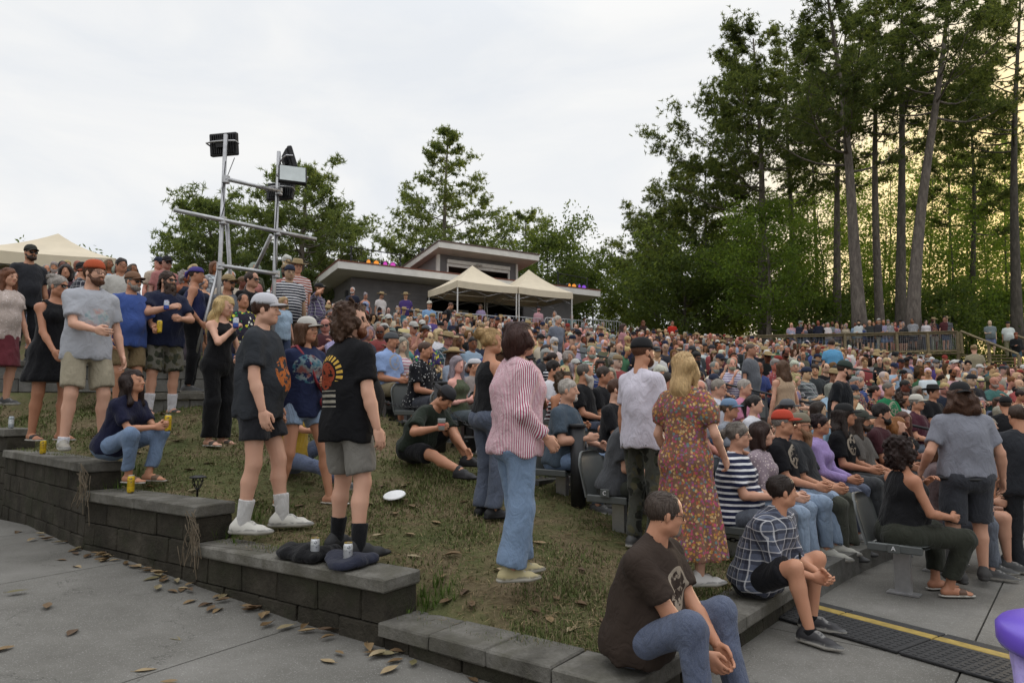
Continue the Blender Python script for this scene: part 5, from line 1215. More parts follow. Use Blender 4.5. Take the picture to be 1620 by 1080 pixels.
def bark(name, a, b_, c):
    m, nt, b = new_mat(name); p = texco(nt, 'Object'); mp = nt.nodes.new('ShaderNodeMapping'); mp.inputs['Scale'].default_value = (1, 1, .28); nt.links.new(p, mp.inputs[0])
    n = noise(nt, 7, 6, mp.outputs[0], .7); n0 = noise(nt, .35, 3, p)
    cc = ramp(nt, n.outputs[0], [(.3, a), (.5, b_), (.7, c)]).outputs[0]; cc = mixc(nt, mathn(nt, 'MULTIPLY', n0.outputs[0], .5), cc, (.5, .52, .5), 'MULTIPLY')
    nt.links.new(cc, b.inputs['Base Color']); b.inputs['Roughness'].default_value = .95; bump(nt, b, n.outputs[0], .8, .08)
bark('bark', (.075, .062, .052), (.15, .125, .108), (.24, .205, .175)); bark('bark_dark', (.05, .043, .035), (.09, .077, .064), (.15, .13, .108))
def sprays(C, L, wd, n, rng, up=.35, jit=.1):
    """needle or leaf sprays round each point of C"""
    N = len(C); d = rng.normal(size=(N, n, 3)); d[..., 2] += up; d /= np.linalg.norm(d, axis=2, keepdims=True)
    s = np.cross(d, rng.normal(size=(N, n, 3))); s /= np.linalg.norm(s, axis=2, keepdims=True)
    ll = L*rng.uniform(.6, 1.25, (N, n, 1)); c = C[:, None, :]+rng.normal(size=(N, n, 3))*jit
    V = np.stack([c-s*wd, c+s*wd, c+d*ll], 2).reshape(-1, 3); F = np.arange(len(V)).reshape(-1, 3)
    tone = np.repeat(np.clip(rng.normal(.5, .16, (N, 1))+rng.normal(0, .16, (N, n)), 0, 1).reshape(-1), 3)
    return V, F, np.stack([tone]*3, 1)
def leafquads(C, L, rng, jit=.25, n=6):
    N = len(C); c = (C[:, None, :]+rng.normal(size=(N, n, 3))*jit).reshape(-1, 3); K = len(c)
    a = rng.normal(size=(K, 3)); a /= np.linalg.norm(a, axis=1, keepdims=True); b = np.cross(a, rng.normal(size=(K, 3))); b /= np.linalg.norm(b, axis=1, keepdims=True)
    l = L*rng.uniform(.6, 1.3, (K, 1)); V = np.stack([c-a*l, c+b*l*.45, c+a*l, c-b*l*.45], 1).reshape(-1, 3); F = np.arange(len(V)).reshape(-1, 4)
    tone = np.repeat(np.clip(np.repeat(rng.normal(.5, .18, N), n)+rng.normal(0, .15, K), 0, 1), 4); return V, F, np.stack([tone]*3, 1)
def tree(name, label, group, base, H, kind, seed, spread, cs=.4, r0=.3, lean=(0, 0), dens=1., nl=None, prof='pine', mat=None, bk='bark', wob=.3, js=1., nw=.029, leafL=None, limbtilt=.25, onesided=None):
    rng = np.random.default_rng(seed); t = empty(name, base, 0, label, 'tree', group); m = MB()
    k = 14; tr = []
    ph = rng.uniform(0, 6, 2)
    for i in range(k+1):
        u = i/k; tr.append(Vector((lean[0]*u**1.2+wob*math.sin(u*5+ph[0])*u*(1-.3*u), lean[1]*u+wob*math.sin(u*4+ph[1])*u, H*u)))
    r0 = r0*.8
    rad = [max(.02, r0*(1-.86*(i/k)**.9)*(1+.35*math.exp(-i*1.6))) for i in range(k+1)]
    m.tube([p-Vector((0, 0, .6 if i == 0 else 0)) for i, p in enumerate(tr)], rad, 10)
    at_h = lambda u: tr[min(k-1, int(u*k))].lerp(tr[min(k, int(u*k)+1)], u*k-int(u*k))
    nl = nl or int(26*dens); tips = []
    for i in range(nl):
        u = cs+(1-cs)*((i+rng.uniform(0, .8))/nl)**.9; u = min(u, .985); q = (u-cs)/(1-cs)
        if prof == 'pine': ln = spread*(.55+.6*math.sin(min(1, q*1.25+.18)*math.pi)*.8)*(1-.55*q)*rng.uniform(.65, 1.2)
        elif prof == 'cone': ln = spread*(1.02-q)**.8*rng.uniform(.75, 1.15)
        elif prof == 'tuft': ln = spread*(.35+.9*math.sin((.15+.8*q)*math.pi))*rng.uniform(.6, 1.15)
        else: ln = spread*math.sqrt(max(.05, 1-(2*q-.9)**2))*rng.uniform(.7, 1.15)
        az = i*2.399+rng.uniform(-.5, .5)
        if onesided is not None and rng.random() < .6: az = onesided+rng.normal(0, .7)
        p0 = at_h(u); d = Vector((math.cos(az), math.sin(az), 0)); up_ = rng.uniform(.0, limbtilt*2); pts = []
        sg = rng.uniform(-.25, .25); side = Vector((-d.y, d.x, 0))
        for j in range(6):
            v = j/5; pts.append(p0+d*ln*v+side*ln*.25*sg*math.sin(v*3)+Vector((0, 0, ln*(up_*v+.16*v*v-.12*math.sin(v*math.pi)+(.35*v if q > .75 else 0)))))
        rb = max(.018, rad[min(k, int(u*k))]*.36); m.tube(pts, [rb*(1-.8*j/5) for j in range(6)], 5, cap=False)
        ns = max(3, int(ln*1.6))
        for b_ in range(ns):
            v = .28+.72*(b_+rng.random())/ns; p = pts[min(4, int(v*5))].lerp(pts[min(5, int(v*5)+1)], v*5-int(v*5)); a2 = az+rng.choice((-1, 1))*rng.uniform(.4, 1.1); l2 = ln*.34*rng.uniform(.5, 1.2)*(1.15-v*.5)
            e = p+Vector((math.cos(a2)*l2, math.sin(a2)*l2, l2*rng.uniform(.1, .55))); m.tube([p, p.lerp(e, .5)+Vector((0, 0, l2*.06)), e], [rb*.35, rb*.25, .008], 4, cap=False)
            tips.append((e, .25+.25*l2)); tips.append((p.lerp(e, .55), .2+.2*l2))
        tips.append((pts[-1], .3+.1*ln))
    m.build('trunk', MATS[bk], t, True)
    P = np.array([tuple(x[0]) for x in tips]); S = np.array([x[1] for x in tips])
    if kind == 'pine':
        n = max(2, int(round(7*dens))); C = np.repeat(P, n, 0)+rng.normal(size=(len(P)*n, 3))*np.repeat(S, n)[:, None]*np.array((1, 1, .55))*.62*js
        V, F, f = sprays(C, leafL or .25, nw, 11, rng, .45, .03)
    else:
        n = max(2, int(7*dens)); C = np.repeat(P, n, 0)+rng.normal(size=(len(P)*n, 3))*np.repeat(S, n)[:, None]*np.array((1, 1, .7))*.9*js
        V, F, f = leafquads(C, leafL or .13, rng, .2*js, 6)
    # big-scale light and dark clumps come from clump tone
    link('crown', mesh_np('crown', V, F, MATS[mat or ('needles' if kind == 'pine' else 'leaves')], False, f), t); return t
NTREE = 0
def put_tree(px, d, top, label, group, kind='pine', dtop=0, zb=5.3, name=None, **k):
    global NTREE; NTREE += 1
    b = at(px, 500, d); b.z = zb; tp = at(px+dtop, top, d)
    tree(name or ('pine_tree' if kind == 'pine' else 'broadleaf_tree'), label, group, b, tp.z-zb, kind, 100+NTREE, lean=(tp.x-b.x, 0), **k)
G1 = 'tall pines on the right'; G2 = 'trees behind the building'; G3 = 'leafy trees under the pines'
put_tree(1206, 44, 62, 'pine at the left end of the grove, long limbs reaching out over the crowd', G1, spread=7.2, cs=.42, r0=.42, dens=1.95, dtop=-10, nl=39, onesided=math.pi)
put_tree(1252, 47, 70, 'slim pine just right of the leftmost tall pine', G1, spread=4.6, cs=.5, r0=.34, dens=1.10, dtop=-4, nl=35)
put_tree(1322, 43, 30, 'pine with straight trunk left of the thick leaning pine', G1, spread=4.6, cs=.5, r0=.36, dens=1.10, dtop=12, nl=35)
put_tree(1360, 36, -40, 'thick-trunked pine leaning left at the deck', G1, spread=5.2, cs=.44, r0=.46, dens=1.30, dtop=-48, nl=39, onesided=math.pi)
put_tree(1391, 41, -25, 'tall pine between the thick leaning pine and the straight vine-clad pine', G1, spread=3.8, cs=.5, r0=.36, dens=1.06, dtop=-10, nl=33)
put_tree(1424, 38, -30, 'straight vine-clad pine behind the middle of the deck', G1, spread=3.6, cs=.55, r0=.40, dens=1.06, dtop=6, nl=31, bk='bark_dark')
put_tree(1442, 35, -60, 'pale-barked pine leaning right at the deck corner', G1, spread=4.6, cs=.56, r0=.44, dens=1.15, dtop=62, nl=33)
put_tree(1535, 46, 120, 'slender dark pine behind the deck stair', G1, spread=4.0, cs=.42, r0=.3, dens=1.43, dtop=4, nl=35, bk='bark_dark')
put_tree(1606, 40, -20, 'pine at the right edge of the picture', G1, spread=5.4, cs=.52, r0=.42, dens=1.25, dtop=6, nl=37, bk='bark_dark', onesided=math.pi)
put_tree(1498, 56, 150, 'thin far pine between the pale leaning pine and the deck stair', G1, spread=3.4, cs=.5, r0=.24, dens=0.87, nl=29, bk='bark_dark')
put_tree(1590, 62, 200, 'thin far pine near the right edge', G1, spread=3.6, cs=.45, r0=.25, dens=0.87, nl=29, bk='bark_dark')
put_tree(1290, 58, 150, 'far pine seen between the left pines of the grove', G1, spread=4.5, cs=.4, r0=.3, dens=1.30, nl=33, bk='bark_dark')
put_tree(1118, 50, 268, 'round-topped dark pine below the long reaching limbs', G1, spread=4.9, cs=.18, r0=.34, dens=2.08, nl=45, prof='round')
put_tree(1040, 56, 348, 'lower dark tree left of the grove, above the far rows', G1, spread=4.3, cs=.12, r0=.34, dens=2.08, nl=45, prof='round', mat='needles')
put_tree(985, 62, 418, 'low dark tree at the left foot of the grove', G1, spread=2.9, cs=.12, r0=.28, dens=1.69, nl=35, prof='round')
put_tree(1170, 52, 400, 'dark bushy tree low in the grove', G1, kind='leaf', spread=6, cs=.1, r0=.28, dens=1.3, nl=36, prof='round', mat='leaves_dark', bk='bark_dark')
put_tree(1080, 47, 420, 'dark bushy tree behind the red-shirted man', G1, kind='leaf', spread=5, cs=.08, r0=.25, dens=1.2, nl=34, prof='round', mat='leaves_dark', bk='bark_dark')
put_tree(1215, 40, 338, 'pale green leafy tree at the left front of the grove', G3, kind='leaf', spread=3.2, cs=.12, r0=.2, dens=1.2, nl=40, prof='round', leafL=.10)
for i, (px, d, top, sp, dn) in enumerate(((1300, 47, 330, 3.4, 1.1), (1345, 52, 290, 3.6, 1.0), (1395, 50, 330, 3.2, 1.0), (1405, 60, 230, 4, 1.0), (1470, 52, 260, 3.4, .9), (1505, 45, 340, 3.2, 1.0), (1525, 58, 250, 3.8, 1.0), (1560, 50, 300, 3.4, 1.0), (1590, 47, 360, 3.4, 1.0), (1630, 52, 230, 4, 1.0))):
    put_tree(px, d, top, ('fresh green leafy tree under the pines, %s from the left' % ('first', 'second', 'third', 'fourth', 'fifth', 'sixth', 'seventh', 'eighth', 'ninth', 'tenth')[i]), G3, kind='leaf', spread=sp, cs=.12, r0=.14, dens=dn*.5, nl=30, prof='tuft', leafL=.12, bk='bark_dark')
put_tree(706, 50, 208, 'tall conical pine standing behind the booth', G2, spread=5.6, cs=.20, r0=.36, dens=1.5, nl=44, prof='cone', mat='needles_grey', nw=.03, limbtilt=.12)
put_tree(640, 54, 375, 'low tree left of the tall conical pine', G2, spread=4.6, cs=.15, r0=.2, dens=1.1, nl=26, prof='round', mat='needles_grey', nw=.03)
put_tree(828, 52, 342, 'spreading pine right of the booth roof', G2, spread=3.8, cs=.3, r0=.24, dens=1.2, nl=26, prof='round', mat='needles_grey', nw=.03)
put_tree(870, 48, 385, 'green tree right of the second tent', G2, kind='leaf', spread=4.2, cs=.15, r0=.2, dens=1.2, nl=32, prof='round', mat='leaves_dark')
put_tree(780, 56, 400, 'tree peeping over the right end of the booth', G2, kind='leaf', spread=4.4, cs=.15, r0=.2, dens=1.0, nl=28, prof='round', mat='leaves_dark')
put_tree(935, 52, 440, 'small tree behind the right end of the building', G2, kind='leaf', spread=3.4, cs=.12, r0=.16, dens=1.1, nl=26, prof='round', mat='leaves_dark')
put_tree(480, 34, 275, 'pine behind the right floodlight pole', G2, spread=2.7, cs=.2, r0=.3, dens=1.35, nl=44, prof='round', mat='needles_grey', nw=.026, leafL=.24, zb=4.8)
put_tree(545, 40, 352, 'lower pine between the floodlights and the building', G2, spread=2.6, cs=.12, r0=.24, dens=1.1, nl=26, prof='round', mat='needles_grey', nw=.03, zb=5)
put_tree(335, 32, 332, 'spreading pine behind the left floodlight pole', G2, spread=2.8, cs=.18, r0=.28, dens=1.3, nl=44, prof='round', mat='needles_grey', nw=.026, leafL=.24, zb=4.6)
put_tree(420, 38, 340, 'pine between the two floodlight poles', G2, spread=2.7, cs=.15, r0=.24, dens=1.15, nl=38, prof='round', mat='needles_grey', nw=.026, leafL=.24, zb=4.8)
put_tree(95, 19.5, 404, 'leafy bush under the far-left tent', G2, kind='leaf', spread=1.3, cs=.1, r0=.06, dens=.9, nl=24, prof='round', leafL=.06, mat='leaves_dark', zb=3.0, js=.35, name='shrub')

for i in range(11):                      # undergrowth that closes the view behind the deck
    put_tree(1265+i*37, 43+(i*7) % 6, 455+((i*29) % 40), 'low undergrowth bush behind the deck, %s from the left' % ('first', 'second', 'third', 'fourth', 'fifth', 'sixth', 'seventh', 'eighth', 'ninth', 'tenth', 'eleventh')[i], 'bushes behind the deck', kind='leaf', spread=2.6, cs=.05, r0=.07, dens=.8, nl=22, prof='round', leafL=.12, mat='leaves' if i % 2 else 'leaves_dark', bk='bark_dark', zb=4.0, name='bush')
# ================================================================= the seated crowd
SKINS = [hexc(c) for c in ('c99f88', 'c2967d', 'd0a68f', 'b98a70', 'ad7c62', 'c79a80', 'd3ab96', '8a5a42', '6b4330', 'bd8f78')]
HAIRC = [(hexc('2a1d16'), 'dark'), (hexc('4a3222'), 'brown'), (hexc('6b4a30'), 'light brown'), (hexc('b39a72'), 'blond'), (hexc('8f8c88'), 'grey'), (hexc('c4c1bb'), 'white'), (hexc('15110f'), 'black'), (hexc('7a4024'), 'auburn')]
TOPC = [('black', '1b1b1e', 25), ('charcoal', '35373b', 12), ('grey', '74777c', 9), ('white', 'c6c6ca', 9), ('navy', '20263c', 12), ('royal blue', '2f4a92', 5), ('light blue', '88a8c6', 6), ('teal', '2d6a70', 4), ('red', '9c2a2a', 4), ('maroon', '571f28', 4), ('orange', 'b5532a', 2),
        ('pink', 'c48a94', 5), ('lavender', '9a8cb8', 4), ('purple', '4a3580', 3), ('green', '2f7048', 4), ('olive', '55573a', 4), ('beige', 'b3a488', 5), ('yellow', 'c7b45a', 2), ('coral', 'bd6a5c', 3), ('cream', 'd8d0bc', 3)]
BOTC = [hexc(c) for c in ('2a3040', '4a5a74', '6a7c94', '222224', '8a7d66', '55585a', '3a3d36', '9a9080')]
HATC = [('black', hexc('1a1a1c')), ('black', hexc('222226')), ('white', hexc('b9b7b2')), ('navy', hexc('232a40')), ('navy', hexc('1d2438')), ('red', hexc('7c2f28')), ('tan', hexc('8a7658')), ('grey', hexc('5a5c60')), ('charcoal', hexc('35363a'))]
def wchoice(rr, L):
    t = rr.random()*sum(x[2] for x in L)
    for x in L:
        t -= x[2]
        if t <= 0: return x
    return L[-1]
SITP = [dict(), dict(lean=14, bend=10, hands=((-.16, .42, .62), (.16, .42, .62))), dict(lean=-4, hands=((-.14, .2, .72), (.08, .22, .74))), dict(lean=2, hands=((-.05, .27, .9), (.05, .25, .86)), epole=((-.9, -.4, -.6), (.9, -.4, -.6))),
        dict(lean=9, hands=((-.12, .4, .63), (.06, .30, 1.0)), hk='grip'), dict(lean=4, feet=((-.05, .5, 0, 5), (.2, .38, 0, -16)), hands=((-.02, .35, .66), (.05, .33, .68)))]
ARCH = []
def make_arch():
    rr = random.Random(3)
    men = [('short', None, None), ('thin', None, 'glasses'), ('short', 'cap', None), ('ring', None, 'sunglasses'), (None, 'cap', 'sunglasses'), ('thick', None, None), ('thick', None, 'sunglasses'), ('buzz', None, 'sunglasses'), ('short', 'capback', None), (None, None, None), ('thin', None, None), ('short', 'straw', None)]
    wom = [('long', None, None), ('longwavy', None, 'sunglasses'), ('mid', None, None), ('bob', None, None), ('pony', 'cap', None), ('bun', None, 'sunglasses'), ('mid', None, 'glasses'), ('long', None, 'glasses'), ('lowbun', None, None), ('longwavy', 'cap', None), ('mid', 'visor', None), ('curly', None, None)]
    for fem, L in ((False, men), (True, wom)):
        for i, (hr, hat, eye) in enumerate(L):
            sp = dict(fem=fem, pose='sit', H=(1.65 if fem else 1.77)+rr.uniform(-.05, .05), w=rr.choice((.95, 1.0, 1.1, 1.2, 1.3)) if not fem else rr.choice((.9, 1.0, 1.1, 1.2)), hair=hr, hat=hat, eyewear=eye, seed=i, po=dict(SITP[(i+(2 if fem else 0)) % len(SITP)]))
            sp['po'].update(hyaw=rr.uniform(-30, 30), hpitch=rr.uniform(-8, 10))
            if fem: sp['top'] = rr.choice(('tee', 'tank', 'tank', 'long', 'tee', 'shirt'))
            else:
                sp['top'] = rr.choice(('tee', 'tee', 'shirt', 'tee', 'long')); sp['collar'] = sp['top'] == 'shirt'
                if rr.random() < .45: sp['beard'] = rr.choice(('beard', 'goatee', 'beard', 'bigbeard'))
            sp['bottom'] = rr.choice(('jeans', 'shorts', 'trousers', 'shorts'))
            ARCH.append(sp)
make_arch()
_AM = {}
def arch_meshes(i, lod, pose='sit', strip=False):
    key = (i, lod, pose, strip)
    if key not in _AM:
        sp = dict(ARCH[i])
        if pose != 'sit':
            sp['pose'] = pose; q = {k: v for k, v in sp['po'].items() if k in ('hyaw', 'hpitch')}; q['hyaw'] = q['hyaw']*.6
            if pose == 'stand' and i % 3 == 0: q.update(hands=((-.22, .05, .88), (.12, .27, 1.12)), hk=('relax', 'grip'))
            sp['po'] = q
        if strip: sp['shoe'] = None
        if lod >= 3: sp['eyewear'] = None
        _AM[key] = (sp, person_meshes(sp, lod))
    return _AM[key]
HN = {'short': 'short', 'thin': 'receding', 'thick': 'thick', 'ring': 'balding', 'buzz': 'cropped', 'long': 'long', 'longwavy': 'long wavy', 'mid': 'shoulder-length', 'bob': 'bobbed', 'pony': 'tied-back', 'bun': 'bunned', 'lowbun': 'pinned-up', 'curly': 'curly', None: 'no'}
ORD = ['front', 'first', 'second', 'third', 'fourth', 'fifth', 'sixth', 'seventh', 'eighth', 'ninth', 'tenth', 'eleventh', 'twelfth', 'thirteenth', 'fourteenth', 'fifteenth', 'sixteenth', 'seventeenth', 'eighteenth', 'nineteenth', 'twentieth']
def nth(n):
    if n <= 20: return ORD[n]
    t = {2: 'twenty', 3: 'thirty', 4: 'forty', 5: 'fifty', 6: 'sixty', 7: 'seventy', 8: 'eighty', 9: 'ninety'}[n//10]; return t+'-'+ORD[n % 10] if n % 10 else {20: 'twentieth', 30: 'thirtieth', 40: 'fortieth', 50: 'fiftieth', 60: 'sixtieth', 70: 'seventieth', 80: 'eightieth', 90: 'ninetieth'}[n]
PATT = [('cloth', '', 72), ('plaid', 'plaid ', 8), ('hoops', 'striped ', 6), ('print_bright', 'patterned ', 4), ('print_white', 'speckled ', 6), ('floral', 'flowered ', 5)]
def rnd_look(rr, ai):
    grey_ = lambda c, t: tuple(v*(1-t)+t*(.3*c[0]+.59*c[1]+.11*c[2]) for v in c)
    sp = dict(ARCH[ai]); tn, tc, _ = wchoice(rr, TOPC); hc, hn = rr.choice(HAIRC[:4] if sp['fem'] else HAIRC); 
    if sp['fem'] and rr.random() < .3: hc, hn = HAIRC[4]
    if not sp['fem'] and rr.random() < .45: hc, hn = rr.choice(HAIRC[4:6])
    sk = rr.choice(SKINS); jit = lambda c: tuple(min(1, max(0, v*rr.uniform(.85, 1.15))) for v in c)
    if ARCH[ai]['fem'] is False and sk in SKINS[7:9]: hc, hn = HAIRC[6]
    htn, htc = rr.choice(HATC)
    if sp.get('hat') == 'straw': htn, htc = 'straw', hexc('a08c68')
    pm, pn, _ = wchoice(rr, PATT)
    lk = dict(tcol=grey_(jit(hexc(tc)), .34), bcol=jit(rr.choice(BOTC)), skin=jit(sk), hcol=jit(hc), hatcol=htc, scol=rr.choice([hexc('222222'), hexc('8a8a88'), hexc('bdbab4'), hexc('4a3a2c')]), eye=(.01, .01, .01))
    tops = {'tee': 't-shirt', 'shirt': 'shirt', 'long': 'long-sleeved top', 'tank': 'sleeveless top'}[sp['top']]
    head = ('%s %s' % (htn, {'cap': 'cap', 'capback': 'backwards cap', 'straw': 'hat', 'beanie': 'beanie', 'visor': 'visor'}[sp['hat']])) if sp.get('hat') else ('bald head' if not sp.get('hair') else '%s %s hair' % (HN[sp['hair']], hn))
    return lk, '%s%s %s and %s' % (pn, tn if pm == 'cloth' else tn, tops, head), pm
def emit_person(ai, lod, loc, facing, rr, label_tail, group, pose='sit', strip=False, look=None, scale=None):
    lk, desc, pm = look or rnd_look(rr, ai); sp, (L, j) = arch_meshes(ai, lod, pose, strip)
    r = empty('person', loc, R(facing-90), ('person in %s, %s' % (desc, label_tail)), 'person', group); s = scale or rr.uniform(.96, 1.04); r.scale = (s, s, s)
    for nm, me, key in L:
        o = link(nm, me, r, color=lk.get(key, (.1, .1, .1)))
        if key == 'tcol' and pm != 'cloth': o.material_slots[0].link = 'OBJECT'; o.material_slots[0].material = MATS[pm]
    return r
HERO_SEATS = []        # (x, y) already taken
def seat_of(k, px):    # where the viewing ray at px meets the sitting line of row k
    rr_ = R0+ROW_D*k+.62 if k >= 0 else R0-.5
    a = (px-810)/1080.0
    best = None
    for y in np.arange(3, 45, .02):
        x = a*y*1.0/ (CT-0) * 1.0; e = abs(math.hypot(x-CX, y-CY)-rr_)
        if best is None or e < best[0]: best = (e, x, y)
        elif best[0] < .1 and e > best[0]+.5: break
    return best[1], best[2], (row_z(k, rad_ang(best[1], best[2])[1]) if k >= 0 else 0.)
def face_stage(x, y): return math.degrees(math.atan2(CY-y, CX-x))
CHAIR = {}
def chair_mesh():
    m = MB(); w = .235; n = 9; vs = []
    for lay in (0, .022):
        for i in range(8):
            t = i/7; 
            for j in range(n):
                q = -1+2*j/(n-1); vs.append((q*w, .22-t*.42-lay*0, .42-.02*t+.015*q*q-lay))
    def sheet(base, a, b_, flip=False): return [((base+i*b_+j), (base+i*b_+j+1), (base+(i+1)*b_+j+1), (base+(i+1)*b_+j)) for i in range(a-1) for j in range(b_-1)]
    m.add(vs, sheet(0, 8, n)+[tuple(reversed(f)) for f in sheet(8*n, 8, n)])
    seat = m.mesh('seat', MATS['plastic_grey'], True)
    m = MB(); vs = []
    for lay in (0, .025):
        for i in range(8):
            t = i/7
            for j in range(n):
                q = -1+2*j/(n-1); ww = w*(1-.25*max(0, t-.7)/.3*abs(q)); vs.append((q*ww, -.19-.10*t-.03*(1-q*q)-lay, .40+.40*t-(.05*q**4 if t == 1 else 0)))
    m.add(vs, [tuple(reversed(f)) for f in sheet(0, 8, n)]+sheet(8*n, 8, n)+[(7*n+j, 7*n+j+1, 15*n+j+1, 15*n+j) for j in range(n-1)]+[(i*n, (i+1)*n, 8*n+(i+1)*n, 8*n+i*n) for i in range(7)]+[(i*n+n-1, 8*n+i*n+n-1, 8*n+(i+1)*n+n-1, (i+1)*n+n-1) for i in range(7)])
    back = m.mesh('backrest', MATS['plastic_grey'], True)
    leg = MB().box((-.03, -.06, 0), (.03, .06, .39)).box((-.06, -.12, 0), (.06, .12, .012)).mesh('leg', MATS['galv'])
    bar = MB().box((-.24, -.2, .365), (-.205, .2, .43), bev=.008).box((.205, -.2, .365), (.24, .2, .43), bev=.008).mesh('side_plate', MATS['plastic_grey'])
    CHAIR.update(seat=seat, backrest=back, leg=leg, side_plate=bar)
chair_mesh()
NCH = 0
def chair(x, y, z, facing, label):
    global NCH; NCH += 1
    t = empty('stadium_seat', (x, y, z), R(facing-90), label, 'seat', 'grey stadium seats')
    for k in ('seat', 'backrest', 'leg', 'side_plate'): link(k, CHAIR[k], t)
    return t
def fill_crowd(max_ind=300):
    rr = random.Random(21); cand = []
    EMPTY = [(1185, 618), (1200, 600), (1212, 612)]
    for k in range(0, 26):
        r = R0+ROW_D*k+.62; a = LEFT_A-.9-math.degrees(.3/r)*rr.random(); n = 0
        while a > 64:
            n += 1; jr = rr.uniform(-.06, .06); x, y = polar(r+jr, a); z = row_z(k, a)
            if y > 1:
                px, py = pix((x, y, z+1.2)); ai = rr.randrange(len(ARCH)); seed = rr.random()
                aisle = abs(a-121.6) < math.degrees(.55/r) or abs(a-103) < math.degrees(.55/r) or abs(a-130) < math.degrees(.45/r) and k > 9
                if -20 < px < 1650 and not aisle and not (k >= 9 and px < 420):
                    taken = any(math.hypot(x-hx, y-hy) < hr for hx, hy, hr in HERO_SEATS)
                    empty_ = any(math.hypot(px-ex, py-ey) < 16 for ex, ey in EMPTY) or rr.random() < .06
                    if not taken: cand.append((y, x, z, k, n, ai, seed, a, empty_, px, py))
            a -= math.degrees(rr.uniform(.52, .64)/r)
    cand.sort(); ind = 0; stuff = []
    for (y, x, z, k, n, ai, seed, a, emp, px, py) in cand:
        f = face_stage(x, y); r2 = random.Random(seed); rown = 'row %s from the kerb' % nth(k+1) if False else '%s row up from the kerb' % nth(k+1)
        if emp:
            if y < 20: chair(x, y, z, f, 'empty grey seat, %s row from the kerb, place %s from the left' % (nth(k+1), nth(n)))
            continue
        if ind < max_ind:
            lod = 1 if y < 8.6 else (2 if y < 15 else 3)
            emit_person(ai, lod, (x, y, z), f+r2.uniform(-14, 14), r2, '%s row, %s from left' % (nth(k+1), nth(n)), 'people seated on the slope', strip=(lod == 3 or k > 6)); ind += 1
            if y < 11: chair(x, y, z, f, 'grey seat under the person %s from the left, %s row' % (nth(n), nth(k+1)))
        else: stuff.append((ai, x, y, z, f+r2.uniform(-14, 14), seed))
    print('CROWD individuals', ind, 'stuff', len(stuff), 'chairs', NCH); return stuff
_PA = {}
def low_arrays(ai, pose, far):
    if (ai, pose, far) not in _PA:
        sp, (L, j) = arch_meshes(ai, 5 if far else 4, pose, True); out = []
        for nm, me, key in L:
            if key in ('eye',): continue
            V = np.empty(len(me.vertices)*3, np.float32); me.vertices.foreach_get('co', V); V = V.reshape(-1, 3)
            nl = len(me.loops); lv = np.empty(nl, np.int32); me.loops.foreach_get('vertex_index', lv); ls = np.empty(len(me.polygons), np.int32); me.polygons.foreach_get('loop_start', ls); lt = np.empty(len(me.polygons), np.int32); me.polygons.foreach_get('loop_total', lt)
            q4 = ls[lt == 4]; Q = lv[q4[:, None]+np.arange(4)]; fe = None
            if 'feat' in me.color_attributes:
                c = np.empty(len(V)*4, np.float32); me.color_attributes['feat'].data.foreach_get('color', c); fe = c.reshape(-1, 4)
            out.append((V, Q, key, fe))
        _PA[(ai, pose, far)] = out
    return _PA[(ai, pose, far)]
def crowd_mass(stuff, name, label, pose='sit', tops=None):
    Vs, Qs, Cs, o = [], [], [], 0
    for (ai, x, y, z, f, seed) in stuff:
        rr = random.Random(seed); lk, _, pm = rnd_look(rr, ai); a = R(f-90); c, s_ = math.cos(a), math.sin(a); sc_ = rr.uniform(.96, 1.04)
        for V, Q, key, fe in low_arrays(ai, pose, y > 19):
            if key == 'bcol' and pose == 'sit': pass
            W = V*sc_; W = np.stack([W[:, 0]*c-W[:, 1]*s_+x, W[:, 0]*s_+W[:, 1]*c+y, W[:, 2]+z], 1); Vs.append(W); Qs.append(Q+o); o += len(W)
            col = np.tile(np.array(lk.get(key, (.1, .1, .1))), (len(W), 1))
            if key == 'skin' and fe is not None: m = np.maximum(fe[:, 1], fe[:, 2])[:, None]; col = col*(1-.75*m)
            Cs.append(col)
    me = mesh_np(name, np.concatenate(Vs), np.concatenate(Qs), MATS['crowd_mass'], True, np.concatenate(Cs)); o_ = link(name, me); return tag(o_, label, 'crowd', kind='stuff')
m_, nt_, b_ = new_mat('crowd_mass'); nt_.links.new(attr(nt_).outputs['Color'], b_.inputs['Base Color']); b_.inputs['Roughness'].default_value = .85; b_.inputs['Specular IOR Level'].default_value = .2
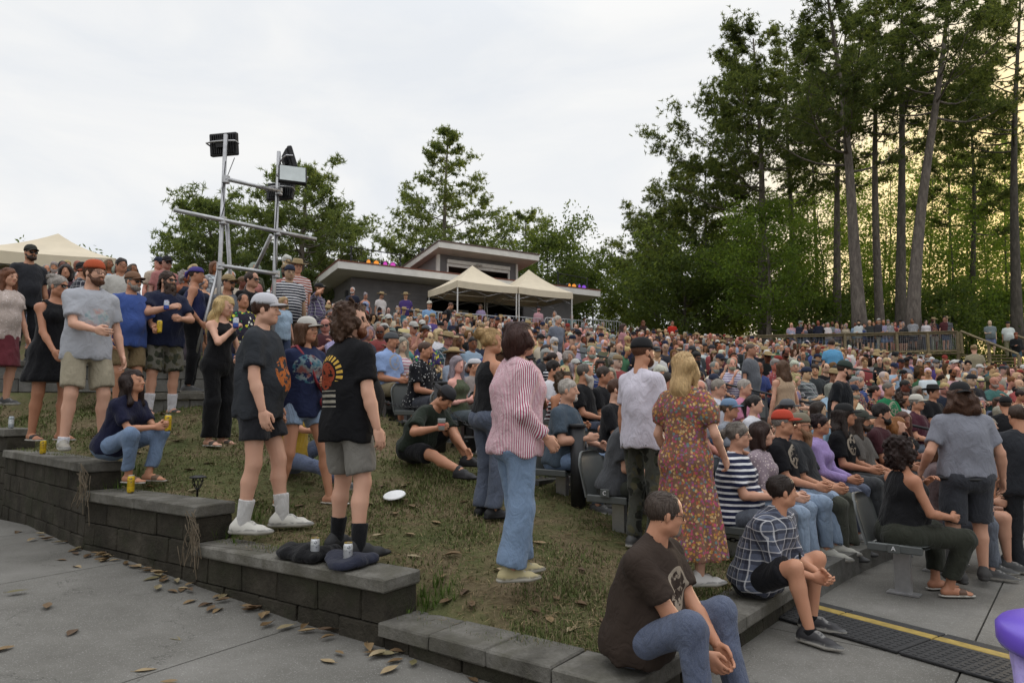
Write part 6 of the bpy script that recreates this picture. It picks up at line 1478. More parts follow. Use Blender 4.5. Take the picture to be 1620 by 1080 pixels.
# ================================================================= people one can single out
def tee_print(name, kind):
    """shirt cloth with a print at a fixed place on the garment"""
    m, nt, b = new_mat(name); oi = oinfo(nt); v = texco(nt); s = nt.nodes.new('ShaderNodeSeparateXYZ'); nt.links.new(v, s.inputs[0]); X, Y, Z = s.outputs
    c = oi.outputs['Color']; n = noise(nt, 5, 4, v)
    def disc(cx, cz, r, sx=1.):
        dx = mathn(nt, 'MULTIPLY', mathn(nt, 'SUBTRACT', X, cx), sx); dz = mathn(nt, 'SUBTRACT', Z, cz); d = mathn(nt, 'SQRT', mathn(nt, 'ADD', mathn(nt, 'MULTIPLY', dx, dx), mathn(nt, 'MULTIPLY', dz, dz))); return mathn(nt, 'LESS_THAN', d, r), dx, dz, d
    front = mathn(nt, 'GREATER_THAN', Y, .02); back = mathn(nt, 'LESS_THAN', Y, -.02)
    AND = lambda a, b_: mathn(nt, 'MULTIPLY', a, b_)
    if kind == 'sun':        # rayed half sun with a palm on the back
        t, dx, dz, d = disc(0, 1.30, .155); an = mathn(nt, 'ARCTAN2', dz, dx); ray_ = mathn(nt, 'GREATER_THAN', mathn(nt, 'FRACT', mathn(nt, 'MULTIPLY', an, 3.5)), .45); ring = AND(t, mathn(nt, 'GREATER_THAN', d, .115)); ring = AND(AND(ring, ray_), mathn(nt, 'GREATER_THAN', dz, -.04))
        c = mixc(nt, AND(ring, back), c, hexc('c9a24a')); t2, *_ = disc(0, 1.30, .10); c = mixc(nt, AND(t2, back), c, hexc('8a3c26'))
        t3 = AND(t2, mathn(nt, 'GREATER_THAN', noise(nt, 26, 2, v).outputs[0], .56)); c = mixc(nt, AND(t3, back), c, hexc('1a1512'))
        bars = AND(mathn(nt, 'LESS_THAN', mathn(nt, 'ABSOLUTE', mathn(nt, 'SUBTRACT', Z, 1.135)), .06), mathn(nt, 'LESS_THAN', mathn(nt, 'ABSOLUTE', X), .12)); bars = AND(bars, mathn(nt, 'GREATER_THAN', mathn(nt, 'FRACT', mathn(nt, 'MULTIPLY', Z, 24)), .5)); c = mixc(nt, AND(bars, back), c, hexc('9a9488'))
        fx, dx, dz, d = disc(.08, 1.3, .05)
    elif kind == 'chest':    # coloured chest graphic
        t, dx, dz, d = disc(0, 1.22, .13); nn = noise(nt, 21, 3, v); t = AND(AND(t, front), mathn(nt, 'GREATER_THAN', nn.outputs[0], .46)); rr = ramp(nt, noise(nt, 9, 2, v).outputs[0], [(.35, hexc('c9785a')), (.5, hexc('b9c6c0')), (.62, hexc('4f8f98'))]); c = mixc(nt, mathn(nt, 'MULTIPLY', t, .4), c, rr.outputs[0])
    elif kind == 'orange':
        t, dx, dz, d = disc(.02, 1.22, .14, 1.2); nn = noise(nt, 24, 2, v); t = AND(AND(t, front), mathn(nt, 'GREATER_THAN', nn.outputs[0], .47)); c = mixc(nt, mathn(nt, 'MULTIPLY', t, .8), c, hexc('bd6a30'))
    else:                    # worn pale emblem
        t, dx, dz, d = disc(.02, kind, .115); nn = noise(nt, 30, 3, v); ring = mathn(nt, 'GREATER_THAN', d, .095); t1 = AND(AND(t, front), mathn(nt, 'MAXIMUM', ring, mathn(nt, 'GREATER_THAN', nn.outputs[0], .55))); c = mixc(nt, mathn(nt, 'MULTIPLY', t1, .75), c, hexc('a89c8c'))
    c2 = mixc(nt, mathn(nt, 'MULTIPLY', n.outputs[0], .45), c, (.55, .55, .56), 'MULTIPLY'); nt.links.new(c2, b.inputs['Base Color']); b.inputs['Roughness'].default_value = .9; b.inputs['Specular IOR Level'].default_value = .2
    bump(nt, b, noise(nt, 9, 3, v, .5, 1.2).outputs[0], .35, .05); return m
tee_print('tee_sun', 'sun'); tee_print('tee_chest', 'chest'); tee_print('tee_orange', 'orange'); tee_print('tee_emblem_low', .66); tee_print('tee_emblem_sit', .92)
def hero(px, fy, hy, d, facing, label, lod=0, group=None, **sp):
    P = at(px, fy, d); ms = person_meshes(sp, lod); j = ms[1]
    sc_ = (at(px, hy, d).z-P.z)/j['top']; sp_ = sp; r, j = place_person(sp_, lod, P, facing, label, group, sc_, ms)
    HERO_SEATS.append((P.x, P.y, .30)); return r, j
def held(r, p):          # world position of a point of a figure
    M = Matrix.Translation(r.location) @ Matrix.Rotation(r.rotation_euler.z, 4, 'Z') @ Matrix.Scale(r.scale[0], 4); return M @ Vector(p)
_CAN = {}
def can_mats():
    def cm(name, base, band, txt):
        m, nt, b = new_mat(name); v = texco(nt); s = nt.nodes.new('ShaderNodeSeparateXYZ'); nt.links.new(v, s.inputs[0]); X, Y, Z = s.outputs
        c = mixc(nt, mathn(nt, 'LESS_THAN', mathn(nt, 'ABSOLUTE', mathn(nt, 'SUBTRACT', Z, .085)), .028), base, band); w = noise(nt, 55, 2, v); c = mixc(nt, mathn(nt, 'MULTIPLY', mathn(nt, 'GREATER_THAN', w.outputs[0], .62), .8), c, txt); nt.links.new(c, b.inputs['Base Color']); b.inputs['Roughness'].default_value = .35; b.inputs['Metallic'].default_value = .3
    cm('can_yellow', hexc('c7a61e'), hexc('b08f14'), hexc('2a3050')); cm('can_white', hexc('c2c4c6'), hexc('9a9ca0'), hexc('40454c')); cm('can_blue', hexc('2f4f9a'), hexc('b9bec8'), hexc('a02a30')); cm('can_grey', hexc('9aa0a6'), hexc('c6c8ca'), hexc('556'*2))
can_mats(); simple('cup_red', (.5, .06, .04), .25); simple('clear_plastic', (.62, .66, .68), .15, 0, .05)
def can(p, mat, label, tilt=(0, 0, 0), h=.158, r=.0315):
    t = empty('drink_can', p, 0, label, 'can', 'drink cans'); t.rotation_euler = tilt
    MB().lathe([(r*.82, 0), (r*.98, .012), (r, .02), (r, h-.022), (r*.84, h-.006)], 18).build('can_body', MATS[mat], t, True)
    MB().lathe([(r*.84, h-.006), (r*.86, h), (r*.78, h-.001), (r*.76, h-.006), (.001, h-.006)], 18).build('lid', MATS['galv' if mat == 'can_blue' else ('yellow_paint' if mat == 'can_white' else 'galv')], t, True)
    MB().box((-.008, -.004, h-.006), (.008, .018, h-.002)).build('pull_tab', MATS['galv'], t)
def cup(p, label, mat='cup_red', h=.115):
    t = empty('drink_cup', p, 0, label, 'cup', 'plastic cups'); MB().lathe([(.03, 0), (.037, h*.62), (.036, h*.62)], 16).build('drink', MATS[mat], t, True); MB().lathe([(.0305, h*.0), (.0405, h), (.043, h+.002), (.0405, h-.003), (.0385, h*.62)], 16).build('cup_wall', MATS['clear_plastic'], t, True)
SK = dict(zip('abcdefgh', [hexc(x) for x in ('c69a82', 'bd8c70', 'cfa58e', 'b07f64', 'd2a992', 'a06f54', 'c0907a', 'ad8068')]))
BLK_, CHAR, GREY, WHT, NAVY = hexc('17171a'), hexc('36383c'), hexc('8e9096'), hexc('d4d3d8'), hexc('1d2138')
# ---- the tall foreground figures
r, j = hero(815, 917, 512, 4.6, 22, 'woman in red and white striped blouse and wide blue jeans with dark bobbed hair', fem=True, H=1.7, w=1.02, top='long', loose=.035, tmat='pinstripe', tcol=hexc('b0486a'), wrinkle=1.7, bottom='jeans', bcol=hexc('6f8bab'), flarek=.035, bloose=.024, leglen=.93, hair='bob', hcol=hexc('3c211a'), shoe='sneaker', scol=hexc('b5a87e'), skin=SK['a'], cuff=.8,
            po=dict(lean=3, hands=((-.20, .14, .95), (.22, .14, .96)), hk='relax', hyaw=-14, feet=((-.09, .06, 0, 5), (.09, -.07, 0, -8)), hem=-.10))
r, j = hero(545, 878, 483, 5.05, 42, 'heavy curly-haired bearded man in black t-shirt with sun print and khaki shorts', H=1.83, w=1.27, tmat='tee_sun', tcol=BLK_, loose=.022, bottom='shorts', bcol=hexc('7d7a74'), bloose=.02, slen=.86, hair='curly', hcol=hexc('4c3526'), beard='beard', brcol=hexc('6a3c22'), sock=.36, kcol=BLK_, shoe='sneaker', smat='shoe_dark', scol=hexc('1c1c1e'), skin=SK['c'],
            po=dict(lean=1, hands=((-.30, .08, .88), (.31, .06, .86)), hyaw=-32, feet=((-.19, .04, 0, 4), (.19, .0, 0, -14)), hem=-.16))
r, j = hero(402, 842, 467, 5.72, 2, 'man in charcoal t-shirt and white cap with dark shorts and white socks on the wall', H=1.84, w=1.12, tmat='tee_orange', tcol=hexc('33363b'), loose=.022, bottom='shorts', bcol=hexc('2b2c31'), slen=.62, bloose=.022, hair='short', hcol=hexc('4a2f22'), hat='cap', hatcol=hexc('c8c8cf'), sock=.40, kcol=hexc('c8c6c4'), scol=hexc('c9c6be'), skin=SK['c'],
            po=dict(lean=1, hands=((-.27, .06, .87), (.27, .12, .86)), hk='relax', feet=((-.09, .18, 0, 6), (.10, -.05, 0, -8)), hyaw=0))
r, j = hero(468, 801, 503, 6.25, -38, 'woman in navy t-shirt and denim shorts with white-grey cap and red shoulder strap', fem=True, H=1.7, w=.98, tmat='tee_chest', tcol=hexc('262d4a'), bottom='shorts', bmat='denim', bcol=hexc('8da4bd'), slen=.42, hair='mid', hcol=hexc('5a3c26'), hat='cap', hatcol=hexc('bdbab4'), foot=1, shoe='sandal', scol=hexc('c9c3b6'), skin=SK['b'],
            po=dict(lean=2, feet=((-.28, .12, 0, 22), (.12, -.1, 0, -16)), hands=((-.10, .22, 1.12), (.25, .05, .9)), hk='relax', hyaw=14, pelvis=(-.04, 0, .93)))
STRAP_R, STRAP_J = r, j
r, j = hero(772, 820, 522, 6.3, 32, 'blonde woman in black tank top and dark jeans behind the striped blouse', fem=True, H=1.7, w=1.05, top='tank', tcol=BLK_, bottom='jeans', bcol=hexc('2c3a58'), flarek=.025, hair='updo', hcol=hexc('b89a6c'), shoe='sneaker', smat='shoe_dark', scol=BLK_, skin=SK['b'], po=dict(hyaw=-20, hands=((-.18, .2, .98), (.2, .16, 1.0))))
r, j = hero(1018, 868, 536, 5.75, 36, 'bearded man in white t-shirt and black cap standing beside the flowered dress', H=1.78, w=.97, tcol=hexc('cfcad6'), bottom='trousers', bmat='camo', bcol=hexc('4a4b44'), hair='buzz', hcol=hexc('5a3a28'), beard='beard', brcol=hexc('5c3a26'), hat='cap', hatcol=hexc('141417'), skin=SK['b'], po=dict(hyaw=-14, hands=((-.27, .06, .87), (.26, .10, .86))))
r, j = hero(1090, 926, 558, 4.95, 48, 'blonde woman in long flowered dress with puff sleeves and white shoes', fem=True, H=1.7, w=1.0, top='dress', tmat='floral', tcol=hexc('7c5c4a'), bottom=None, sleeve=.72, puff=1, hemz=.22, flare=.26, ripple=.02, neck=.10, hair='longwavy', hcol=hexc('c9ab7c'), shoe='sneaker', scol=hexc('d8d5d2'), skin=SK['c'], po=dict(hyaw=-8, hands=((-.22, .14, .92), (.24, .16, .95)), feet=((-.09, .0, 0, -20), (.09, .0, 0, -40))))
r, j = hero(1540, 922, 606, 6.0, 82, 'man seen from behind in grey t-shirt and dark shorts with long wavy hair and black cap', H=1.78, w=1.15, tcol=hexc('82848e'), top='tee', loose=.02, bottom='shorts', bcol=hexc('3a3c42'), slen=.95, bloose=.024, hair='curlylong', hcol=hexc('4a3020'), hat='capback', hatcol=BLK_, shoe='sneaker', smat='shoe_dark', scol=hexc('2c2a29'), skin=SK['a'], po=dict(lean=1, hands=((-.30, .16, .98), (.33, .06, .9)), hyaw=-10, feet=((-.13, -.02, 0, 8), (.14, .10, 0, -30)), hem=-.02))
MB_BELT = (r, j)
hero(1604, 812, 628, 10.0, 60, 'person in black walking away at the right edge beside the man in grey', H=1.76, w=1.1, tcol=BLK_, loose=.022, bottom='shorts', bcol=hexc('1c1c20'), hair='buzz', hat='cap', hatcol=hexc('101012'), skin=SK['b'], lod=1, po=dict(feet=((-.1, .25, 0, 0), (.1, -.25, .12, 0)), fpitch=(0, 35)))
hero(1632, 915, 640, 6.6, 75, 'person in charcoal cut off by the right picture edge', H=1.76, w=1.2, tcol=hexc('2c2e33'), bottom='trousers', bcol=hexc('26282c'), hair='short', skin=SK['b'], lod=1)
# ---- standing group on the left
hero(128, 712, 414, 6.85, -34, 'bearded man in pale grey t-shirt, beige shorts and orange backwards cap', H=1.82, w=1.03, tmat='tee_chest', tcol=hexc('a9abb2'), loose=.02, bottom='shorts', bcol=hexc('a39a86'), slen=.86, bloose=.02, hair='short', hcol=hexc('5c3a24'), beard='beard', brcol=hexc('5a3a28'), hat='capback', hatcol=hexc('b4502c'), eyewear='glasses', sock=.1, kcol=WHT, scol=hexc('8f8a80'), skin=SK['c'],
     po=dict(hands=((-.05, .34, 1.10), (.28, .05, .88)) if False else ((-.28, .08, .88), (.10, .36, 1.08)), hk=('relax', 'relax'), hyaw=18, feet=((-.16, .05, 0, 10), (.16, .02, 0, -16))))
hero(72, 698, 437, 7.35, -24, 'grey-haired woman in short black dress and sunglasses with her hair in a bun', fem=True, H=1.68, w=1.05, top='dress', tcol=hexc('121216'), bottom=None, hemz=.62, flare=.25, ripple=.01, hair='bun', hcol=hexc('9b9692'), eyewear='sunglasses', foot=1, shoe='sandal', scol=BLK_, skin=SK['d'], po=dict(hyaw=14, hands=((-.2, .2, .92), (.14, .26, .93)), feet=((-.1, .08, 0, 6), (.1, -.08, 0, -10))))
hero(-4, 642, 425, 9.9, -15, 'woman in cream lace top and dusky red skirt cut off by the left edge', fem=True, H=1.68, w=1.1, top='long', tmat='lace', tcol=hexc('b9aaa2'), sleeve=.55, bottom='skirt', bcol=hexc('6a3038'), hemz=.5, flare=.2, hair='long', hcol=hexc('6b4026'), skin=SK['a'], lod=0, po=dict(hands=((-.25, .1, .88), (.25, .1, .86))))
r, j = hero(196, 655, 432, 8.5, -36, 'man in blue t-shirt and tan cap holding a yellow can', H=1.78, w=1.12, tcol=hexc('3d5390'), loose=.022, bottom='shorts', bcol=hexc('7d6c50'), hair='buzz', hcol=hexc('6a6560'), beard='beard', brcol=hexc('8a8580'), hat='cap', hatcol=hexc('7a5a44'), eyewear='sunglasses', skin=SK['b'], po=dict(hands=((-.2, .28, 1.05), (.26, .1, .9)), hk=('grip', 'relax'), hyaw=20))
p = held(r, j['wr'][0]); can(p+Vector((.07, -.06, -.05)), 'can_yellow', 'yellow can in the hand of the man in blue t-shirt')
r, j = hero(252, 657, 430, 8.9, -42, 'long-haired man in navy polo and grey cargo shorts drinking from a can', H=1.86, w=1.18, top='shirt', collar=True, tcol=hexc('1a2038'), loose=.022, bottom='shorts', bmat='camo', bcol=hexc('6a675e'), slen=.95, bloose=.03, hair='dreads', hcol=hexc('3a281e'), beard='beard', brcol=hexc('6b5a4a'), eyewear='sunglasses', sock=.42, kcol=WHT, foot=1, shoe='sandal', scol=hexc('33343a'), skin=SK['a'],
            po=dict(hands=((-.06, .33, 1.15), (.06, .32, 1.28)), hk='grip', epole=((-1, -.3, -.5), (1, -.3, -.5)), hyaw=20, feet=((-.14, .0, 0, 12), (.14, .04, 0, -14))))
p = held(r, j['wr'][1]); can(p+Vector((.0, -.10, -.05)), 'can_blue', 'blue and silver can at the mouth of the long-haired man in navy', h=.125)
hero(298, 622, 422, 9.6, 20, 'man in navy tank top and purple patterned bandana seen from behind', H=1.8, w=1.15, top='tank', tcol=hexc('20264a'), bottom='trousers', bcol=hexc('16161a'), hair='buzz', hat='bandana', hatcol=hexc('4a3f86'), skin=SK['d'], po=dict(hyaw=-10, hands=((-.24, .16, .95), (.24, .14, .95))), lod=1)
r, j = hero(340, 706, 470, 7.75, -22, 'blonde woman in black jumpsuit sipping from a small can', fem=True, H=1.68, w=1.0, top='tank', tcol=hexc('0f0f12'), bottom='trousers', bcol=hexc('0f0f12'), bloose=.02, flarek=.02, waist=.2, hair='longwavy', hcol=hexc('c9b07c'), foot=1, shoe='sandal', scol=hexc('4a4038'), skin=SK['c'], po=dict(hands=((-.1, .2, 1.02), (.03, .24, 1.36)), hk='grip', epole=((-.8, -.3, -.6), (.7, .1, -1)), hpitch=16, hyaw=10))
p = held(r, j['wr'][1]); can(p+Vector((.04, -.05, .0)), 'can_blue', 'small blue can at the lips of the blonde woman in black', h=.12)
hero(377, 648, 465, 9.0, -50, 'dark-haired man in flowered shirt behind the blonde woman in black', H=1.76, w=1.1, top='shirt', collar=True, tmat='print_bright', tcol=hexc('2a2634'), bottom='shorts', bcol=hexc('2f3f66'), hair='thin', hcol=hexc('2a1d18'), skin=SK['d'], lod=1)
hero(352, 630, 436, 9.9, -48, 'man in tan cap, sunglasses and grey t-shirt below the scaffold', H=1.78, tcol=hexc('6f7278'), bottom='jeans', bcol=hexc('2c3650'), hair='buzz', hat='cap', hatcol=hexc('a5906a'), eyewear='sunglasses', beard='goatee', skin=SK['b'], lod=1, po=dict(hyaw=24))
hero(388, 632, 430, 10.2, -20, 'man in black jacket and sunglasses with receding dark hair below the scaffold', H=1.8, w=1.15, top='jacket', tcol=hexc('131316'), bottom='trousers', bcol=BLK_, hair='thin', hcol=hexc('3a2a22'), eyewear='sunglasses', skin=SK['a'], lod=1, po=dict(hyaw=0))
hero(34, 575, 389, 10.9, -30, 'bearded man in charcoal t-shirt and dark cap standing highest at far left', H=1.84, w=1.1, tcol=hexc('2a2b30'), bottom='trousers', bcol=hexc('1c1d22'), hair='buzz', hat='cap', hatcol=hexc('33342f'), eyewear='sunglasses', beard='beard', brcol=hexc('3a2a20'), skin=SK['b'], lod=1)
hero(181, 585, 409, 11.2, -40, 'dark-haired man in glasses and white shirt behind the man in blue', H=1.8, top='shirt', collar=True, tcol=hexc('b9b6b0'), bottom='jeans', hair='short', hcol=hexc('241a16'), eyewear='glasses', skin=SK['d'], lod=1)
hero(118, 585, 416, 11.2, 30, 'man in dark plaid shirt and black cap between two men at far left', H=1.76, w=1.15, top='shirt', tmat='plaid', tcol=hexc('3a3c46'), bottom='jeans', hair='short', hat='cap', hatcol=BLK_, beard='beard', skin=SK['b'], lod=1)
hero(94, 590, 419, 11.6, -60, 'dark-haired woman just right of the highest man at far left', fem=True, H=1.66, tcol=hexc('4a3038'), bottom='jeans', hair='mid', hcol=hexc('2a1c18'), skin=SK['b'], lod=1)
hero(497, 575, 449, 11.4, -15, 'man in purple plaid shirt and black cap shading his eyes beside the building', H=1.8, w=1.15, top='shirt', collar=True, tmat='plaid', tcol=hexc('6a5f80'), bottom='jeans', hair='short', hcol=hexc('6b4a30'), hat='cap', hatcol=BLK_, skin=SK['b'], lod=1, po=dict(hands=((-.22, .16, 1.0), (.12, .2, 1.6)), epole=((-.5, -1, -.3), (1, .3, -.4)), hk='flat', lean=6))
hero(443, 600, 470, 10.8, -35, 'fair-haired woman in pale blue top behind the man in white cap', fem=True, H=1.66, w=1.1, tcol=hexc('9fb4c8'), bottom='shorts', bcol=hexc('3c465e'), hair='mid', hcol=hexc('b59b74'), skin=SK['a'], lod=1)
# ---- seated on the walls and the grass
WSIT = lambda z, **k: dict(dict(pelvis=(0, 0, z+.10), lean=10, feet=((-.16, .46, 0, 8), (.16, .44, 0, -8)), hands=((-.1, .42, .5), (.1, .42, .5)), hk='relax'), **k)
def hero_at(P, hy, facing, label, lod=0, scale=1, **sp):
    r, j = place_person(sp, lod, P, facing, label, None, scale); HERO_SEATS.append((P[0], P[1], .3)); return r, j
r, j = hero_at((.66, 3.70, 0.), 772, -36, 'balding man in brown t-shirt and blue jeans sitting on the low wall corner', H=1.80, w=1.25, pose='sit', tmat='tee_emblem_low', tcol=hexc('3a302a'), loose=.024, bottom='jeans', bcol=hexc('26355a'), hair='thin', hcol=hexc('4a3f38'), beard='goatee', brcol=hexc('8a837c'), eyewear='glasses', shoe='sneaker', smat='shoe_dark', scol=hexc('2a2422'), skin=SK['b'], scale=.93,
     po=WSIT(.24, lean=8, bend=10, hyaw=34, hpitch=10, hands=((-.05, .46, .30), (.05, .44, .29)), feet=((-.16, .48, 0, 8), (.19, .42, 0, -8)), hem=-.08))
r, j = hero_at((1.75, 5.02, 0.), 740, -46, 'dark-haired man in grey plaid shirt and black shorts sitting on the low wall', H=1.76, w=1.1, pose='sit', top='long', cuff=.28, collar=True, tmat='plaid', tcol=hexc('5d6374'), loose=.026, bottom='shorts', bcol=hexc('141418'), slen=.8, bloose=.02, hair='short', hcol=hexc('2c211c'), shoe='sneaker', smat='shoe', scol=hexc('2c2b2e'), sock=.05, kcol=BLK_, skin=SK['b'], scale=.94,
     po=WSIT(.235, lean=14, bend=12, hyaw=42, hands=((-.02, .46, .44), (.04, .44, .42)), feet=((-.15, .34, 0, 8), (.18, .46, 0, -8)), hem=-.05))
r, j = hero_at(tuple(at(176, 762, 6.72)), 588, -14, 'dark-haired woman in navy t-shirt and jeans sitting on the block wall with a can', fem=True, H=1.66, w=1.04, pose='sit', tcol=hexc('1a1c34'), bottom='jeans', bcol=hexc('5f7ca0'), leglen=.86, hair='longwavy', hcol=hexc('2a1a16'), foot=1, shoe='sandal', scol=hexc('6a5544'), skin=SK['b'],
     po=WSIT(.26, lean=18, bend=6, hyaw=8, hpitch=-8, hands=((-.06, .56, .58), (.04, .54, .56)), hk='grip', feet=((-.1, .36, 0, 4), (.1, .30, 0, -6))))
p = held(r, (j['wr'][0]+j['wr'][1])/2); can(p+Vector((.07, 0, -.05)), 'can_yellow', 'yellow can in both hands of the woman sitting on the wall')
GSIT = dict(pelvis=(0, 0, .11), lean=22, bend=24, feet=((-.16, .60, -.08, 10), (.26, .82, -.16, -10)), kpole=((-.3, .3, 1), (.35, .3, 1)), hk='relax')
Pg = at(655, 722, 7.6); 
r, j = hero_at((Pg.x, Pg.y, Pg.z-.02), 640, -32, 'man in dark green t-shirt and cap sitting bowed on the grass with a red drink', H=1.78, w=1.15, pose='sit', tcol=hexc('20281f'), bottom='shorts', bcol=hexc('17171b'), slen=.8, hair='short', hcol=hexc('33261e'), hat='capback', hatcol=hexc('2c2c30'), shoe='sneaker', smat='shoe_dark', scol=hexc('202024'), skin=SK['b'], po=dict(GSIT, hands=((-.10, .62, .10), (.30, .55, .34)), hk=('relax', 'grip'), hpitch=42, hyaw=6, hem=-.02))
# cup in his hand
p = held(r, j['wr'][1]); cup(p+Vector((.05, -.06, -.02)), 'plastic cup of red drink held by the man sitting on the grass')
Pg = at(462, 742, 6.95); hero_at((Pg.x, Pg.y, Pg.z), 680, -20, 'person in yellow top and blue jeans sitting on the grass behind the curly man', H=1.68, fem=True, pose='sit', tcol=hexc('a8882c'), bottom='jeans', bcol=hexc('33466e'), hair='mid', hcol=hexc('5a3c26'), skin=SK['b'], lod=1, po=dict(GSIT, lean=-8, bend=20, hands=((-.3, -.2, .1), (.1, .5, .4))))
# ---- seated along the edge of the rows
def sit_auto(px, hy, label, lod=1, dyaw=0, kfix=None, ch=True, zfit=True, **sp):
    sp.setdefault('pose', 'sit'); ms = person_meshes(sp, lod); j = ms[1]; best = None
    for k in ([kfix] if kfix is not None else range(-1, 26)):
        x, y, z = seat_of(k, px); e = abs(pix((x, y, z+j['top']))[1]-hy)
        if best is None or e < best[0]: best = (e, x, y, z, k)
    e, x, y, z, k = best; f = face_stage(x, y)
    if rad_ang(x, y)[1] > LEFT_A+.3: z = max(z-.1, float(LAWN(np.array([x]), np.array([y]))[0]))
    sc_ = 1.
    if zfit and kfix != -1: z += min(.25, max(-.3, at(px, hy, y).z-z-j['top']))
    else: sc_ = min(1.0, max(.92, (at(px, hy, y).z-z)/j['top']))
    r, j = place_person(sp, lod, (x, y, z), f+dyaw, label, None, sc_, ms)
    r['category'] = 'person'; HERO_SEATS.append((x, y, .40))
    if ch: chair(x, y, z, f, 'grey seat under the '+' '.join(label.split()[:9]))
    return r, j
S = sit_auto
S(1150, 668, 'woman in navy and white striped t-shirt with tied grey hair, near end of front row', 0, 8, 0, fem=True, H=1.68, w=1.35, tmat='hoops', tcol=hexc('1f2440'), neck=.09, bottom='jeans', bcol=hexc('232a3e'), hair='lowbun', hcol=hexc('7d7872'), eyewear='glasses', skin=SK['a'], po=dict(hands=((-.08, .38, .68), (.08, .38, .7)), hyaw=8))
S(1188, 667, 'brown-haired woman in patterned top beside the navy striped t-shirt', 0, 8, 0, fem=True, H=1.66, w=1.1, top='long', tmat='lace', tcol=hexc('8f8088'), bottom='jeans', bcol=hexc('8fa3ba'), hair='mid', hcol=hexc('33201a'), skin=SK['c'], po=dict(hyaw=6))
S(1222, 650, 'man in black t-shirt and orange cap in the front row', 0, 8, 0, H=1.78, w=1.1, tmat='tee_emblem_sit', tcol=hexc('17171b'), bottom='jeans', bcol=hexc('93a9c2'), hair='buzz', hcol=hexc('8a8580'), hat='cap', hatcol=hexc('b8402a'), eyewear='sunglasses', scol=hexc('a8a69c'), skin=SK['b'], po=dict(hyaw=10))
S(1248, 655, 'bearded man in charcoal t-shirt and tan cap beside the orange cap', 0, 8, 0, H=1.82, w=1.25, tcol=hexc('2c2e31'), loose=.022, bottom='trousers', bcol=hexc('4f5148'), hair='buzz', hcol=hexc('6b4a38'), beard='bigbeard', brcol=hexc('8a6a50'), hat='capback', hatcol=hexc('77705f'), eyewear='sunglasses', smat='shoe_dark', skin=SK['b'], po=dict(hyaw=8))
S(1280, 655, 'woman in lavender long-sleeved top with dark pinned hair in the front row', 0, 8, 0, fem=True, H=1.7, top='long', tcol=hexc('9a86b8'), bottom='jeans', bcol=hexc('2b3658'), hair='lowbun', hcol=hexc('2a1c1e'), skin=SK['d'], scol=hexc('9a9a98'), po=dict(hyaw=10))
S(1314, 640, 'long-haired person in black t-shirt and black cap in the front row', 0, 6, 0, H=1.8, w=1.0, tmat='tee_emblem_sit', tcol=hexc('131316'), bottom='trousers', bcol=hexc('4a4c4e'), hair='long', hcol=hexc('2a1f1a'), hat='cap', hatcol=hexc('141416'), scol=hexc('777'*2), skin=SK['d'], po=dict(hyaw=12, lean=10))
S(1345, 650, 'long-haired man in grey t-shirt and dark cap in the front row', 1, 6, 0, H=1.78, w=1.1, tcol=hexc('5a5652'), bottom='trousers', bcol=hexc('5b5446'), hair='long', hcol=hexc('3a2c24'), hat='cap', hatcol=hexc('3a3d36'), beard='beard', skin=SK['d'], po=dict(hyaw=10))
S(1378, 640, 'dark-bearded man in maroon sleeved black top near the middle of front row', 1, 6, 0, H=1.84, w=1.2, tcol=hexc('3c1c22'), bottom='trousers', bcol=hexc('2a2b2e'), hair='thick', hcol=hexc('1c1614'), beard='beard', skin=SK['h'], po=dict(hyaw=10))
S(1403, 660, 'woman with long auburn hair in the front row', 1, 6, 0, fem=True, H=1.66, tcol=hexc('3a2a2e'), bottom='jeans', hair='longwavy', hcol=hexc('8a5a2c'), skin=SK['c'])
r, j = S(1408, 686, 'woman in black strappy top and olive trousers on the kerbside end seat', 0, 44, -1, fem=True, H=1.68, w=1.25, top='tank', tcol=hexc('121215'), bottom='trousers', bcol=hexc('30322a'), bloose=.02, leglen=.82, hair='curly', hcol=hexc('2a1a16'), foot=1, shoe='sandal', scol=hexc('5a4030'), skin=SK['d'], po=dict(hands=((-.02, .28, .95), (.14, .36, .66)), epole=((-1, 0, -.6), (.6, -1, -.3)), hyaw=6, feet=((-.12, .36, 0, 4), (.12, .32, 0, -4))))
S(1462, 672, 'woman with brown hair beside the strappy black top in the foremost row', 1, 15, -1, fem=True, H=1.68, tcol=hexc('6a5a5a'), bottom='jeans', hair='mid', hcol=hexc('5a3c28'), skin=SK['c'])
S(1487, 665, 'bald man in pale yellow shirt in the foremost row', 1, 15, -1, H=1.76, w=1.15, top='shirt', collar=True, tcol=hexc('b9b27a'), bottom='shorts', hair=None, skin=SK['a'])
S(976, 630, 'person with short red hair in grey t-shirt at the end of the second row', 0, 10, 1, fem=True, H=1.7, w=1.3, tcol=hexc('4c4e52'), loose=.024, bottom='trousers', bcol=hexc('3c3e38'), hair='short', hcol=hexc('4a1c18'), eyewear='glasses', skin=SK['c'], po=dict(lean=12, hyaw=6))
S(965, 600, 'ginger-bearded man in black t-shirt and glasses near the row end', 1, 10, 2, H=1.8, tcol=BLK_, bottom='shorts', hair='short', hcol=hexc('4a2f20'), beard='beard', brcol=hexc('8a4a26'), eyewear='glasses', skin=SK['c'], po=dict(hyaw=14))
S(888, 600, 'white-haired bearded man in blue-grey t-shirt and jeans behind the bollard', 0, 12, 2, H=1.76, w=1.25, tcol=hexc('46525e'), bottom='jeans', bcol=hexc('6480a4'), hair='short', hcol=hexc('b8b4ae'), beard='goatee', brcol=hexc('cfccc6'), skin=SK['a'], po=dict(hyaw=8, hands=((-.1, .38, .66), (.16, .34, .74)), hk=('relax', 'grip')))
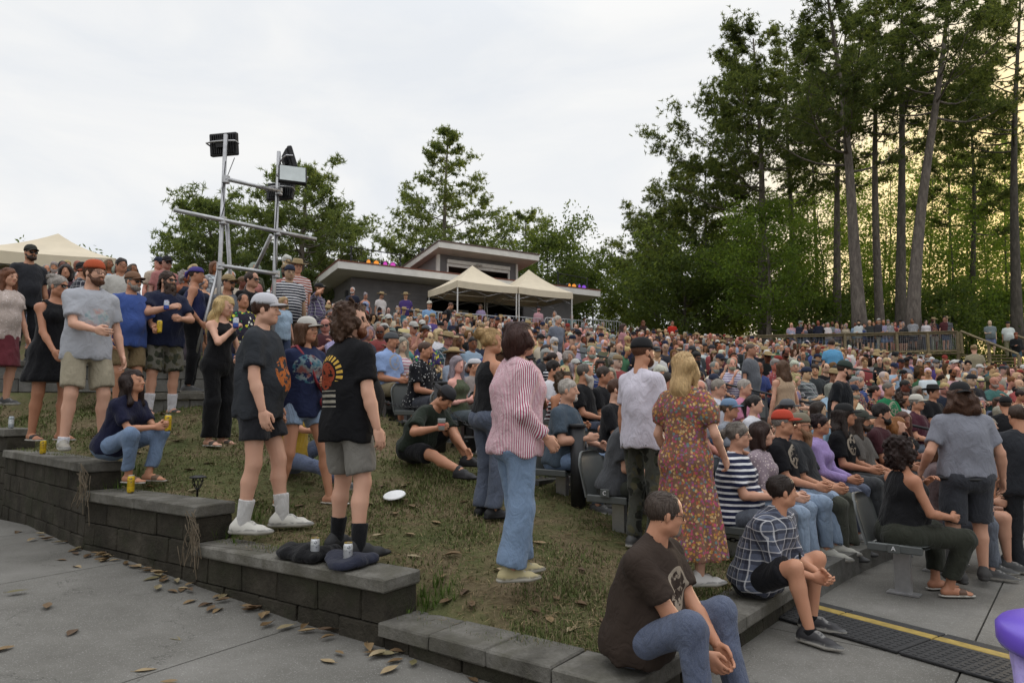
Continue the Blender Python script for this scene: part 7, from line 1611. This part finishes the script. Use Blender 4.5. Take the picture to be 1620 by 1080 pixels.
S(917, 575, 'man with long white beard in black t-shirt', 1, 12, 3, H=1.8, w=1.15, tcol=hexc('141417'), bottom='shorts', hair='thin', hcol=hexc('5a5550'), beard='bigbeard', brcol=hexc('bdbab4'), skin=SK['b'], po=dict(hyaw=14))
S(947, 580, 'dark-haired man in black t-shirt next to the long white beard', 1, 12, 3, H=1.78, w=1.1, tcol=hexc('18181b'), bottom='jeans', hair='short', hcol=hexc('3a302a'), skin=SK['d'], po=dict(hyaw=10))
S(868, 572, 'dark-haired young man in white t-shirt right of the striped blouse', 1, 12, 4, H=1.78, tcol=WHT, bottom='shorts', hair='thick', hcol=hexc('1f1714'), skin=SK['b'], po=dict(hyaw=14))
S(606, 527, 'man in light blue t-shirt and grey beanie right of the curly man', 0, 14, 6, H=1.8, w=1.2, tmat='tee_emblem_sit', tcol=hexc('8ea5cf'), loose=.024, bottom='shorts', bcol=hexc('7a6f58'), hair='buzz', hat='beanie', hatcol=hexc('4b4d50'), beard='goatee', skin=SK['d'], po=dict(hyaw=14, lean=14))
S(662, 541, 'shaven-headed man in black shirt with white leaf print', 0, 14, 5, H=1.78, w=1.1, top='shirt', collar=True, tmat='print_white', tcol=hexc('15161c'), bottom='shorts', bcol=hexc('3a3c44'), hair='buzz', hcol=hexc('4a3428'), beard='goatee', skin=SK['d'], po=dict(hyaw=10, lean=10))
S(713, 552, 'woman in straw hat and pale denim shirt', 1, 14, 6, fem=True, H=1.66, top='long', tcol=hexc('9aa4b4'), tmat='denim', bottom='jeans', hair='long', hcol=hexc('4a3024'), hat='straw', hatcol=hexc('b39c72'), skin=SK['b'], po=dict(hyaw=20, hands=((-.02, .25, .98), (.1, .35, .66))))
S(745, 567, 'man in taupe t-shirt and white star bandana with sunglasses', 0, 14, 5, H=1.76, w=1.3, tcol=hexc('8d837f'), bottom='shorts', bcol=hexc('9a958c'), hair='buzz', hat='bandana', hatcol=hexc('c9c8cc'), eyewear='sunglasses', beard='goatee', brcol=hexc('9a9690'), skin=SK['b'], po=dict(hyaw=12))
S(690, 520, 'fair woman with fringe in white top behind the leaf-print shirt', 1, 10, 8, fem=True, H=1.64, tcol=WHT, bottom='jeans', hair='mid', hcol=hexc('c9b48a'), skin=SK['c'])
S(640, 528, 'woman with grey bunned hair in teal strappy top', 1, 10, 8, fem=True, H=1.64, top='tank', tcol=hexc('4f8a84'), bottom='jeans', hair='bun', hcol=hexc('8f8a84'), skin=SK['d'])
S(1142, 632, 'woman in light blue cap and grey top behind the navy striped t-shirt', 1, 8, None, fem=True, H=1.66, tcol=hexc('8a8f98'), bottom='jeans', hair='lowbun', hcol=hexc('6a5a4a'), hat='cap', hatcol=hexc('6f89a6'), skin=SK['b'])
S(1182, 625, 'woman in white t-shirt with dark tied hair, third from the near row end', 1, 8, None, fem=True, H=1.66, tcol=hexc('cfd0d6'), bottom='jeans', hair='pony', hcol=hexc('2a2524'), skin=SK['c'])
S(1168, 600, 'grey-haired man in pink t-shirt', 1, 6, None, H=1.78, w=1.15, tcol=hexc('c07f98'), bottom='shorts', hair='short', hcol=hexc('a5a09a'), skin=SK['a'])
S(1127, 600, 'man in white polo shirt and glasses beside the pink t-shirt', 1, 6, None, H=1.8, top='shirt', collar=True, tcol=hexc('c9ccd6'), bottom='shorts', hair='short', hcol=hexc('8f8a82'), eyewear='glasses', skin=SK['a'])
S(1395, 605, 'man in green t-shirt with white print and grey cropped hair', 1, 6, None, H=1.78, w=1.1, tmat='tee_emblem_sit', tcol=hexc('23704a'), bottom='shorts', hair='buzz', hcol=hexc('6a655e'), skin=SK['d'])
S(1419, 622, 'curly brown-haired youth in white t-shirt below the green t-shirt', 1, 6, None, H=1.66, tcol=WHT, bottom='shorts', hair='curly', hcol=hexc('3a261a'), skin=SK['d'])
S(1437, 625, 'man in white cap and maroon shirt', 1, 6, None, H=1.76, w=1.1, top='shirt', tcol=hexc('46202c'), bottom='jeans', hair='short', hcol=hexc('8a857e'), hat='cap', hatcol=hexc('c2bfb4'), skin=SK['b'])
S(1465, 610, 'man in wide black hat and black shirt', 1, 6, None, H=1.78, w=1.1, tcol=hexc('151518'), bottom='trousers', hair='short', hat='brim', hatcol=hexc('1b1a1c'), skin=SK['b'])
# ---- people standing among the seats
def stand_row(px, hy, label, lod=1, dyaw=0, H=1.75, **sp):
    sp['H'] = H; ms = person_meshes(sp, lod); j = ms[1]; best = None
    for k in range(0, 28):
        x, y, z = seat_of(k, px); e = abs(pix((x, y, z+j['top']))[1]-hy)
        if best is None or e < best[0]: best = (e, x, y, z, k)
    e, x, y, z, k = best; r, j = place_person(sp, lod, (x, y, z), face_stage(x, y)+dyaw, label, None, 1, ms); HERO_SEATS.append((x, y, .35)); return r, j
stand_row(1322, 570, 'bearded man in black t-shirt and cap standing in the aisle', 0, 15, 1.8, tcol=hexc('14161b'), bottom='trousers', bcol=hexc('17171b'), hair='buzz', hcol=hexc('3a2a20'), hat='cap', hatcol=hexc('2c3a34'), beard='beard', skin=SK['a'], po=dict(lean=6, hyaw=25, hpitch=14))
stand_row(1238, 568, 'woman with long brown hair in pale beige dress seen from behind', 0, 165, 1.68, fem=True, top='dress', tcol=hexc('b39a80'), bottom=None, hemz=.4, flare=.22, ripple=.01, hair='long', hcol=hexc('5c4330'), skin=SK['a'])
stand_row(878, 500, 'white-haired man in grey polo standing among the seats', 1, 10, 1.78, w=1.15, top='shirt', collar=True, tcol=hexc('6f7480'), bottom='jeans', hair='short', hcol=hexc('bdb8b0'), skin=SK['a'], po=dict(lean=10, hyaw=20))
stand_row(678, 477, 'man in light blue shirt and white cap standing before the left tent', 1, 0, 1.78, top='shirt', collar=True, tcol=hexc('7fa0c4'), bottom='jeans', hair='short', hat='cap', hatcol=hexc('c6c2b6'), skin=SK['b'])
stand_row(702, 479, 'man in black t-shirt bending beside the light blue shirt', 1, 60, 1.78, tcol=hexc('151519'), bottom='jeans', hair='buzz', hcol=hexc('5a3a2a'), skin=SK['b'], po=dict(lean=14, bend=10, hpitch=20))
stand_row(1064, 500, 'man in bright red t-shirt standing at the back of the seats', 2, 0, 1.8, tmat='tee_emblem_low', tcol=hexc('b83226'), bottom='shorts', hair='buzz', skin=SK['h'])
stand_row(1316, 537, 'person in bright light blue shirt standing near the deck', 2, 160, 1.8, top='shirt', tcol=hexc('5f9ac2'), bottom='jeans', hair='short', hcol=hexc('3a2a20'), skin=SK['b'])
stand_row(1331, 540, 'blonde woman in dark top beside the light blue shirt near the deck', 2, 0, 1.7, fem=True, tcol=hexc('2a2c34'), bottom='jeans', hair='long', hcol=hexc('b39a6a'), skin=SK['c'])
stand_row(1018, 505, 'long-haired woman in dark top standing at the back of the seats', 2, 160, 1.7, fem=True, tcol=hexc('3a2a26'), bottom='jeans', hair='longwavy', hcol=hexc('6b4028'), skin=SK['c'])
stand_row(985, 512, 'long-haired woman in pink top standing among the far rows', 2, 40, 1.7, fem=True, tcol=hexc('a8787c'), bottom='jeans', hair='long', hcol=hexc('3a261c'), skin=SK['c'])
stand_row(1540, 545, 'person in pale tan shirt standing below the deck stair', 2, 150, 1.78, top='shirt', tcol=hexc('8f866f'), bottom='shorts', hair='thick', hcol=hexc('8a7450'), skin=SK['a'])
stand_row(1185, 545, 'bald man in grey shirt standing in the middle rows', 2, 20, 1.78, w=1.1, tcol=hexc('5f6268'), bottom='shorts', hair='buzz', hcol=hexc('5a4a40'), skin=SK['h'])
# ---- crowd fill
STUFF = fill_crowd(118)
# standing spectators at the upper left, on the deck and before the building
rr = random.Random(77); used = [(h[0], h[1]) for h in HERO_SEATS]; made = 0; tries = 0; SPOTS = []
while made < 44 and tries < 900:
    tries += 1; d = rr.uniform(11.3, 19); px = rr.uniform(48, 470); x = (px-810)/1080*d; y = d
    if any(math.hypot(x-a, y-b) < .5 for a, b in used): continue
    z = float(LAWN(np.array([x]), np.array([y]))[0]); py = pix((x, y, z+1.72))[1]
    if py < 408 or py > 492: continue
    used.append((x, y)); made += 1; SPOTS.append((px, d, x, y, z))
for q, (px, d, x, y, z) in enumerate(sorted(SPOTS)):
    emit_person(rr.randrange(len(ARCH)), 2 if d < 14 else 3, (x, y, z), face_stage(x, y)+rr.uniform(-25, 25), rr, '%s from left, upper-left crowd' % nth(q+1), 'standing spectators at upper left', 'stand', strip=True)
for i in range(46):
    px = 1256+i*5.5+rr.uniform(-3, 3); q = DK[0]; best = min(((abs(pix(DK[a]+(DK[a+1]-DK[a])*t+Vector((0, 0, 1)))[0]-px), a, t) for a in range(5) for t in np.linspace(0, 1, 12)), key=lambda v: v[0]); P = DK[best[1]]+(DK[best[1]+1]-DK[best[1]])*best[2]
    emit_person(rr.randrange(len(ARCH)), 3 if i % 3 else 2, (P.x, P.y+rr.choice((.26, .3, .36, .8)), DECK_Z), face_stage(P.x, P.y)+rr.uniform(-30, 30), rr, 'on deck, %s from left' % nth(i+1), 'people leaning at the deck railing', 'stand', strip=True)
for i, (dx, dy, dz) in enumerate(((.9, -1.1, -.3), (1.7, -1.2, -.4), (1.3, -2.2, -1.0), (3.3, -1.4, -.6))):
    P = DK[-1]; emit_person(rr.randrange(len(ARCH)), 3, (P.x+dx, P.y+dy, P.z+dz), -110, rr, 'on the deck stair, %s' % nth(i+1), 'people on the deck stair', 'stand', strip=True)
for i, (px, d) in enumerate(((852, 30.5), (878, 31), (905, 33), (925, 34), (955, 35), (1010, 37), (1035, 37), (640, 27), (600, 26), (575, 25), (555, 25), (760, 30))):
    x = (px-810)/1080*d; emit_person(rr.randrange(len(ARCH)), 3, (x, d, min(cone_z(*rad_ang(x, d)), row_z(25, rad_ang(x, d)[1])+.12)), face_stage(x, d)+rr.uniform(-40, 40), rr, 'at the back, %s from left' % nth(i+1), 'people standing at the back', 'stand', strip=True)
if STUFF: crowd_mass(STUFF, 'distant_crowd', 'densely seated far rows of spectators across the slope')
# ================================================================= small things
# ---- grass blades
def grass():
    rng = np.random.default_rng(5); n = 300000; d = 3.2+9*rng.random(n)**1.5; px = rng.uniform(-30, 1240, n); x = (px-810)/1080*d; y = d; ok = in_lawn(x, y); x, y = x[ok], y[ok]
    nz = np.sin(x*1.9+.7*np.sin(y*2.3))*np.sin(y*1.7+.8*np.sin(x*1.3))+.6*np.sin(x*4.1+y*3.3)*np.sin(y*5-x*2.); keep = rng.random(len(x)) < np.clip(.5+.55*nz, .1, 1); x, y = x[keep], y[keep]; nz = nz[keep]
    z = LAWN(x, y); N = len(x); a = rng.uniform(0, 6.28, N); L = rng.uniform(.018, .05, N)*(1+.4*(nz > .5)); w = .0022+.0006*y; tl = rng.uniform(.2, 1.2, N)
    dx, dy = np.cos(a), np.sin(a); V = np.stack([np.stack([x-dy*w, y+dx*w, z-.004], 1), np.stack([x+dy*w, y-dx*w, z-.004], 1), np.stack([x+dx*L*np.sin(tl), y+dy*L*np.sin(tl), z+L*np.cos(tl)], 1)], 1).reshape(-1, 3)
    t = np.clip(rng.normal(.45, .25, N)+.15*nz, 0, 1)[:, None]; dry = rng.random(N)[:, None] < .24; c = (1-t)*np.array((.07, .095, .028))+t*np.array((.13, .15, .05)); c = np.where(dry, np.array((.25, .20, .12))*(.6+.6*t), c)
    tag(link('grass', mesh_np('grass', V, np.arange(3*N).reshape(-1, 3), MATS['blade'], False, np.repeat(c, 3, 0))), 'short patchy grass on the lawn', 'grass', kind='stuff')
    # taller tufts along the coping ends
    P = [(WP[i+1][0]+E2[0]*.35+rng.normal(0, .14), WP[i+1][1]+E2[1]*.35+rng.normal(0, .1)) for i in range(3) for _ in range(34)]; P = np.array(P); Vs = []; Cs = []
    for (px_, py_) in P:
        zz = float(LAWN(np.array([px_]), np.array([py_]))[0])
        for _ in range(7):
            a = rng.uniform(0, 6.28); l = rng.uniform(.07, .16); t = rng.uniform(.1, .7); Vs += [(px_-math.sin(a)*.004, py_+math.cos(a)*.004, zz), (px_+math.sin(a)*.004, py_-math.cos(a)*.004, zz), (px_+math.cos(a)*l*math.sin(t), py_+math.sin(a)*l*math.sin(t), zz+l*math.cos(t))]; Cs += [np.array((.07, .115, .02))*rng.uniform(.7, 1.3)]*3
    tag(link('grass', mesh_np('grass', Vs, np.arange(len(Vs)).reshape(-1, 3), MATS['blade'], False, np.array(Cs))), 'taller green grass tufts at the steps of the wall', 'grass', kind='stuff')
grass()
def litter():
    rng = np.random.default_rng(9); n = 26000; d = 3.2+8*rng.random(n)**1.4; px = rng.uniform(-30, 1240, n); x = (px-810)/1080*d; y = d; ok = in_lawn(x, y); x, y = x[ok], y[ok]; z = LAWN(x, y)+.012*np.sin(x*5.1+y*2)*np.sin(y*4.3-x*1.7)+rng.uniform(.004, .016, len(x)); N = len(x)
    a = rng.uniform(0, 6.28, N); L = rng.uniform(.02, .075, N); w = rng.uniform(.001, .0022, N)*(1+.12*y); dx, dy = np.cos(a), np.sin(a); t = rng.uniform(-.01, .01, N)
    V = np.stack([np.stack([x-dx*L, y-dy*L, z-t], 1), np.stack([x-dy*w, y+dx*w, z+.003], 1), np.stack([x+dx*L, y+dy*L, z+t], 1), np.stack([x+dy*w, y-dx*w, z+.003], 1)], 1).reshape(-1, 3)
    c = np.array((.22, .165, .09))*rng.uniform(.35, 1.5, (N, 1)); tag(link('needle_litter', mesh_np('needle_litter', V, np.arange(4*N).reshape(-1, 4), MATS['blade'], False, np.repeat(c, 4, 0))), 'brown pine needles strewn over the lawn', 'litter', kind='stuff')
litter()
# ---- fallen leaves
m, nt, b = new_mat('dry_leaf'); oi = oinfo(nt); v = texco(nt); n = noise(nt, 30, 4, v); r_ = ramp(nt, oi.outputs['Random'], [(0, hexc('5c4630')), (.3, hexc('77603f')), (.6, hexc('927b58')), (.85, hexc('a99a7a')), (1, hexc('6a6440'))]); c = mixc(nt, n.outputs[0], mixc(nt, 1., r_.outputs[0], (.55, .5, .45), 'MULTIPLY'), r_.outputs[0]); nt.links.new(c, b.inputs['Base Color']); b.inputs['Roughness'].default_value = .7
def leaf_mesh(seed):
    rg = random.Random(seed); m = MB(); n = 9; L = .075; vs = []; bend = rg.uniform(-.3, .7); cup_ = rg.uniform(.1, .7); tw = rg.uniform(-.6, .6)
    for i in range(n):
        t = -1+2*i/(n-1); w = .030*(1-abs(t)**1.8)*(1+.2*t); zz = .02*bend*(t*t)+.004
        for q in (-1, -.5, 0, .5, 1): vs.append((L*t, w*q, zz+cup_*abs(q)*w*.9+tw*w*q*t))
    zmin = min(v[2] for v in vs); vs = [(x, y, z-zmin+.003) for x, y, z in vs]
    m.add(vs, [(i*5+j, i*5+5+j, i*5+6+j, i*5+1+j) for i in range(n-1) for j in range(4)]); m.tube([(L, 0, vs[-3][2]), (L+.02, .003, vs[-3][2]+.004)], .0016, 4); return m.mesh('leaf', MATS['dry_leaf'], True)
LEAF = [leaf_mesh(i) for i in range(9)]; rl = random.Random(4)
def leaf(p, label, grp, s=1.):
    o = link('fallen_leaf', LEAF[rl.randrange(9)], None, p, (rl.uniform(-.05, .05), rl.uniform(-.05, .05), rl.uniform(0, 6.28))); o.scale = (s*rl.uniform(.8, 1.25),)*3; tag(o, label, 'leaf', grp)
for (px, py) in ((98, 886), (250, 930), (115, 1000), (75, 957), (28, 935), (5, 1028), (165, 845), (28, 842), (276, 1010), (352, 945), (395, 948), (330, 925), (300, 952), (480, 970), (548, 1000), (620, 1010), (270, 1078), (190, 880), (122, 897), (230, 1062)):
    leaf(on(px, py, zw(*on(px, py, .1).xy)), 'dry tan leaf lying alone on the concrete path', 'leaves scattered on the concrete', .82)
for i in range(72):
    t = rl.random()**.8*3.4; seg = min(3, int(t)); u = t-int(t); a, b_ = WP[seg], WP[seg+1]; off = -abs(rl.gauss(.04, .07))-.02
    if rl.random() < .25 and seg == 1: off -= .25*rl.random()
    x, y = a[0]+(b_[0]-a[0])*u+E2[0]*off, a[1]+(b_[1]-a[1])*u+E2[1]*off; leaf((x, y, zw(x, y)+rl.random()*.02), 'dry brown leaf heaped along the foot of the block wall', 'leaves along the foot of the wall', .82)
for (px, py) in ((880, 950), (705, 955), (845, 970), (745, 960), (640, 935), (700, 915), (655, 882), (560, 960) if False else (648, 848), (790, 905), (735, 940), (920, 905), (955, 985), (905, 1000), (690, 830), (735, 795), (850, 860), (605, 770), (625, 815), (440, 905) if False else (585, 800), (430, 760), (300, 745), (280, 700), (330, 735), (600, 850), (870, 985), (920, 960), (715, 880), (560, 770)):
    d_ = 5.0
    for _ in range(25): p = at(px, py, d_); e = p.z-float(LAWN(np.array([p.x]), np.array([p.y]))[0]); d_ += e*2.2; d_ = min(max(d_, 3.3), 11)
    p = at(px, py, d_)
    if bool(in_lawn(np.array([p.x]), np.array([p.y]))[0]): leaf((p.x, p.y, p.z+.012), 'pale dry leaf lying on the patchy grass', 'leaves scattered on the grass', .85)
for i in range(70):
    d_ = rl.uniform(6, 10); x = rl.uniform(-6, -.5); 
    if bool(in_lawn(np.array([x]), np.array([d_]))[0]): leaf((x, d_, float(LAWN(np.array([x]), np.array([d_]))[0])+.012), 'pale dry leaf lying on the patchy grass', 'leaves scattered on the grass', .8)
# ---- cans on the wall, folded clothes, frisbee-like lid, garden lamp, roots
def on_cap(px, py, z): p = on(px, py, z); return Vector((p.x, p.y, z+.004))
can(Vector((-1.37, 4.87, .466)), 'can_white', 'white can left of the pair on the dark clothes'); can(Vector((-1.10, 4.70, .466)), 'can_white', 'white can nearest the curly man, right of the pair')
can(Vector((-5.35, 7.87, 1.016)), 'can_yellow', 'yellow can standing on the wall by the bearded man in grey'); can(Vector((-6.55, 8.99, 1.276)), 'can_grey', 'grey can standing on the highest wall step at left'); can(Vector((-3.5, 6.37, .756)), 'can_yellow', 'yellow can standing on the wall at the sitting woman\'s feet')
def heap(px, py, z, dims, label, col, seed, yaw):
    rg = np.random.default_rng(seed); P = []
    for i in range(9): x, y = rg.uniform(-.5, .5), rg.uniform(-.5, .5); P.append(ell((x*dims[0], y*dims[1], dims[2]*.35*(1.2-x*x-y*y)), (dims[0]*.36, dims[1]*.42, dims[2]*.55), .03))
    V, Q = sdf_mesh(P, .013, wav(.010, 34, seed), [((0, 0, 0), A3(0, 0, -1))]); p = Vector((px, py, z)); o = link('folded_clothes', mesh_np('folded_clothes', V, Q, MATS['cloth']), None, p, (0, 0, yaw), col); tag(o, label, 'clothes', 'clothes left on the wall')
heap(-1.44, 4.99, .464, (.34, .22, .09), 'crumpled black jacket on the wall beside a white can', hexc('101013'), 3, -.55); heap(-1.20, 4.82, .464, (.30, .22, .07), 'crumpled dark blue-grey cloth on the wall between the cans', hexc('2a2d3c'), 4, -.5)
p = at(624, 786, 6.55); z_ = float(LAWN(np.array([p.x]), np.array([p.y]))[0]); MB_ = MB().lathe([(.001, .03), (.06, .03), (.075, .016), (.10, .018), (.108, .006), (.1, .002), (.001, .002)], 26); t = MB_.build('paper_plate', MATS['paper'], None, True, (p.x, p.y, p.z+.01), (R(16), R(-6), 0)); tag(t, 'white plate-like lid lying on the grass', 'plate')
def garden_lamp(P):
    t = empty('garden_lamp', P, 0, 'small black garden lamp behind the wall coping', 'lamp'); MB().lathe([(.008, -.06), (.01, .04), (.028, .06), (.001, .062)], 10).build('stake', MATS['black_metal'], t, True)
    for i in range(8):
        a = i*math.pi/4; MB().tube([(.022*math.cos(a), .022*math.sin(a), .06), (.042*math.cos(a+.4), .042*math.sin(a+.4), .10), (.045*math.cos(a+.8), .045*math.sin(a+.8), .145)], .004, 5).build('cage_bar', MATS['black_metal'], t)
    MB().lathe([(.05, .145), (.075, .148), (.07, .158), (.04, .168), (.001, .17)], 16).build('cap', MATS['black_metal'], t, True)
p = at(312, 783, 6.25); garden_lamp(Vector((p.x, p.y, .755)))
simple('root', (.14, .11, .075), .9, 0, .3, 14, .3)
for i, (x0, y0) in enumerate(((WP[2][0]-.02, WP[2][1]), (WP[3][0], WP[3][1]))):
    m = MB(); zc = WZ[i+1]
    for q in range(16):
        a = rl.uniform(-.18, .12); pts = []; zz = zc+.10+rl.uniform(0, .2); ox = rl.uniform(-.1, .1)
        for s_ in range(7): pts.append((x0+E1[0]*a*(.4+.1*s_)+ox*.3+rl.uniform(-.02, .02)-E2[0]*(.01+.05*math.sin(s_*.6))*-1-E2[0]*.06, y0+E1[1]*a-E2[1]*.06+rl.uniform(-.02, .02), zz-s_*rl.uniform(.03, .07)))
        m.tube(pts, .0035, 4, cap=False)
    tag(m.build('dry_roots', MATS['root']), ('dry vine roots hanging over the wall step by the white socks', 'dry vine roots at the wall step by the sitting woman')[i], 'roots', 'roots hanging on the wall')
# ---- rubber matting with yellow stripe, lidded bin, bottle
def matting():
    a = on(1282, 951, 0); b_ = on(1600, 1032, 0); d = (b_-a); L = d.length; d.normalize(); n = Vector((d.y, -d.x, 0));  n = n if n.y < 0 else -n
    t = empty('floor_mat', (a.x, a.y, 0), math.atan2(d.y, d.x), 'black rubber cable mat with yellow stripe on the concrete apron', 'mat'); w = -1 if True else 1
    N = 4; l = (L+1.2)/N
    for i in range(N):
        x0 = -.28+i*l; tl = MB().box((x0, -.10, .001), (x0+l-.012, .0, .018), bev=.004).build('edge_tile', MATS['rubber'], t); 
        MB().box((x0, -.19, .001), (x0+l-.012, -.102, .02), bev=.004).build('yellow_strip', MATS['yellow_paint'], t)
        m = MB().box((x0, -.62, .001), (x0+l-.012, -.192, .018), bev=.004)
        for u in range(int(l/.05)):
            for v_ in range(8): m.box((x0+.02+u*.05, -.6+v_*.05, .018), (x0+.045+u*.05, -.575+v_*.05, .021))
        m.build('tread_tile', MATS['rubber'], t)
matting()
def bin_():
    P = on(1640, 1150, 0); P = Vector((1.79, 2.15, 0)); t = empty('litter_bin', P, 0, 'bin with glossy purple lid and purple bag at lower right corner', 'bin')
    MB().lathe([(.19, 0), (.2, .03), (.235, .78)], 28).build('bin_body', MATS['bag'], t, True); MB().lathe([(.262, .765), (.268, .78), (.268, .82), (.255, .835), (.2, .855), (.10, .862), (.09, .85), (.001, .848)], 36).build('lid', MATS['purple_plastic'], t, True)
    P_ = [cone((0, 0, .45), (0, 0, .74), .21, .236, .02)]; V, Q = sdf_mesh(P_, .016, wav(.012, 30, 2, (1.5, 1.5, .5)), [((0, 0, .775), A3(0, 0, 1)), ((0, 0, .4), A3(0, 0, -1))]); link('bin_bag', mesh_np('bin_bag', V, Q, MATS['bag']), t)
bin_()
def bottle(P):
    t = empty('water_bottle', P, 0, 'clear plastic water bottle standing under the kerbside seat', 'bottle'); m, nt, b = new_mat('pet'); b.inputs['Base Color'].default_value = (.8, .86, .9, 1); b.inputs['Roughness'].default_value = .08; b.inputs['Transmission Weight'].default_value = .8
    MB().lathe([(.03, 0), (.033, .01), (.031, .05), (.033, .06), (.031, .1), (.033, .13), (.014, .19), (.013, .2)], 16).build('bottle_body', m, t, True); MB().lathe([(.015, .2), (.015, .215), (.001, .216)], 12).build('cap', MATS['white_paint'], t, True); MB().lathe([(.0335, .065), (.0335, .11)], 16).build('label_band', MATS['can_blue'], t, True)
bottle(on(1439, 880, 0))
# ---- seat row letters
def letter(ch_, P, facing, label, sz=.05):
    cu = bpy.data.curves.new('row_letter', 'FONT'); cu.body = ch_; cu.size = sz; cu.extrude = .002; cu.align_x = 'CENTER'; cu.align_y = 'CENTER'; o = bpy.data.objects.new('row_letter', cu); COL.objects.link(o)
    me = bpy.data.meshes.new_from_object(o.evaluated_get(bpy.context.evaluated_depsgraph_get())); bpy.data.objects.remove(o); me.materials.append(MATS['paper']); t = empty('row_plate', P, R(facing), label, 'sign', 'row letter plates'); q = link('row_letter', me, t, (0, -.012, 0), (R(90), 0, 0)); MB().box((-.045, -.008, -.035), (.045, 0, .035), bev=.004).build('plate', MATS['plastic_grey'], t)
def seat_plate(k, px, ch_, label):
    x, y, z = seat_of(k, px); f = face_stage(x, y); a = R(f-90); P = Vector((x, y, z))+Vector((math.cos(a)*.255, math.sin(a)*.255, .40)); 
    letter(ch_, P, f, label)
seat_plate(-1, 1408, 'A', 'small grey plate lettered A on the kerbside seat'); seat_plate(1, 976, 'C', 'small grey plate lettered C on the second-row end seat')
# ---- red shoulder strap and belt, parts of their wearers
def strap():
    r, j = STRAP_R, STRAP_J; s = j['s']; sh, hip = j['sh'], j['hip']; F, U, Rt = j['F2'], j['U2'], j['Rt']
    pts = [j['nb']+Rt*.10*s-F*.06*s, j['nb']+Rt*.11*s+U*.01*s+F*.03*s, j['ch']+Rt*.05*s+F*.155*s, j['wa']+F*.145*s-Rt*.03*s, j['Pv']+U*.09*s+F*.13*s-Rt*.14*s]
    m = MB(); m.tube(pts, [.013]*5, 6); m.build('bag_strap', simple('strap_red', hexc('7d1f2c'), .6), r, True)
    P = [ell(pts[-1]-U*.06*s+F*.03*s-Rt*.02*s, (.085, .035, .07), .01)]; V, Q = sdf_mesh(P, .012); link('bag', mesh_np('bag', V, Q, MATS['strap_red']), r)
strap()
def belt():
    r, j = MB_BELT; s = j['s']; c = j['Pv']-j['U']*.035*s; n = 30; P = [ell((0, 0, 0), (1, 1, 1))]
    m = MB(); rx, ry = .222*s, .163*s; m.tube([tuple(c+A3(rx*math.cos(a), ry*math.sin(a), 0)) for a in np.linspace(0, 2*math.pi, n)], .017, 6, cap=False); m.build('belt', MATS['black_metal'], r, True)
belt()

for o_ in bpy.data.objects:
    if 'label' in o_ and len(o_['label'].split()) > 16: o_['label'] = o_['label'].replace(' and ', ', ').replace(' from left', '').replace('light brown', 'brown').replace(' the ', ' '); print('LONG', o_['label']) if len(o_['label'].split()) > 16 else None
print('TRIS', sum(sum(len(p.vertices)-2 for p in me.polygons) if len(me.polygons) < 300 else int(len(me.loops)-2*len(me.polygons)) for me in bpy.data.meshes))
if _DO is not None: bpy.data.objects.remove(_DO)
